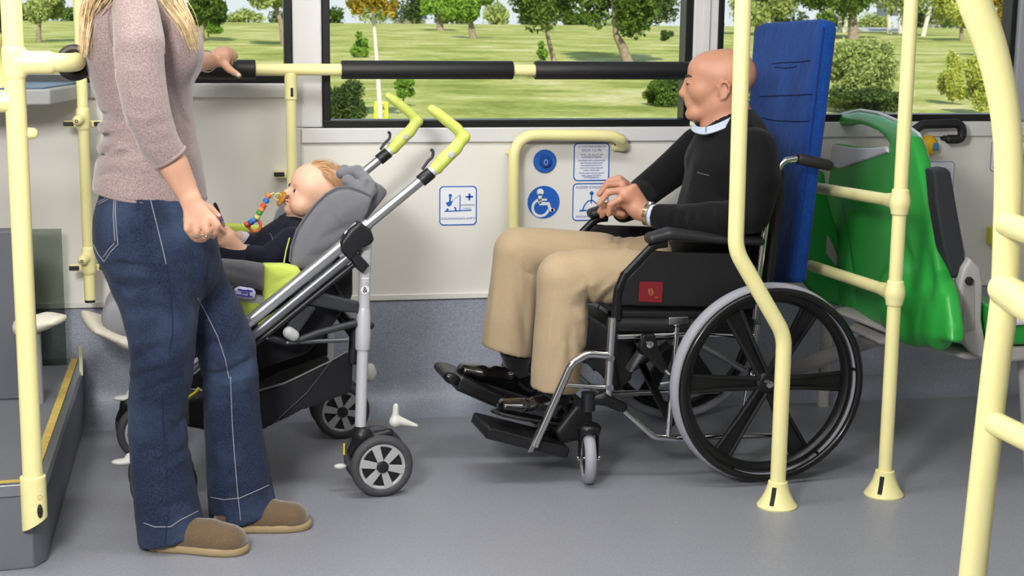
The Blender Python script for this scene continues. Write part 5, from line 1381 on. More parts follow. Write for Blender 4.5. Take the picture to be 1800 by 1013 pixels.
# open the sleeves and the hem
cufN = unit(D(303, 284, 3.60)-D(277, 246, 3.585)); cutp = D(299, 278, 3.595)
def local_cut(s, p, n, R):
    s._add(lambda P: np.maximum(-((P-p)@n), np.linalg.norm(P-p, axis=-1)-R), p-R, p+R, .002, '-'); return s
local_cut(s, cutp, cufN, .075)
hp_ = w_(262, 340); hn = unit(-ZU*1.0+RH*(-0.10)); s._add(lambda P: np.minimum(-((P-hp_)@hn), 1.0) if False else -((P-hp_)@hn), hp_-np.array([.4, .4, .2]), hp_+np.array([.4, .4, .02]), .003, '-') if False else None
hp0 = w_(262, 341)
s._add(lambda P: (P-hp0)@unit(ZU+RH*0.13)*1.0, hp0-np.array([.35, .45, .12]), hp0+np.array([.35, .45, .03]), .003, '-')
nk = w_(232, -62); s._add(lambda P: np.linalg.norm((P-nk)/np.array([1, 1, .8]), axis=-1)-.085, nk-.1, nk+.1, .004, '-')
swt = bvh(s.build('sweater', KNIT, WO, h=0.006, relax=1))
RIB = fabric('mauve_rib', (128, 110, 109), (160, 141, 138), nscale=430, amt=0.5, rough=0.95, sheen=0.3)
ctr = cutp-cufN*0.003; e1 = unit(np.cross(cufN, TC)); e2 = np.cross(cufN, e1)
MB().torus(ctr, cufN, .0405, .0042, 48, 10).build('cuff_edge', RIB, WO)
# hem roll following the sweater's lower edge
hpts = []
for k in range(40):
    a = 2*PI*k/40
    c = w_((168+361)/2, 342, WD+.02); rr = (361-168)/2*mp()*1.0
    q = c+RH*math.cos(a)*(rr-.002)+TC*math.sin(a)*.172; q = q - ZU*(((q-hp0)@unit(ZU+RH*0.13)))
    hpts.append(q)
MB().tube(hpts, .0040, 8, closed=True).build('hem_edge', RIB, WO)
# seams on the sleeve
for pth in ([(196, 10), (190, 30), (192, 60), (200, 90), (203, 120)], [(292, 10), (298, 45), (294, 75), (288, 95)]):
    surf_line(swt, pth, .0018, 'seam', RIB, WO)

# jeans
DEN = fabric('blue_denim', (15, 21, 38), (46, 58, 84), wave=None, nscale=300, amt=0.6, rough=0.9, sheen=0.05, big=(6, (76, 94, 124), 0.45), folds=(13, 0.4, 0.012))
s = Soft()
rows_chain(s, [(325, 182, 346, .150, 0), (380, 172, 360, .165, 0), (425, 172, 374, .16, 0), (458, 186, 386, .15, 0)], WD, 0.0, .03)
s.ell(w_(205, 410, WD-.06), (.050, .080, .070), k=.03); s.ell(w_(208, 405, WD+.08), (.048, .080, .070), k=.03)
rows_chain(s, [(440, 178, 372, .12, -.04)]+NEAR, WD, 0.0, .025); rows_chain(s, [(440, 240, 384, .12, .08)]+FAR, WD, 0.0, .02)
F = lambda a, b, r, dp, d: s.fold(D(*a, d), D(*b, d), r*.85, dp*1.5)
for a, b, r, dp in (((188, 470), (250, 462), .012, -.008), ((205, 498), (250, 520), .012, -.007), ((212, 520), (300, 528), .013, .005), ((225, 605), (290, 590), .012, .005), ((230, 650), (290, 625), .012, -.006), ((250, 690), (320, 660), .014, .006), ((232, 690), (280, 672), .012, -.005),
                    ((330, 700), (300, 770), .012, -.006), ((255, 820), (330, 775), .014, .006), ((265, 835), (335, 795), .012, -.006), ((300, 340), (330, 470), .02, -.004), ((215, 660), (235, 640), .012, .007), ((245, 880), (330, 860), .016, .004)):
    F(a, b, r, dp, 3.64)
for a, b, r, dp in (((365, 640), (450, 625), .014, .006), ((352, 660), (440, 650), .012, -.006), ((360, 700), (455, 680), .014, .005), ((352, 620), (400, 600), .012, -.005), ((370, 790), (460, 770), .014, .003)):
    F(a, b, r, dp, 3.84)
def hemcut(pa, pb, pc, d0, d1):
    a, b, c = D(*pa, d0), D(*pb, d0), D(*pc, d0)
    q = D(*pb, d1)
    n = unit(np.cross(b-a, q-b)); n = n if n[2] < 0 else -n
    lo = np.minimum(a, b)-.16; hi = np.maximum(a, b)+.16
    s._add(lambda P: -((P-a)@n), np.array([lo[0], lo[1], -.1]), np.array([hi[0], hi[1], .16]), .002, '-')
def capcut(za, zb, xa, xb, d, rad):
    """cut everything of this leg under a slanted hem: za at the heel side, zb at the toe side"""
    a = D(xa[0], xa[1], d); b = D(xb[0], xb[1], d)
    n = unit(np.cross(unit(b-a), TC)); n = n if n[2] < 0 else -n
    c = (a+b)/2
    s._add(lambda P: np.maximum(-((P-a)@n), np.hypot((P-c)[..., 0], (P-c)[..., 1])-rad), c-np.array([rad, rad, .2]), c+np.array([rad, rad, .16]), .002, '-')
for pth, r, dp in (([(186, 470), (215, 462), (250, 468), (285, 482)], 5, -.008), ([(205, 500), (240, 506), (285, 500)], 5, -.006), ([(208, 488), (240, 486), (275, 492)], 6, .005), ([(222, 545), (262, 540), (310, 548)], 7, -.004),
                   ([(230, 642), (255, 622), (290, 600)], 4, -.008), ([(232, 655), (262, 640), (305, 622)], 5, .006), ([(228, 668), (258, 655), (300, 648)], 4, -.007), ([(225, 612), (255, 602), (280, 606)], 5, .005), ([(262, 690), (290, 672), (322, 662)], 5, -.006),
                   ([(298, 765), (315, 745), (332, 720)], 5, -.007), ([(305, 805), (322, 790), (338, 778)], 5, -.006), ([(262, 845), (300, 822), (338, 800)], 6, .005), ([(240, 800), (262, 790), (290, 792)], 5, -.005), ([(250, 905), (290, 890), (335, 880)], 6, -.004),
                   ([(335, 350), (338, 400), (342, 470), (340, 540)], 6, -.006), ([(300, 380), (318, 400), (336, 410)], 5, -.004), ([(250, 560), (258, 600), (256, 640)], 8, .004), ([(285, 640), (290, 700), (296, 760)], 8, .004)):
    s.pfold(pth, r, dp, 3.55, 3.80)
for pth, r, dp in (([(352, 612), (375, 602), (400, 606)], 5, -.006), ([(350, 632), (378, 640), (400, 655)], 4, -.008), ([(352, 668), (395, 655), (448, 628)], 4, -.008), ([(360, 685), (400, 676), (450, 660)], 5, .006), ([(356, 700), (390, 700), (430, 690)], 5, -.005),
                   ([(375, 520), (390, 560), (405, 600)], 7, -.004), ([(365, 780), (400, 775), (440, 780)], 6, -.004), ([(370, 870), (410, 850), (455, 850)], 6, .004), ([(372, 440), (362, 480), (356, 540)], 6, -.006)):
    s.pfold(pth, r, dp, 3.72, 3.98)
jw = w_(262, 326); s._add(lambda P: -((P-jw)@unit(ZU+RH*.1)), jw-np.array([.4, .4, .03]), jw+np.array([.4, .4, .25]), .004, '-')
capcut(0, 0, (250, 956), (362, 930), WD-.03, .14)
capcut(0, 0, (372, 918), (485, 893), WD+.14, .105)
JEANS = s.build('jeans', DEN, WO, h=0.0065, relax=1); jt = bvh(JEANS)
THR = mat('jean_thread', (150, 148, 156), 0.8); THD = mat('denim_dark_thread', (22, 34, 64), 0.85)
JM = {}
def J(p, r=.0011, m=THR, n='stitching'):
    b_, _, _ = JM.setdefault(n, (MB(), m, n)); pts = line_pts(jt, p, .0002)
    if len(pts) > 1: b_.tube(pts, r, 6)
pk = lambda px, py: (px/2.98, 330+py/2.98)
J([pk(478, 95), pk(545, 60), pk(608, 22)]); J([pk(480, 105), pk(548, 70), pk(608, 34)]); J([pk(608, 20), pk(604, 120), pk(610, 220), pk(618, 296)]); J([pk(618, 296), pk(580, 335), pk(545, 388)]); J([pk(600, 290), pk(570, 322), pk(540, 365)]); J([pk(598, 40), pk(594, 150), pk(602, 280)]); J([pk(490, 300), pk(515, 350), pk(545, 388)])
J([pk(785, 50), pk(800, 110), pk(825, 210), pk(850, 310), pk(870, 400)]); J([pk(870, 400), pk(885, 500), pk(900, 620), pk(905, 760), pk(885, 870)], .0016, THD, 'side_seam')
J([(285, 690), (288, 760), (292, 830), (296, 900), (290, 955)], .0016, THD, 'side_seam')
J([pk(1036, 580), pk(1090, 680), pk(1140, 780), pk(1180, 900), pk(1200, 1000)]); J([(405, 662), (408, 740), (412, 800), (418, 870), (423, 915)])
q3 = lambda px, py: (px/2.87, 660+py/2.87)
J([q3(725, 745), q3(780, 765), q3(860, 765), q3(910, 730), q3(1000, 685)]); J([q3(1065, 615), q3(1130, 628), q3(1210, 620), q3(1300, 580), q3(1375, 545)])
J([(242, 352), (243, 360), (244, 368)], .003, THD, 'belt_loop')
for b_, m_q, n_q in JM.values(): b_.build(n_q, m_q, JEANS)
# shoes
SUE = fabric('brown_suede', (88, 72, 54), (112, 92, 70), nscale=260, amt=0.4, rough=0.95, sheen=0.5, folds=(30, 0.25, 0.006))
SOLE = mat('tan_sole', (158, 138, 102), 0.7, bump=(120, 0.2, 0.001))
def clog(heel, toe, w, hh):
    a, b = np.array(heel), np.array(toe); f = unit(b-a); L = np.linalg.norm(b-a); l = np.cross(ZU, f)
    out = [(0.0, 0), (.02, .5), (.07, .78), (.2, .84), (.4, .84), (.62, .98), (.78, 1.0), (.9, .82), (.97, .5), (1.0, 0)]
    P = [a+f*L*x+l*w*y+ZU*.0 for x, y in out]+[a+f*L*x-l*w*y for x, y in out[-2:0:-1]]
    P = smooth_path(P+[P[0]], 3)[:-1]
    s = Soft()
    s.echain([a+f*.055*L/.27+ZU*.03, a+f*L*.35+ZU*.03, a+f*L*.62+ZU*.028, a+f*L*.80+ZU*.024], [(w*.80, .048), (w*.80, .052), (w*.95, hh*.62), (w*.86, hh*.50)], l, .02)
    s.ell(a+f*L*.80+ZU*.022, (w*.9, w*.9, .040), k=.02)
    s.cone(a+f*L*.25+ZU*.05, a+f*L*.25+ZU*.12, .034, .036, .02)
    s.cut(a+ZU*.018, -ZU)
    CL = s.build('clog', SUE, WO, h=0.005, relax=2)
    Soft().slab([p+ZU*.011 for p in P], ZU, .0115, .008, k=0).build('sole', SOLE, CL, h=0.0045)
h1 = G(262, 962); t1 = G(438, 972); clog(h1+unit(t1-h1)*0.0, t1, .048, .085)
h2 = G(385, 932); t2 = G(549, 927); clog(h2-unit(t2-h2)*.03, t2, .046, .08)
# hair
def hair(par, name, m, guides, n, r, spread, seed=1):
    rnd = random.Random(seed); b = MB()
    for i in range(n):
        g0 = guides[rnd.randrange(len(guides))]; off = np.array([rnd.gauss(0, spread) for _ in range(3)])
        pts = []
        for j, p in enumerate(g0):
            t_ = j/(len(g0)-1); pts.append(np.array(p)+off*(0.5+0.7*math.sin(PI*min(t_*1.1, 1)))+np.array([rnd.gauss(0, spread*.15) for _ in range(3)]))
        pts = smooth_path(pts, 4); k = len(pts)
        b.tube(pts, [r*(1-.75*(q/(k-1))**3) for q in range(k)], 5)
    return b.build(name, m, par)
HAIR = mat('blond_hair', (214, 190, 148), 0.45, noise=(90, 0.22), spec=0.6)
top = hw(-.1, 0, 1.0)
def HW(x, y, z): return hw(x, y, z)
gd = []
for yy_ in (-.3, -.15, 0, .15, .3):
    gd.append([HW(-.05, yy_*.6, 1.01), HW(-.40, yy_*1.1, .85), HW(-.54, yy_*1.3, .45), w_(182, -40, WD+yy_*.25-.02), w_(162, 10, WD+yy_*.3-.03), w_(152, 55, WD+yy_*.35-.05), w_(150, 92, WD+yy_*.35-.05)])
for sg in (-1, 1):
    for o_ in (0, .04, .08):
        gd.append([HW(.0, .05*sg, 1.01), HW(.05, .36*sg, .75), HW(.02, .40*sg, .35), w_(278, -55, WD-.13*sg*1.0+.02), w_(300, 0, WD-.13*sg+.02), w_(322+o_*60, 38, WD-.12*sg+.0), w_(338+o_*40, 82, WD-.10*sg)])
        gd.append([HW(-.1, .1*sg, 1.01), HW(-.2, .38*sg, .75), HW(-.25, .40*sg, .35), w_(195, -40, WD-.16*sg), w_(172+o_*50, 0, WD-.15*sg), w_(160, 40, WD-.12*sg), w_(152, 88, WD-.11*sg)])
hair(WO, 'hair', HAIR, gd, 950, .0014, .011)
# pen held in the hand
PEN0, PEN1 = D(377, 357, 3.63), D(394, 399, 3.64)
pd_ = unit(PEN1-PEN0); Lp = np.linalg.norm(PEN1-PEN0)
t = empty('pen', PEN1, 'slim dark pen with a violet barrel held in the hand of the person in jeans', 'pen')
MB().tube([PEN0, PEN0+pd_*.008, PEN0+pd_*.03], [.0035, .0048, .0048], 12).build('pen_cap', BLKG, t)
MB().tube([PEN0+pd_*.03, PEN0+pd_*Lp*.75], .0046, 12).build('barrel', mat('violet_barrel', (92, 60, 110), 0.3), t)
MB().tube([PEN0+pd_*Lp*.75, PEN1], [.0046, .0025], 12).build('tip', mat('pen_silver', (150, 160, 162), 0.25, 0.8), t)

# ============================================================ the baby
BO = empty('person', S(500, 480, .31), 'baby in a dark navy jacket lying back in the stroller, looking up', 'person'); BO['skin'] = 'skin_baby'
bf = unit(-RH*.87+ZU*.48)*math.cos(math.radians(28))+TC*math.sin(math.radians(28)); bu = unit(RH*.50+ZU*.86)
BH = .172
bO = S(506, 376, .27)+unit(bf)*(-.0)
bw, bA = head_fn(S(527, 387, .29), bf, bu, BH, 1.0)
s = Soft(); head_soft(s, bw, bA, BH, True)
s.cone(bw(-.08, 0, .15), S(520, 402, .30), .035, .045, .02)
s.echain([S(515, 410, .31), S(480, 440, .31), S(450, 468, .31)], [(.05, .075), (.06, .07), (.06, .075)], unit(np.cross(SLAT, S(450, 468, .31)-S(515, 410, .31))), .02)
for v, sh, el, wr in ((.20, (508, 420), (468, 458), (428, 446)), (.42, (490, 415), (455, 440), (420, 424))):
    s.chain([S(*sh, v), S(*el, v-.02), S(*wr, .24 if v < .3 else .33)], [.030, .024, .019], .01)
for v in (.24, .38): s.chain([S(450, 468, v), S(395, 455, v), S(345, 500, v)], [.05, .042, .032], .02)
# hands reaching for the pen
def bh_(px, py, v=.22): return S(px, py, v)
s.ecap(bh_(420, 442), bh_(398, 422), (.024, .014), (.027, .014), unit(np.cross(bh_(420, 442)-bh_(398, 422), SLAT)), .008)
for (a, b, c) in (((396, 411), (386, 402), (378, 403)), ((391, 416), (380, 410), (373, 412)), ((388, 422), (377, 418), (371, 420)), ((388, 429), (378, 427), (372, 428))):
    s.cone(bh_(*a), bh_(*b, .205), .0082, .0075, .004); s.cone(bh_(*b, .205), bh_(*c, .215), .0075, .0062, .002)
finger(s, [bh_(408, 412, .23), bh_(398, 402, .235), bh_(390, 398, .235)], .0095, .0070)
s.cone(S(420, 424, .33), S(405, 415, .31), .018, .018, .006)
s.build('body', SKINB, BO, h=0.0035, relax=1)
face_parts(BO, bw, bA, BH, True)
MB().tube([bw(.415, -.05, .200), bw(.438, 0, .205), bw(.415, .05, .200)], .0035, 8).build('lips', LIP, BO)
NAVY = fabric('navy_cloth', (13, 15, 28), (26, 28, 44), nscale=600, amt=0.5, rough=0.9, sheen=0.04, folds=(22, 0.5, 0.01))
s = Soft()
s.echain([S(517, 404, .31), S(480, 438, .31), S(445, 468, .31)], [(.052, .10), (.066, .085), (.066, .088)], unit(np.cross(SLAT, S(450, 468, .31)-S(515, 410, .31))), .02)
for v, sh, el, wr in ((.19, (512, 424), (470, 456), (432, 448)), (.42, (488, 412), (455, 436), (428, 424))):
    s.chain([S(*sh, v), S(*el, v-.02), S(*wr, .235 if v < .3 else .33)], [.040, .034, .026], .012)
s.chain([S(495, 384, .28), S(505, 396, .235), S(522, 402, .22), S(538, 398, .24)], [.010, .012, .013, .012], .01)
s.fold(S(478, 425, .2), S(450, 440, .2), .008, -.004); s.fold(S(490, 440, .16), S(450, 462, .15), .008, -.004); s.fold(S(505, 405, .22), S(480, 420, .22), .008, .004)
cN = unit(S(*(432, 448), .235)-S(470, 456, .17)); cp = S(431, 447, .235); local_cut(s, cp, cN, .04)
s.build('jacket', NAVY, BO, h=0.0045, relax=1)
s = Soft()
for v in (.24, .38): s.chain([S(448, 470, v), S(392, 458, v), S(345, 503, v)], [.062, .050, .038], .02)
s.build('trousers', NAVY, BO, h=0.006)
SHIRT = fabric('pale_blue_cloth', (150, 172, 214), (176, 196, 230), nscale=500, amt=0.4, rough=0.8)
MB().tube([cp+cN*-.006, cp+cN*.014], [.0285, .0265], 20).build('shirt_cuff', SHIRT, BO)
MB().tube([S(430, 424, .33), S(418, 421, .32)], [.026, .025], 18).build('shirt_cuff', fabric('pale_pink_cuff', (206, 190, 196), (220, 206, 210), nscale=500), BO)
jb = bvh([c for c in BO.children if c.name.startswith('jacket')][0])
surf_line(jb, [(474, 410), (478, 416), (480, 422)], .0012, 'zip_pull', mat('zip_grey', (150, 150, 150), 0.3, 0.8), BO, dens=3)
# thin hair cap
BHM = mat('baby_hair', (196, 156, 116), 0.7, noise=(70, 0.12))
gd = []
for i in range(9):
    a = -1.15+2.3*i/8
    gd.append([bw(.28-.1*abs(a), .42*math.sin(a)*.5, .93-.05*abs(a)), bw(.05, .46*math.sin(a)*.8, 1.035-.12*abs(a)), bw(-.30, .45*math.sin(a), .99-.22*abs(a)), bw(-.55, .42*math.sin(a), .75-.15*abs(a)), bw(-.61, .38*math.sin(a), .50)])
hair(BO, 'hair', BHM, gd, 420, .0007, .0045, 3)
# pacifier and its bead chain
t = empty('pacifier', bw(.46, 0, .20), 'amber dummy in the mouth of the baby', 'pacifier')
AMB = mat('amber_rubber', (176, 122, 50), 0.25, sss=0.1)
Soft().ell(bw(.475, 0, .21), (.0045, .022, .025), bA, k=0).build('shield', AMB, t, h=0.0022)
MB().torus(bw(.54, 0, .21), bA[1], .010, .002, 24, 8).build('ring', mat('ring_yellow', (216, 210, 120), 0.4), t)
MB().rod(bw(.45, 0, .21), bw(.51, 0, .21), .006).build('teat', AMB, t)
t = empty('bead_chain', S(425, 398, .26), 'string of coloured wooden beads between the dummy and the navy jacket', 'chain')
cl = [((482, 339), (214, 212, 120)), ((472, 344), (224, 120, 70)), ((468, 353), (52, 110, 190)), ((463, 362), (214, 84, 56)), ((460, 368), (226, 148, 84)), ((456, 374), (78, 160, 70)), ((452, 382), (206, 206, 110)), ((446, 387), (70, 130, 200)), ((441, 391), (40, 92, 176)), ((434, 395), (206, 74, 44))]
cv = lambda i: .24-.0*i
MB().tube(smooth_path([S(*p, cv(0)) for p, c in cl], 3), .0018, 6).build('string', mat('ring_yellow', (216, 210, 120), 0.4), t)
for i, (p, c) in enumerate(cl[1:]):
    nx = S(*cl[min(i+2, len(cl)-1)][0], cv(0))-S(*cl[i][0], cv(0)); q = S(*p, cv(0)); nx = unit(nx)
    MB().lathe(q-nx*.0062, nx, [(0, .006), (.002, .0085), (.0105, .0085), (.0125, .006)], 18).build('bead', mat('bead_%d_%d_%d' % c, c, 0.35), t)
for a, b in (((440, 399), (462, 393)),):
    MB().torus(S(448, 397, .25), SLAT, .016, .0045, 30, 10).build('clip', mat('bead_clip', (220, 116, 66), 0.4), t)

# ============================================================ the man
MO = empty('person', W(1200, 545, .35), 'bald man in black pullover and beige trousers sitting in the wheelchair, hands folded', 'person'); MO['skin'] = 'skin_man'
mf = unit(-RH*.985-TC*.15+ZU*.02); mu = unit(ZU+RH*.02)
HH = .212
mO = W(1263, 213, .35)
mw, mA = head_fn(mO, mf, mu, HH, 1.10)
s = Soft(); head_soft(s, mw, mA, HH)
s.cone(mw(-.02, 0, .16), W(1262, 226, .35), .050, .052, .02)
s.echain([mw(-.10, 0, .22), W(1290, 228, .35), W(1290, 250, .35)], [(.062, .058), (.068, .066), (.09, .09)], RH, .03)
MT = [((1288, 250), .105, .155), ((1284, 290), .135, .185), ((1278, 345), .140, .175), ((1262, 410), .140, .165), ((1245, 480), .135, .175)]
tc_ = lambda p, g_=0: W(*p, .35)
s.echain([tc_(p) for p, a, b in MT], [(a-.02, b-.02) for p, a, b in MT], RH, .04)
MAN_ARM_N = [(W(1326, 262, .14), .062), (W(1338, 320, .08), .058), (W(1322, 378, .06), .052), (W(1240, 388, .12), .050), (W(1165, 382, .22), .038), (W(1146, 379, .245), .034)]
MAN_ARM_F = [(W(1228, 258, .54), .062), (W(1180, 300, .60), .056), (W(1132, 338, .60), .050), (W(1112, 362, .50), .042), (W(1096, 372, .43), .034)]
s.chain([p for p, r in MAN_ARM_N], [r-.014 for p, r in MAN_ARM_N], .015); s.chain([p for p, r in MAN_ARM_F], [r-.012 for p, r in MAN_ARM_F], .015)
LEG_F = [((1180, 482), .085, .44), ((1050, 455), .080, .46), ((960, 444), .073, .47), ((912, 444), .076, .47), ((905, 500), .074, .47), ((897, 560), .077, .47), ((888, 640), .080, .47)]
LEG_N = [((1190, 495), .085, .24), ((1100, 488), .080, .21), ((1030, 485), .076, .20), ((990, 489), .076, .20), ((989, 540), .076, .20), ((984, 600), .076, .20), ((977, 650), .071, .20), ((973, 705), .068, .20)]
for LG in (LEG_F[:-1], LEG_N[:-1]): s.chain([W(*p, v) for p, r, v in LG], [max(r-.018, .03) if i < len(LG)-2 else .036 for i, (p, r, v) in enumerate(LG)], .02)
# near hand
def m_(px, py, v=.27): return W(px, py, v)
s.chain([m_(1146, 379, .25), m_(1132, 374, .26), m_(1120, 366, .27)], [.029, .026, .026], .008)
s.ecap(m_(1128, 371), m_(1102, 340), (.031, .016), (.040, .015), unit(np.cross(m_(1128, 371)-m_(1102, 340), WLAT)), .012)
for i, (a, b, c, e) in enumerate((((1103, 352), (1090, 350), (1073, 360), (1070, 377)), ((1104, 340), (1097, 334), (1069, 338), (1053, 359)), ((1104, 332), (1094, 324), (1068, 324), (1053, 342)), ((1106, 326), (1088, 314), (1070, 319), (1062, 330)))):
    v = .26+.022*i; r = (.0098, .0105, .0105, .0098)[i]
    s.cone(m_(*a, v+.005), m_(*b, v-.006), r*1.05, r*1.18, .008); s.cone(m_(*b, v-.006), m_(*c, v), r*1.08, r, .003); s.cone(m_(*c, v), m_(*e, v+.006), r, r*.82, .003)
# far hand beneath
s.chain([W(1096, 372, .43), W(1088, 366, .38)], [.027, .026], .008)
s.ell(W(1082, 365, .36), (.038, .03, .024), k=.01)
for a, b, c in (((1076, 360), (1062, 362), (1054, 372)), ((1078, 368), (1064, 371), (1058, 380))):
    s.cone(W(*a, .34), W(*b, .33), .0105, .010, .006); s.cone(W(*b, .33), W(*c, .34), .010, .008, .003)
s.cone(W(1076, 368, .335), W(1084, 373, .31), .012, .011, .006); s.cone(W(1084, 373, .31), W(1096, 377, .30), .011, .0085, .004)
s.build('body', SKINM, MO, h=0.0042, relax=1)
face_parts(MO, mw, mA, HH)
MB().tube([mw(.385, -.085, .236), mw(.418, -.05, .238), mw(.432, 0, .239), mw(.418, .05, .238), mw(.385, .085, .236)], .0022, 8).build('lips', LIP, MO)
BPUL = fabric('black_pullover', (9, 9, 11), (22, 22, 25), nscale=400, amt=0.5, rough=0.95, sheen=0.06, folds=(8, 0.6, 0.015))
s = Soft()
s.echain([tc_(p) for p, a, b in MT], [(a, b) for p, a, b in MT], RH, .05)
s.echain([W(1282, 236, .35), W(1286, 262, .35)], [(.085, .09), (.12, .17)], RH, .04)
s.chain([p for p, r in MAN_ARM_N], [r for p, r in MAN_ARM_N], .03); s.chain([p for p, r in MAN_ARM_F], [r for p, r in MAN_ARM_F], .03)
cn = unit(MAN_ARM_N[-1][0]-MAN_ARM_N[-2][0]); local_cut(s, W(1150, 380, .24), cn, .06)
for a, b, r, dp, v in (((1215, 262), (1190, 370), .014, -.010, .17), ((1200, 300), (1150, 345), .014, .006, .5), ((1235, 375), (1240, 405), .010, -.008, .06), ((1205, 372), (1208, 400), .010, .006, .10), ((1180, 370), (1185, 396), .009, -.006, .15), ((1262, 372), (1268, 408), .012, .006, .05), ((1300, 270), (1310, 350), .014, -.008, .08), ((1345, 300), (1352, 370), .016, .006, .05), ((1215, 335), (1290, 352), .014, -.006, .12)):
    s.fold(W(*a, v), W(*b, v), r, dp)
for pth, r, dp in (([(1207, 366), (1201, 385), (1209, 403)], 3.5, -.006), ([(1188, 368), (1182, 384), (1188, 399)], 3, -.005), ([(1226, 368), (1219, 386), (1229, 407)], 4, -.006), ([(1216, 368), (1210, 386), (1218, 404)], 4, .004), ([(1245, 366), (1238, 385), (1248, 410)], 4, -.004),
                   ([(1262, 364), (1258, 384), (1268, 408)], 4, .004), ([(1222, 255), (1208, 300), (1198, 362)], 6, -.007), ([(1190, 300), (1165, 320), (1150, 340)], 5, -.005), ([(1232, 320), (1262, 345), (1300, 352)], 6, -.005), ([(1330, 250), (1345, 300), (1350, 350)], 6, -.005), ([(1215, 335), (1240, 352), (1268, 358)], 5, .004), ([(1160, 290), (1145, 312), (1135, 335)], 5, .004)):
    s.pfold(pth, r, dp, 4.0, 4.85)
nk = W(1268, 210, .35); nkax = unit(mu*1.0+RH*-.32)
s._add(lambda P: (np.linalg.norm((P-nk)-((P-nk)@nkax)[..., None]*nkax, axis=-1)-.072), nk-.09, nk+.09, .004, '-')
pt = bvh(s.build('pullover', BPUL, MO, h=0.006, relax=1))
# shirt collar
COLL = fabric('pale_collar', (176, 188, 210), (196, 206, 224), nscale=500, amt=0.4, rough=0.8)
cpts = [W(1217, 222, .36), W(1224, 228, .31), W(1240, 230, .268), W(1264, 223, .25), W(1290, 211, .26), W(1312, 201, .32), W(1309, 198, .40), W(1280, 208, .45), W(1240, 218, .44), W(1222, 220, .40)]
cpts = smooth_path(cpts+[cpts[0]], 5)[:-1]
rows = []
for i, p in enumerate(cpts):
    c0_ = W(1266, 205, .35); o_ = unit((p-c0_)*np.array([1, 1, 0])); ax = unit(ZU*.85+RH*-.25)
    rows.append([p+ax*.009-o_*.008, p+ax*.011-o_*.003, p-ax*.009+o_*.007, p-ax*.012+o_*.002])
MB().ringtube(rows, False, True).build('shirt_collar', COLL, MO)
MB().tube([W(1240, 222, .262), W(1241, 233, .262)], .0022, 6).build('collar_gap', mat('collar_shade', (150, 160, 178), 0.8), MO)
surf_line(pt, [(1226, 303), (1236, 306), (1247, 309)], .0009, 'logo_stitch', mat('logo_grey', (118, 118, 122), 0.7), MO, dens=2)
wc = W(1147, 379, .245)
MB().tube([wc-cn*.010, wc+cn*.004], [.033, .0315], 24).build('shirt_cuff', COLL, MO)
# watch
t = empty('wristwatch', W(1141, 378, .25), 'steel wristwatch worn by the seated man at his black sleeve', 'watch')
wr = W(1140, 377.5, .252); wn = cn
for i in range(22):
    a = 2*PI*i/22; e1 = unit(np.cross(wn, ZU)); e2 = np.cross(wn, e1); d_ = e1*math.cos(a)+e2*math.sin(a); tg = -e1*math.sin(a)+e2*math.cos(a)
    if i == 0: L_ = MB()
    L_.box(wr+d_*.0315, tg*.0040, wn*.0075, d_*.0013)
L_.build('watch_band', mat('watch_steel', (196, 180, 160), 0.25, 1.0), t, bevel=0.0006)
MB().lathe(wr+unit(e1*.2+e2*-.9 if (e2@ZU) < 0 else e1*.2+e2*.9)*.030, unit(e1*.2+e2*-.9 if (e2@ZU) < 0 else e1*.2+e2*.9), [(0, .015), (.006, .015), (.008, .012)], 28).build('watch_case', STEEL, t)
# trousers
BEI = fabric('beige_cotton', (166, 145, 116), (186, 165, 135), nscale=500, amt=0.4, rough=0.9, sheen=0.1, folds=(5, 0.15, 0.01))
s = Soft()
s.echain([W(1262, 470, .35), W(1235, 500, .35), W(1170, 492, .35)], [(.10, .165), (.085, .19), (.07, .18)], ZU, .03)
for LG in (LEG_F, LEG_N): s.chain([W(*p, v) for p, r, v in LG], [r for p, r, v in LG], .022)
s.chain([W(1150, 440, .36), W(1090, 450, .38)], [.05, .045], .04)
for a, b, r, dp, v in (((905, 420), (930, 470), .014, -.005, .39), ((890, 420), (880, 560), .010, .004, .39), ((950, 470), (935, 600), .010, .004, .12), ((1100, 412), (1080, 440), .008, -.006, .38), ((1085, 408), (1070, 436), .008, .005, .38), ((1120, 415), (1100, 445), .008, .006, .36), ((1000, 440), (1090, 450), .01, .004, .14),
                       ((1000, 540), (1075, 530), .014, -.008, .13), ((1010, 560), (1060, 560), .012, .006, .13), ((1000, 520), (1060, 495), .014, .006, .12), ((985, 560), (975, 670), .007, .004, .12), ((1000, 570), (1005, 660), .012, -.005, .13), ((880, 500), (915, 600), .010, .004, .39), ((925, 480), (925, 610), .012, -.006, .40), ((1010, 535), (1035, 600), .01, .006, .14)):
    s.fold(W(*a, v), W(*b, v), r, dp)
for pth, r, dp in (([(1032, 500), (1036, 525), (1030, 552)], 4, -.010), ([(985, 470), (1012, 482), (1034, 505)], 6, -.004), ([(1036, 560), (1055, 530), (1085, 505)], 5, -.008), ([(1040, 545), (1060, 512), (1090, 488)], 5, .006), ([(1000, 575), (1004, 620), (998, 670)], 7, -.005), ([(972, 520), (964, 600), (955, 675)], 4, .004),
                   ([(985, 600), (975, 640), (968, 680)], 6, -.004), ([(900, 455), (912, 520), (925, 610)], 7, -.006), ([(920, 465), (926, 480), (938, 485)], 4, -.008), ([(872, 470), (866, 540), (858, 605)], 5, .004), ([(1086, 404), (1080, 420), (1074, 436)], 4, -.006), ([(1098, 410), (1092, 426), (1088, 442)], 4, -.005), ([(1112, 408), (1104, 428), (1100, 446)], 4, .005),
                   ([(1015, 600), (1024, 615), (1030, 640)], 5, -.006), ([(1040, 455), (1080, 462), (1120, 470)], 6, -.004)):
    s.pfold(pth, r, dp, 4.05, 4.85)
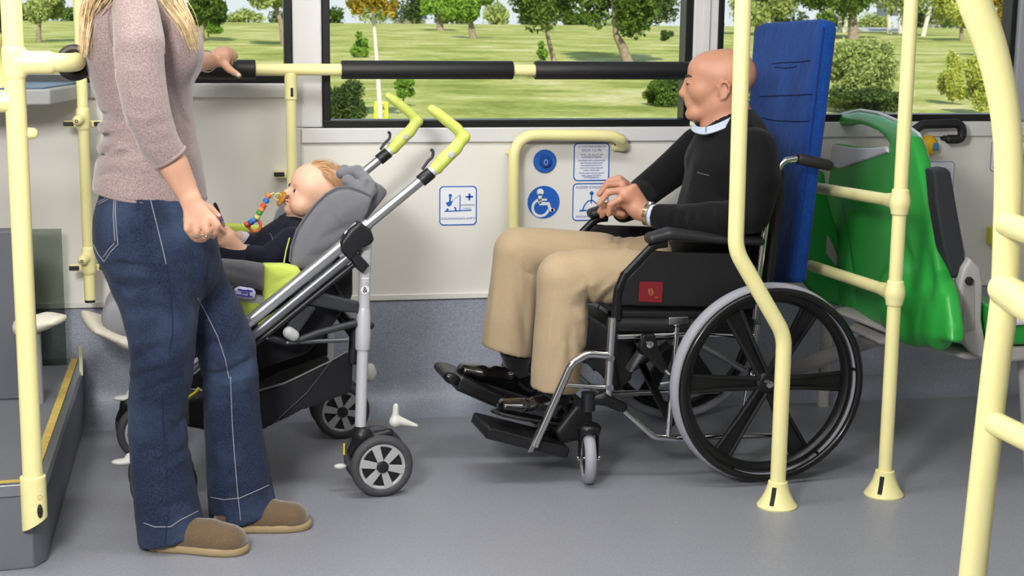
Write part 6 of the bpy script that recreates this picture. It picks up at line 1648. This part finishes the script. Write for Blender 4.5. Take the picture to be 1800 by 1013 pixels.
def wcut(a, b, v, rad):
    A_, B_ = W(*a, v), W(*b, v); n = unit(np.cross(unit(B_-A_), WLAT)); n = n if n[2] < 0 else -n; c = (A_+B_)/2
    s._add(lambda P: np.maximum(-((P-A_)@n), np.abs((P-c)@WLAT)-rad), c-np.array([.2, rad+.02, .12]), c+np.array([.2, rad+.02, .08]), .002, '-')
wcut((838, 605), (937, 628), .47, .125)
wcut((933, 683), (1014, 687), .20, .125)
s.build('trousers', BEI, MO, h=0.006, relax=1)
# socks and polished shoes
PAT = mat('patent_leather', (10, 10, 13), 0.14, coat=1.0); SOCK = fabric('black_sock', (14, 14, 17), (24, 24, 28), nscale=600)
def shoe(par, heel, toe, ank, v, n):
    a, b = W(*heel, v), W(*toe, v); f = unit(b-a); L = np.linalg.norm(b-a); u_ = unit(np.cross(f, WLAT)); u_ = u_ if u_[2] > 0 else -u_
    s = Soft()
    s.echain([a+f*.03+u_*.028, a+f*L*.35+u_*.030, a+f*L*.68+u_*.026, a+f*L*.86+u_*.022], [(.031, .032), (.034, .042), (.043, .027), (.036, .020)], WLAT, .02)
    s.cone(a+f*L*.30+u_*.05, a+f*L*.22+u_*.085, .033, .036, .02)
    s.fold(a+f*L*.60+u_*.05-WLAT*.03, a+f*L*.60+u_*.05+WLAT*.03, .010, -.005); s.fold(a+f*L*.52+u_*.055-WLAT*.02, a+f*L*.52+u_*.055+WLAT*.02, .010, .006)
    s.cut(a+u_*.006, -u_)
    SH = s.build('shoe', PAT, par, h=0.004, relax=1)
    Soft().slab([a+f*x*L+WLAT*y*.042 for x, y in ((0, 0), (.02, .7), (.3, .72), (.65, 1), (.9, .75), (1.0, 0), (.9, -.75), (.65, -1), (.3, -.72), (.02, -.7))], u_, .006, .004, k=0).build('sole', BLK, SH, h=0.004)
    MB().tube([a+f*L*.24+u_*.06, W(*ank, v)], [.040, .050], 18).build('sock', SOCK, par)
shoe(MO, (938, 702), (790, 655), (896, 580), .455, 0)
shoe(MO, (1008, 748), (862, 722), (980, 650), .19, 1)
# ------------------------------------------------------------ park outside the windows
ZG = -0.42
def leafmat(name, c1, c2):
    m = bpy.data.materials.new(name); m.use_nodes = True; nt = m.node_tree; L = nt.links; nt.nodes.clear()
    o = nt.nodes.new('ShaderNodeOutputMaterial'); d = nt.nodes.new('ShaderNodeBsdfDiffuse'); t = nt.nodes.new('ShaderNodeBsdfTranslucent'); mx = nt.nodes.new('ShaderNodeMixShader')
    mx.inputs['Fac'].default_value = 0.38
    g = nt.nodes.new('ShaderNodeNewGeometry'); tc = nt.nodes.new('ShaderNodeTexCoord')
    n = nt.nodes.new('ShaderNodeTexNoise'); n.inputs['Scale'].default_value = 1.4; n.inputs['Detail'].default_value = 2
    L.new(tc.outputs['Object'], n.inputs['Vector'])
    ad = nt.nodes.new('ShaderNodeMath'); ad.operation = 'ADD'; L.new(g.outputs['Random Per Island'], ad.inputs[0]); L.new(n.outputs['Fac'], ad.inputs[1])
    mu = nt.nodes.new('ShaderNodeMath'); mu.operation = 'MULTIPLY'; mu.inputs[1].default_value = 0.5; L.new(ad.outputs[0], mu.inputs[0])
    r = nt.nodes.new('ShaderNodeValToRGB'); r.color_ramp.elements[0].position = 0.2; r.color_ramp.elements[1].position = 0.8
    r.color_ramp.elements[0].color = rgb(*c1); r.color_ramp.elements[1].color = rgb(*c2)
    L.new(mu.outputs[0], r.inputs['Fac'])
    for q in (d, t): L.new(r.outputs['Color'], q.inputs['Color'])
    L.new(d.outputs[0], mx.inputs[1]); L.new(t.outputs[0], mx.inputs[2]); L.new(mx.outputs[0], o.inputs['Surface'])
    return m
PINE = leafmat('pine_needles', (58, 82, 34), (120, 146, 62))
FRESH = leafmat('fresh_leaves', (96, 136, 44), (160, 192, 84))
PALEL = leafmat('pale_leaves', (128, 144, 74), (196, 204, 130))
YELL = leafmat('yellow_green_leaves', (150, 164, 60), (222, 222, 120))
AUT = leafmat('autumn_leaves', (120, 118, 40), (196, 160, 60))
DARKL = leafmat('dark_shrub_leaves', (46, 66, 34), (104, 124, 66))
BARK = mat('bark', (142, 126, 108), 0.9, noise=(9, 0.25), bump=(20, 0.6, 0.02))
BARKW = mat('pale_bark', (206, 198, 184), 0.85, noise=(12, 0.12), bump=(30, 0.4, 0.01))

def gmat():
    m = bpy.data.materials.new('park_grass'); m.use_nodes = True; nt = m.node_tree; L = nt.links; b = nt.nodes['Principled BSDF']
    b.inputs['Roughness'].default_value = 0.95; b.inputs['Specular IOR Level'].default_value = 0.1
    tc = nt.nodes.new('ShaderNodeTexCoord')
    n = nt.nodes.new('ShaderNodeTexNoise'); n.inputs['Scale'].default_value = 0.35; n.inputs['Detail'].default_value = 6; n.inputs['Roughness'].default_value = 0.65
    L.new(tc.outputs['Object'], n.inputs['Vector'])
    r = nt.nodes.new('ShaderNodeValToRGB'); e = r.color_ramp.elements
    e[0].position = 0.36; e[0].color = rgb(136, 142, 66); e[1].position = 0.66; e[1].color = rgb(214, 200, 148)
    k = e.new(0.50); k.color = rgb(176, 176, 98)
    L.new(n.outputs['Fac'], r.inputs['Fac'])
    n2 = nt.nodes.new('ShaderNodeTexNoise'); n2.inputs['Scale'].default_value = 6; n2.inputs['Detail'].default_value = 5
    L.new(tc.outputs['Object'], n2.inputs['Vector'])
    r2 = nt.nodes.new('ShaderNodeValToRGB'); r2.color_ramp.elements[0].position = 0.3; r2.color_ramp.elements[0].color = (0.62, 0.68, 0.55, 1); r2.color_ramp.elements[1].position = 0.66
    L.new(n2.outputs['Fac'], r2.inputs['Fac'])
    mx = nt.nodes.new('ShaderNodeMixRGB'); mx.blend_type = 'MULTIPLY'; mx.inputs['Fac'].default_value = 1
    L.new(r.outputs['Color'], mx.inputs['Color1']); L.new(r2.outputs['Color'], mx.inputs['Color2']); L.new(mx.outputs['Color'], b.inputs['Base Color'])
    bp = nt.nodes.new('ShaderNodeBump'); bp.inputs['Strength'].default_value = 0.7; bp.inputs['Distance'].default_value = 0.06
    L.new(n2.outputs['Fac'], bp.inputs['Height']); L.new(bp.outputs['Normal'], b.inputs['Normal'])
    return m
def gz(x, y): return ZG + 0.10*math.sin(x*0.13+1)*math.sin(y*0.11)*min(1, max(0, (y-12)/20))*min(1, max(0, (100-y)/30)) - 3.0*min(1, max(0, (y-112)/50))
xs_ = np.linspace(-120, 190, 90); ys_ = np.concatenate([np.linspace(5.6, 40, 40), np.linspace(42, 190, 60)])
V = [(x, y, gz(x, y)) for y in ys_ for x in xs_]; nx = len(xs_)
Fc = [(j*nx+i, j*nx+i+1, (j+1)*nx+i+1, (j+1)*nx+i) for j in range(len(ys_)-1) for i in range(nx-1)]
o = link_mesh('ground', V, Fc, gmat(), None, angle=180); o['kind'] = 'structure'

def leaves(center_r, n, size, rnd, droop=0.0, shell=0.25):
    """small leaf quads scattered loosely through blobs [(centre, radii)]"""
    g = np.random.default_rng(rnd.randrange(1 << 30))
    vol = np.array([r[0]*r[1]*r[2] for c, r in center_r]); idx = g.choice(len(center_r), n, p=vol/vol.sum())
    C_ = np.array([c for c, r in center_r])[idx]; R_ = np.array([r for c, r in center_r])[idx]
    d = g.normal(size=(n, 3)); d /= np.linalg.norm(d, axis=1)[:, None]+1e-9
    P = C_+d*R_*(shell+(1.12-shell)*g.random((n, 1))**0.7)
    a = g.normal(size=(n, 3)); a /= np.linalg.norm(a, axis=1)[:, None]
    b = np.cross(a, g.normal(size=(n, 3))); b /= np.linalg.norm(b, axis=1)[:, None]+1e-9
    s_ = size*(0.5+0.9*g.random((n, 1))); a = a*s_; b = b*s_*0.5
    V = np.stack([P-a, P-b*0.9, P+a, P+b*0.9], 1).reshape(-1, 3)
    return V, np.arange(4*n).reshape(n, 4)
def tree(name, label, cat, base_px, dist_or_none, trunk, crown_px, n, size, lm, bark=BARK, seed=0, blobs=14, group=None, trunk_r=.12, depthf=.8, zbase=None, forks=True):
    """base_px: where the trunk meets the grass; trunk: pixel points up the stem; crown_px: (x0,y0,x1,y1)"""
    rnd = random.Random(seed+11)
    b = G(base_px[0], base_px[1], ZG); z0 = gz(b[0], b[1]); b = G(base_px[0], base_px[1], z0); Y = b[1]
    t = empty(name, (b[0], b[1], b[2]-0.02), label, cat, group)
    x0, y0, x1, y1 = crown_px
    A = atY(x0, y1, Y); B = atY(x1, y0, Y); w = B[0]-A[0]; h = B[2]-A[2]; cx = (A[0]+B[0])/2
    if trunk:
        pts = [b-np.array([0, 0, .1])]+[atY(px, py, Y) for px, py in trunk]
        m = MB(); pp = smooth_path(pts, 4); k = len(pp)
        m.tube(pp, [trunk_r*(1.15-0.55*i/(k-1)) for i in range(k)], 10)
        if forks:
            top = pp[-1]
            for _ in range(6):
                q = np.array([cx+(rnd.random()-.5)*w*.7, Y+(rnd.random()-.5)*w*.5, A[2]+h*(.35+.5*rnd.random())])
                mid = (top+q)/2+np.array([0, 0, h*.06]); m.tube([pp[-2], top, mid, q], [trunk_r*.55, trunk_r*.45, trunk_r*.3, trunk_r*.12], 7)
        m.build('trunk', bark, t)
    bl = []
    for i in range(blobs):
        r = (0.20+0.16*rnd.random())
        u = rnd.random(); 
        px = cx+(rnd.random()-.5)*w*(1-2*r*.75); pz = A[2]+h*(r*.6+(1-1.2*r)*rnd.random()); 
        py = Y+(rnd.random()-.5)*w*depthf
        e = 1-((px-cx)/(w/2+1e-6))**2*.5
        bl.append(((px, py, pz), (r*w*.55+.02, r*w*.5*depthf+.02, r*h*.55*e+.02)))
    V, Fc = leaves(bl, n, size, rnd)
    link_mesh('foliage', V, Fc, lm, t, smooth=False)
    return t
T_ = tree
# middle window
T_('pine_tree', 'broad dark pine with a forked leaning trunk, centre window', 'tree', (1106, 112), None, [(1095, 85), (1082, 60)], (1016, -300, 1210, 70), 26000, .10, PINE, seed=1, blobs=26, trunk_r=.16)
T_('pine_tree', 'full green pine with a single pale trunk left of the forked pine, centre window', 'tree', (984, 138), None, [(974, 108), (962, 62)], (864, -230, 1066, 76), 24000, .070, PINE, seed=2, blobs=26, trunk_r=.075)
T_('round_tree', 'small round-headed tree with thin trunk, right one of the pair in the centre window', 'tree', (832, 68), None, [(829, 50), (826, 32)], (784, -70, 878, 38), 9000, .13, FRESH, seed=3, trunk_r=.16)
T_('round_tree', 'small round-headed tree with thin trunk, left one of the pair in the centre window', 'tree', (774, 54), None, [(773, 42), (772, 28)], (728, -60, 806, 34), 8000, .16, FRESH, seed=4, trunk_r=.2)
t = T_('young_tree', 'slender young tree with a white trunk and yellowing leaves in a lime guard, centre window', 'tree', (670, 214), None, [(666, 160), (662, 100), (658, 50), (655, 15)], (598, -110, 704, 40), 3000, .055, AUT, bark=BARKW, seed=5, trunk_r=.036, forks=True)
b = G(670, 214, ZG)
m = MB()
for sx in (-1, 1):
    for sy in (-1, 1): m.rod((b[0]+sx*.075, b[1]+sy*.075, ZG), (b[0]+sx*.075, b[1]+sy*.075, ZG+.28), .022, seg=8)
for z in (.04, .15, .27):
    m.tube([(b[0]-.08, b[1]-.08, ZG+z), (b[0]+.08, b[1]-.08, ZG+z), (b[0]+.08, b[1]+.08, ZG+z), (b[0]-.08, b[1]+.08, ZG+z)], .018, 8, closed=True)
m.build('tree_guard', mat('lime_guard', (214, 224, 70), 0.5), t)
T_('pine_sapling', 'little pine sapling behind the upper edge of the foam sleeve, beside the white trunk', 'sapling', (630, 102), None, [(630, 85)], (612, 56, 650, 100), 2600, .055, FRESH, seed=6, blobs=8, trunk_r=.03, forks=False)
T_('pine_sapling', 'little pine sapling just below the foam sleeve, right of the white trunk', 'sapling', (709, 188), None, [(709, 165)], (688, 134, 730, 176), 2600, .035, FRESH, seed=7, blobs=8, trunk_r=.02, forks=False)
T_('pine_sapling', 'small pale sapling beside the trunk of the full green pine', 'sapling', (954, 108), None, [(954, 95)], (940, 72, 965, 106), 1500, .05, FRESH, seed=27, blobs=7, trunk_r=.02, forks=False)
T_('dark_shrub', 'dark open shrub in the lower left corner of the centre window', 'shrub', (600, 226), None, None, (560, 138, 650, 222), 9000, .026, DARKL, seed=8, blobs=16)
T_('green_shrub', 'feathery green shrub beside the face of the man, centre window', 'shrub', (1180, 186), None, None, (1130, 132, 1225, 190), 10000, .033, PINE, seed=9, blobs=16)
T_('green_shrub', 'low dark shrub under the far branches of the forked pine', 'shrub', (1170, 72), None, None, (1160, 48, 1185, 72), 1500, .08, DARKL, seed=28, blobs=6)
# left window
T_('leafy_tree', 'pale green tree at the far left window, seen past the front pole', 'tree', (68, 74), None, [(68, 55), (70, 40)], (38, -60, 118, 48), 9000, .09, PALEL, seed=10, trunk_r=.1)
T_('leafy_tree', 'dark tree cropped by the left edge of the photo', 'tree', (8, 130), None, [(6, 80), (4, 40)], (-50, -60, 24, 60), 7000, .05, DARKL, seed=11, trunk_r=.06)
T_('leafy_tree', 'dense dark tree right of the blond hair in the left window', 'tree', (352, 72), None, [(354, 55), (356, 38)], (318, -70, 402, 50), 11000, .10, PINE, seed=12, trunk_r=.14)
T_('leafy_tree', 'tree with a slim bent trunk beside the right frame of the left window', 'tree', (500, 80), None, [(496, 50), (488, 20)], (408, -90, 512, 26), 9000, .09, PALEL, seed=13, trunk_r=.12)
T_('pine_sapling', 'bright sapling on the grass in the left window', 'sapling', (366, 66), None, [(366, 56)], (352, 36, 392, 60), 1800, .11, FRESH, seed=14, blobs=7, trunk_r=.04, forks=False)
# right window
T_('large_shrub', 'large round green shrub between the blue board and the straight pole, right window', 'shrub', (1510, 196), None, None, (1440, 66, 1585, 196), 20000, .036, PALEL, seed=15, blobs=26)
T_('dark_shrub', 'low dark shrub at the foot of the large round shrub, right window', 'shrub', (1500, 200), None, None, (1450, 150, 1585, 200), 10000, .03, DARKL, seed=16, blobs=16)
T_('green_shrub', 'green shrub just behind the head of the man, right window', 'shrub', (1330, 180), None, None, (1268, 90, 1372, 182), 11000, .035, PALEL, seed=17, blobs=16)
T_('flowering_shrub', 'yellow-green shrub left of the curved handrail, right window', 'shrub', (1672, 184), None, None, (1648, 82, 1702, 184), 7000, .032, YELL, seed=18, blobs=16)
T_('flowering_shrub', 'yellow-green shrub partly behind the curved handrail, right window', 'shrub', (1722, 202), None, None, (1690, 84, 1765, 204), 8000, .032, YELL, seed=19, blobs=18)
T_('leafy_tree', 'broad tree above the blue board, right window', 'tree', (1500, 70), None, [(1500, 50), (1500, 25)], (1405, -120, 1600, 30), 15000, .13, PINE, seed=20, blobs=22, trunk_r=.28)
T_('leafy_tree', 'light green tree left of the blue board, right window', 'tree', (1330, 62), None, [(1330, 50), (1332, 35)], (1268, -70, 1400, 45), 13000, .12, PALEL, seed=21, blobs=20, trunk_r=.14)
T_('leafy_tree', 'pale tree between the straight pole and the curved handrail, right window', 'tree', (1690, 72), None, [(1690, 60), (1690, 40)], (1628, -60, 1745, 62), 11000, .10, YELL, seed=22, blobs=20, trunk_r=.12)
T_('leafy_tree', 'ochre tree at the right end of the right window, above the curved handrail', 'tree', (1765, 100), None, [(1765, 70)], (1728, -60, 1800, 80), 9000, .07, AUT, seed=23, blobs=16, trunk_r=.08)
# pale thin trunks and a hedge far off, right window
for i, (px, py, tx) in enumerate(((1475, 56, 1478), (1484, 58, 1492), (1564, 60, 1561), (1583, 60, 1580), (1622, 64, 1636))):
    b = G(px, py, gz(0, 90)); q = atY(tx, 10, b[1])
    t = empty('slender_tree', b, ['slim pale trunk, leftmost above the right edge of the blue board', 'slim pale leaning trunk, second from the blue board', 'slim pale trunk left of the straight pole', 'slim pale trunk right beside the straight pole', 'slim pale leaning trunk right of the straight pole'][i], 'tree', 'slim pale trunks in the right window')
    MB().tube([b-np.array([0, 0, .1]), (b+q)/2, q], [.14, .12, .1], 8).build('trunk', BARKW, t)
    rnd = random.Random(50+i); V, Fc = leaves([((q[0]+(rnd.random()-.5)*1.5, q[1], q[2]+.3+k*.5), (1.5, 1.2, .8)) for k in range(4)], 1800, .13, rnd)
    link_mesh('foliage', V, Fc, PALEL, t, smooth=False)
# pale buildings on the skyline
def house(px0, px1, py0, py1, d, label, roofc):
    a = atY(px0, py1, d); b = atY(px1, py0, d); zg = gz((a[0]+b[0])/2, d)
    t = empty('house', ((a[0]+b[0])/2, d, zg-.1), label, 'building')
    h = b[2]-a[2]
    MB().bx(a[0], b[0], d, d+6, zg-.5, a[2]+h*.55).build('wall', mat('white_render', (222, 218, 212), 0.8), t)
    y0, y1, z0, z1 = d-.4, d+6.4, a[2]+h*.55, b[2]
    MB().prism([(a[0]-.4, y0, z0), (a[0]-.4, (y0+y1)/2, z1), (a[0]-.4, y1, z0)], (b[0]-a[0]+.8, 0, 0)).build('roof', roofc, t)
    for k in range(3):
        x = a[0]+(b[0]-a[0])*(.2+.3*k); MB().bx(x-.5, x+.5, d-.03, d+.02, zg+1.0, zg+1.9).build('window', mat('far_window', (90, 98, 108), 0.3), t)
RF = mat('pale_roof', (176, 168, 164), 0.8)
house(706, 748, 24, 48, 128, 'low pale house on the skyline left of the round-headed trees', RF)
house(1540, 1600, 50, 74, 95, 'low pale house behind the straight pole in the right window', RF)
house(1640, 1700, 20, 58, 120, 'pale house half hidden in trees at the right window', RF)
rnd = random.Random(5)
lab = []
for i in range(26):
    px = -20+i*74+rnd.random()*10; d = 112+(i % 2)*6
    b = atY(px, 40, d); zg = gz(b[0], d); hh = 0.7+rnd.random()*0.9+(1.2 if 8 < i < 17 or i > 17 else 0)*rnd.random()
    t = empty('distant_shrub', (b[0], d, zg-.1), 'hazy shrub in the row along the far edge of the grass', 'shrub', 'shrubs along the far edge of the grass')
    V, Fc = leaves([((b[0]+(rnd.random()-.5)*2.0, d+(rnd.random()-.5)*1.0, zg+hh*.45*rnd.random()+hh*.2), (0.75, .7, hh*.45)) for _ in range(5)], 1000, .16, rnd)
    link_mesh('foliage', V, Fc, [PALEL, DARKL, PINE][i % 3], t, smooth=False)
# ------------------------------------------------------------ camera, light, view
cam = bpy.data.cameras.new('camera'); co = bpy.data.objects.new('camera', cam); COL.objects.link(co)
cam.sensor_width = 36.0; cam.lens = F_PX/1800*36.0; cam.clip_end = 1000; cam.clip_start = 0.05
M = Matrix(((RT[0], UP[0], -FW[0], CAM[0]), (RT[1], UP[1], -FW[1], CAM[1]), (RT[2], UP[2], -FW[2], CAM[2]), (0, 0, 0, 1)))
co.matrix_world = M
cam.dof.use_dof = True; cam.dof.focus_distance = 4.55; cam.dof.aperture_fstop = 13
SC.camera = co

w = bpy.data.worlds.new('world'); SC.world = w; w.use_nodes = True
nt = w.node_tree; bg = nt.nodes['Background']
wt = nt.nodes.new('ShaderNodeTexCoord'); sx_ = nt.nodes.new('ShaderNodeSeparateXYZ'); nt.links.new(wt.outputs['Generated'], sx_.inputs[0])
rp_ = nt.nodes.new('ShaderNodeValToRGB'); rp_.color_ramp.elements[0].position = 0.0; rp_.color_ramp.elements[0].color = (0.93, 0.96, 1.0, 1)
rp_.color_ramp.elements[1].position = 0.8; rp_.color_ramp.elements[1].color = (0.36, 0.56, 0.90, 1)
nt.links.new(sx_.outputs[2], rp_.inputs['Fac']); nt.links.new(rp_.outputs['Color'], bg.inputs['Color']); bg.inputs['Strength'].default_value = 1.0

def area(name, loc, tgt, sx, sy, power, col=(1, 1, 1)):
    l = bpy.data.lights.new(name, 'AREA'); l.shape = 'RECTANGLE'; l.size = sx; l.size_y = sy; l.energy = power; l.color = col
    o = bpy.data.objects.new(name, l); COL.objects.link(o); o.location = loc
    o.rotation_euler = (Vector(tgt)-Vector(loc)).to_track_quat('-Z', 'Y').to_euler(); return o
area('ceiling_lamp', (0.2, 3.6, 2.30), (0.25, 4.0, 0), 2.6, 0.4, 38, (1, 0.985, 0.96))
area('ceiling_lamp', (1.6, 2.2, 2.30), (1.3, 3.4, 0), 2.6, 0.4, 10, (1, 0.985, 0.96))
area('flash_softbox', (-0.8, 0.9, 2.15), (0.5, 4.6, 0.70), 0.6, 0.6, 122, (1, 0.98, 0.95))
sun = bpy.data.lights.new('sun', 'SUN'); sun.energy = 6.2; sun.angle = math.radians(0.6); sun.color = (1, 0.94, 0.82)
so = bpy.data.objects.new('sun', sun); COL.objects.link(so)
sd = Vector((0.14, 0.92, -0.72)); so.rotation_euler = sd.to_track_quat('-Z', 'Y').to_euler()
SC.view_settings.view_transform = 'Standard'; SC.view_settings.look = 'None'; SC.view_settings.gamma = 1.0; SC.view_settings.exposure = 0.0
SC.view_settings.use_curve_mapping = False
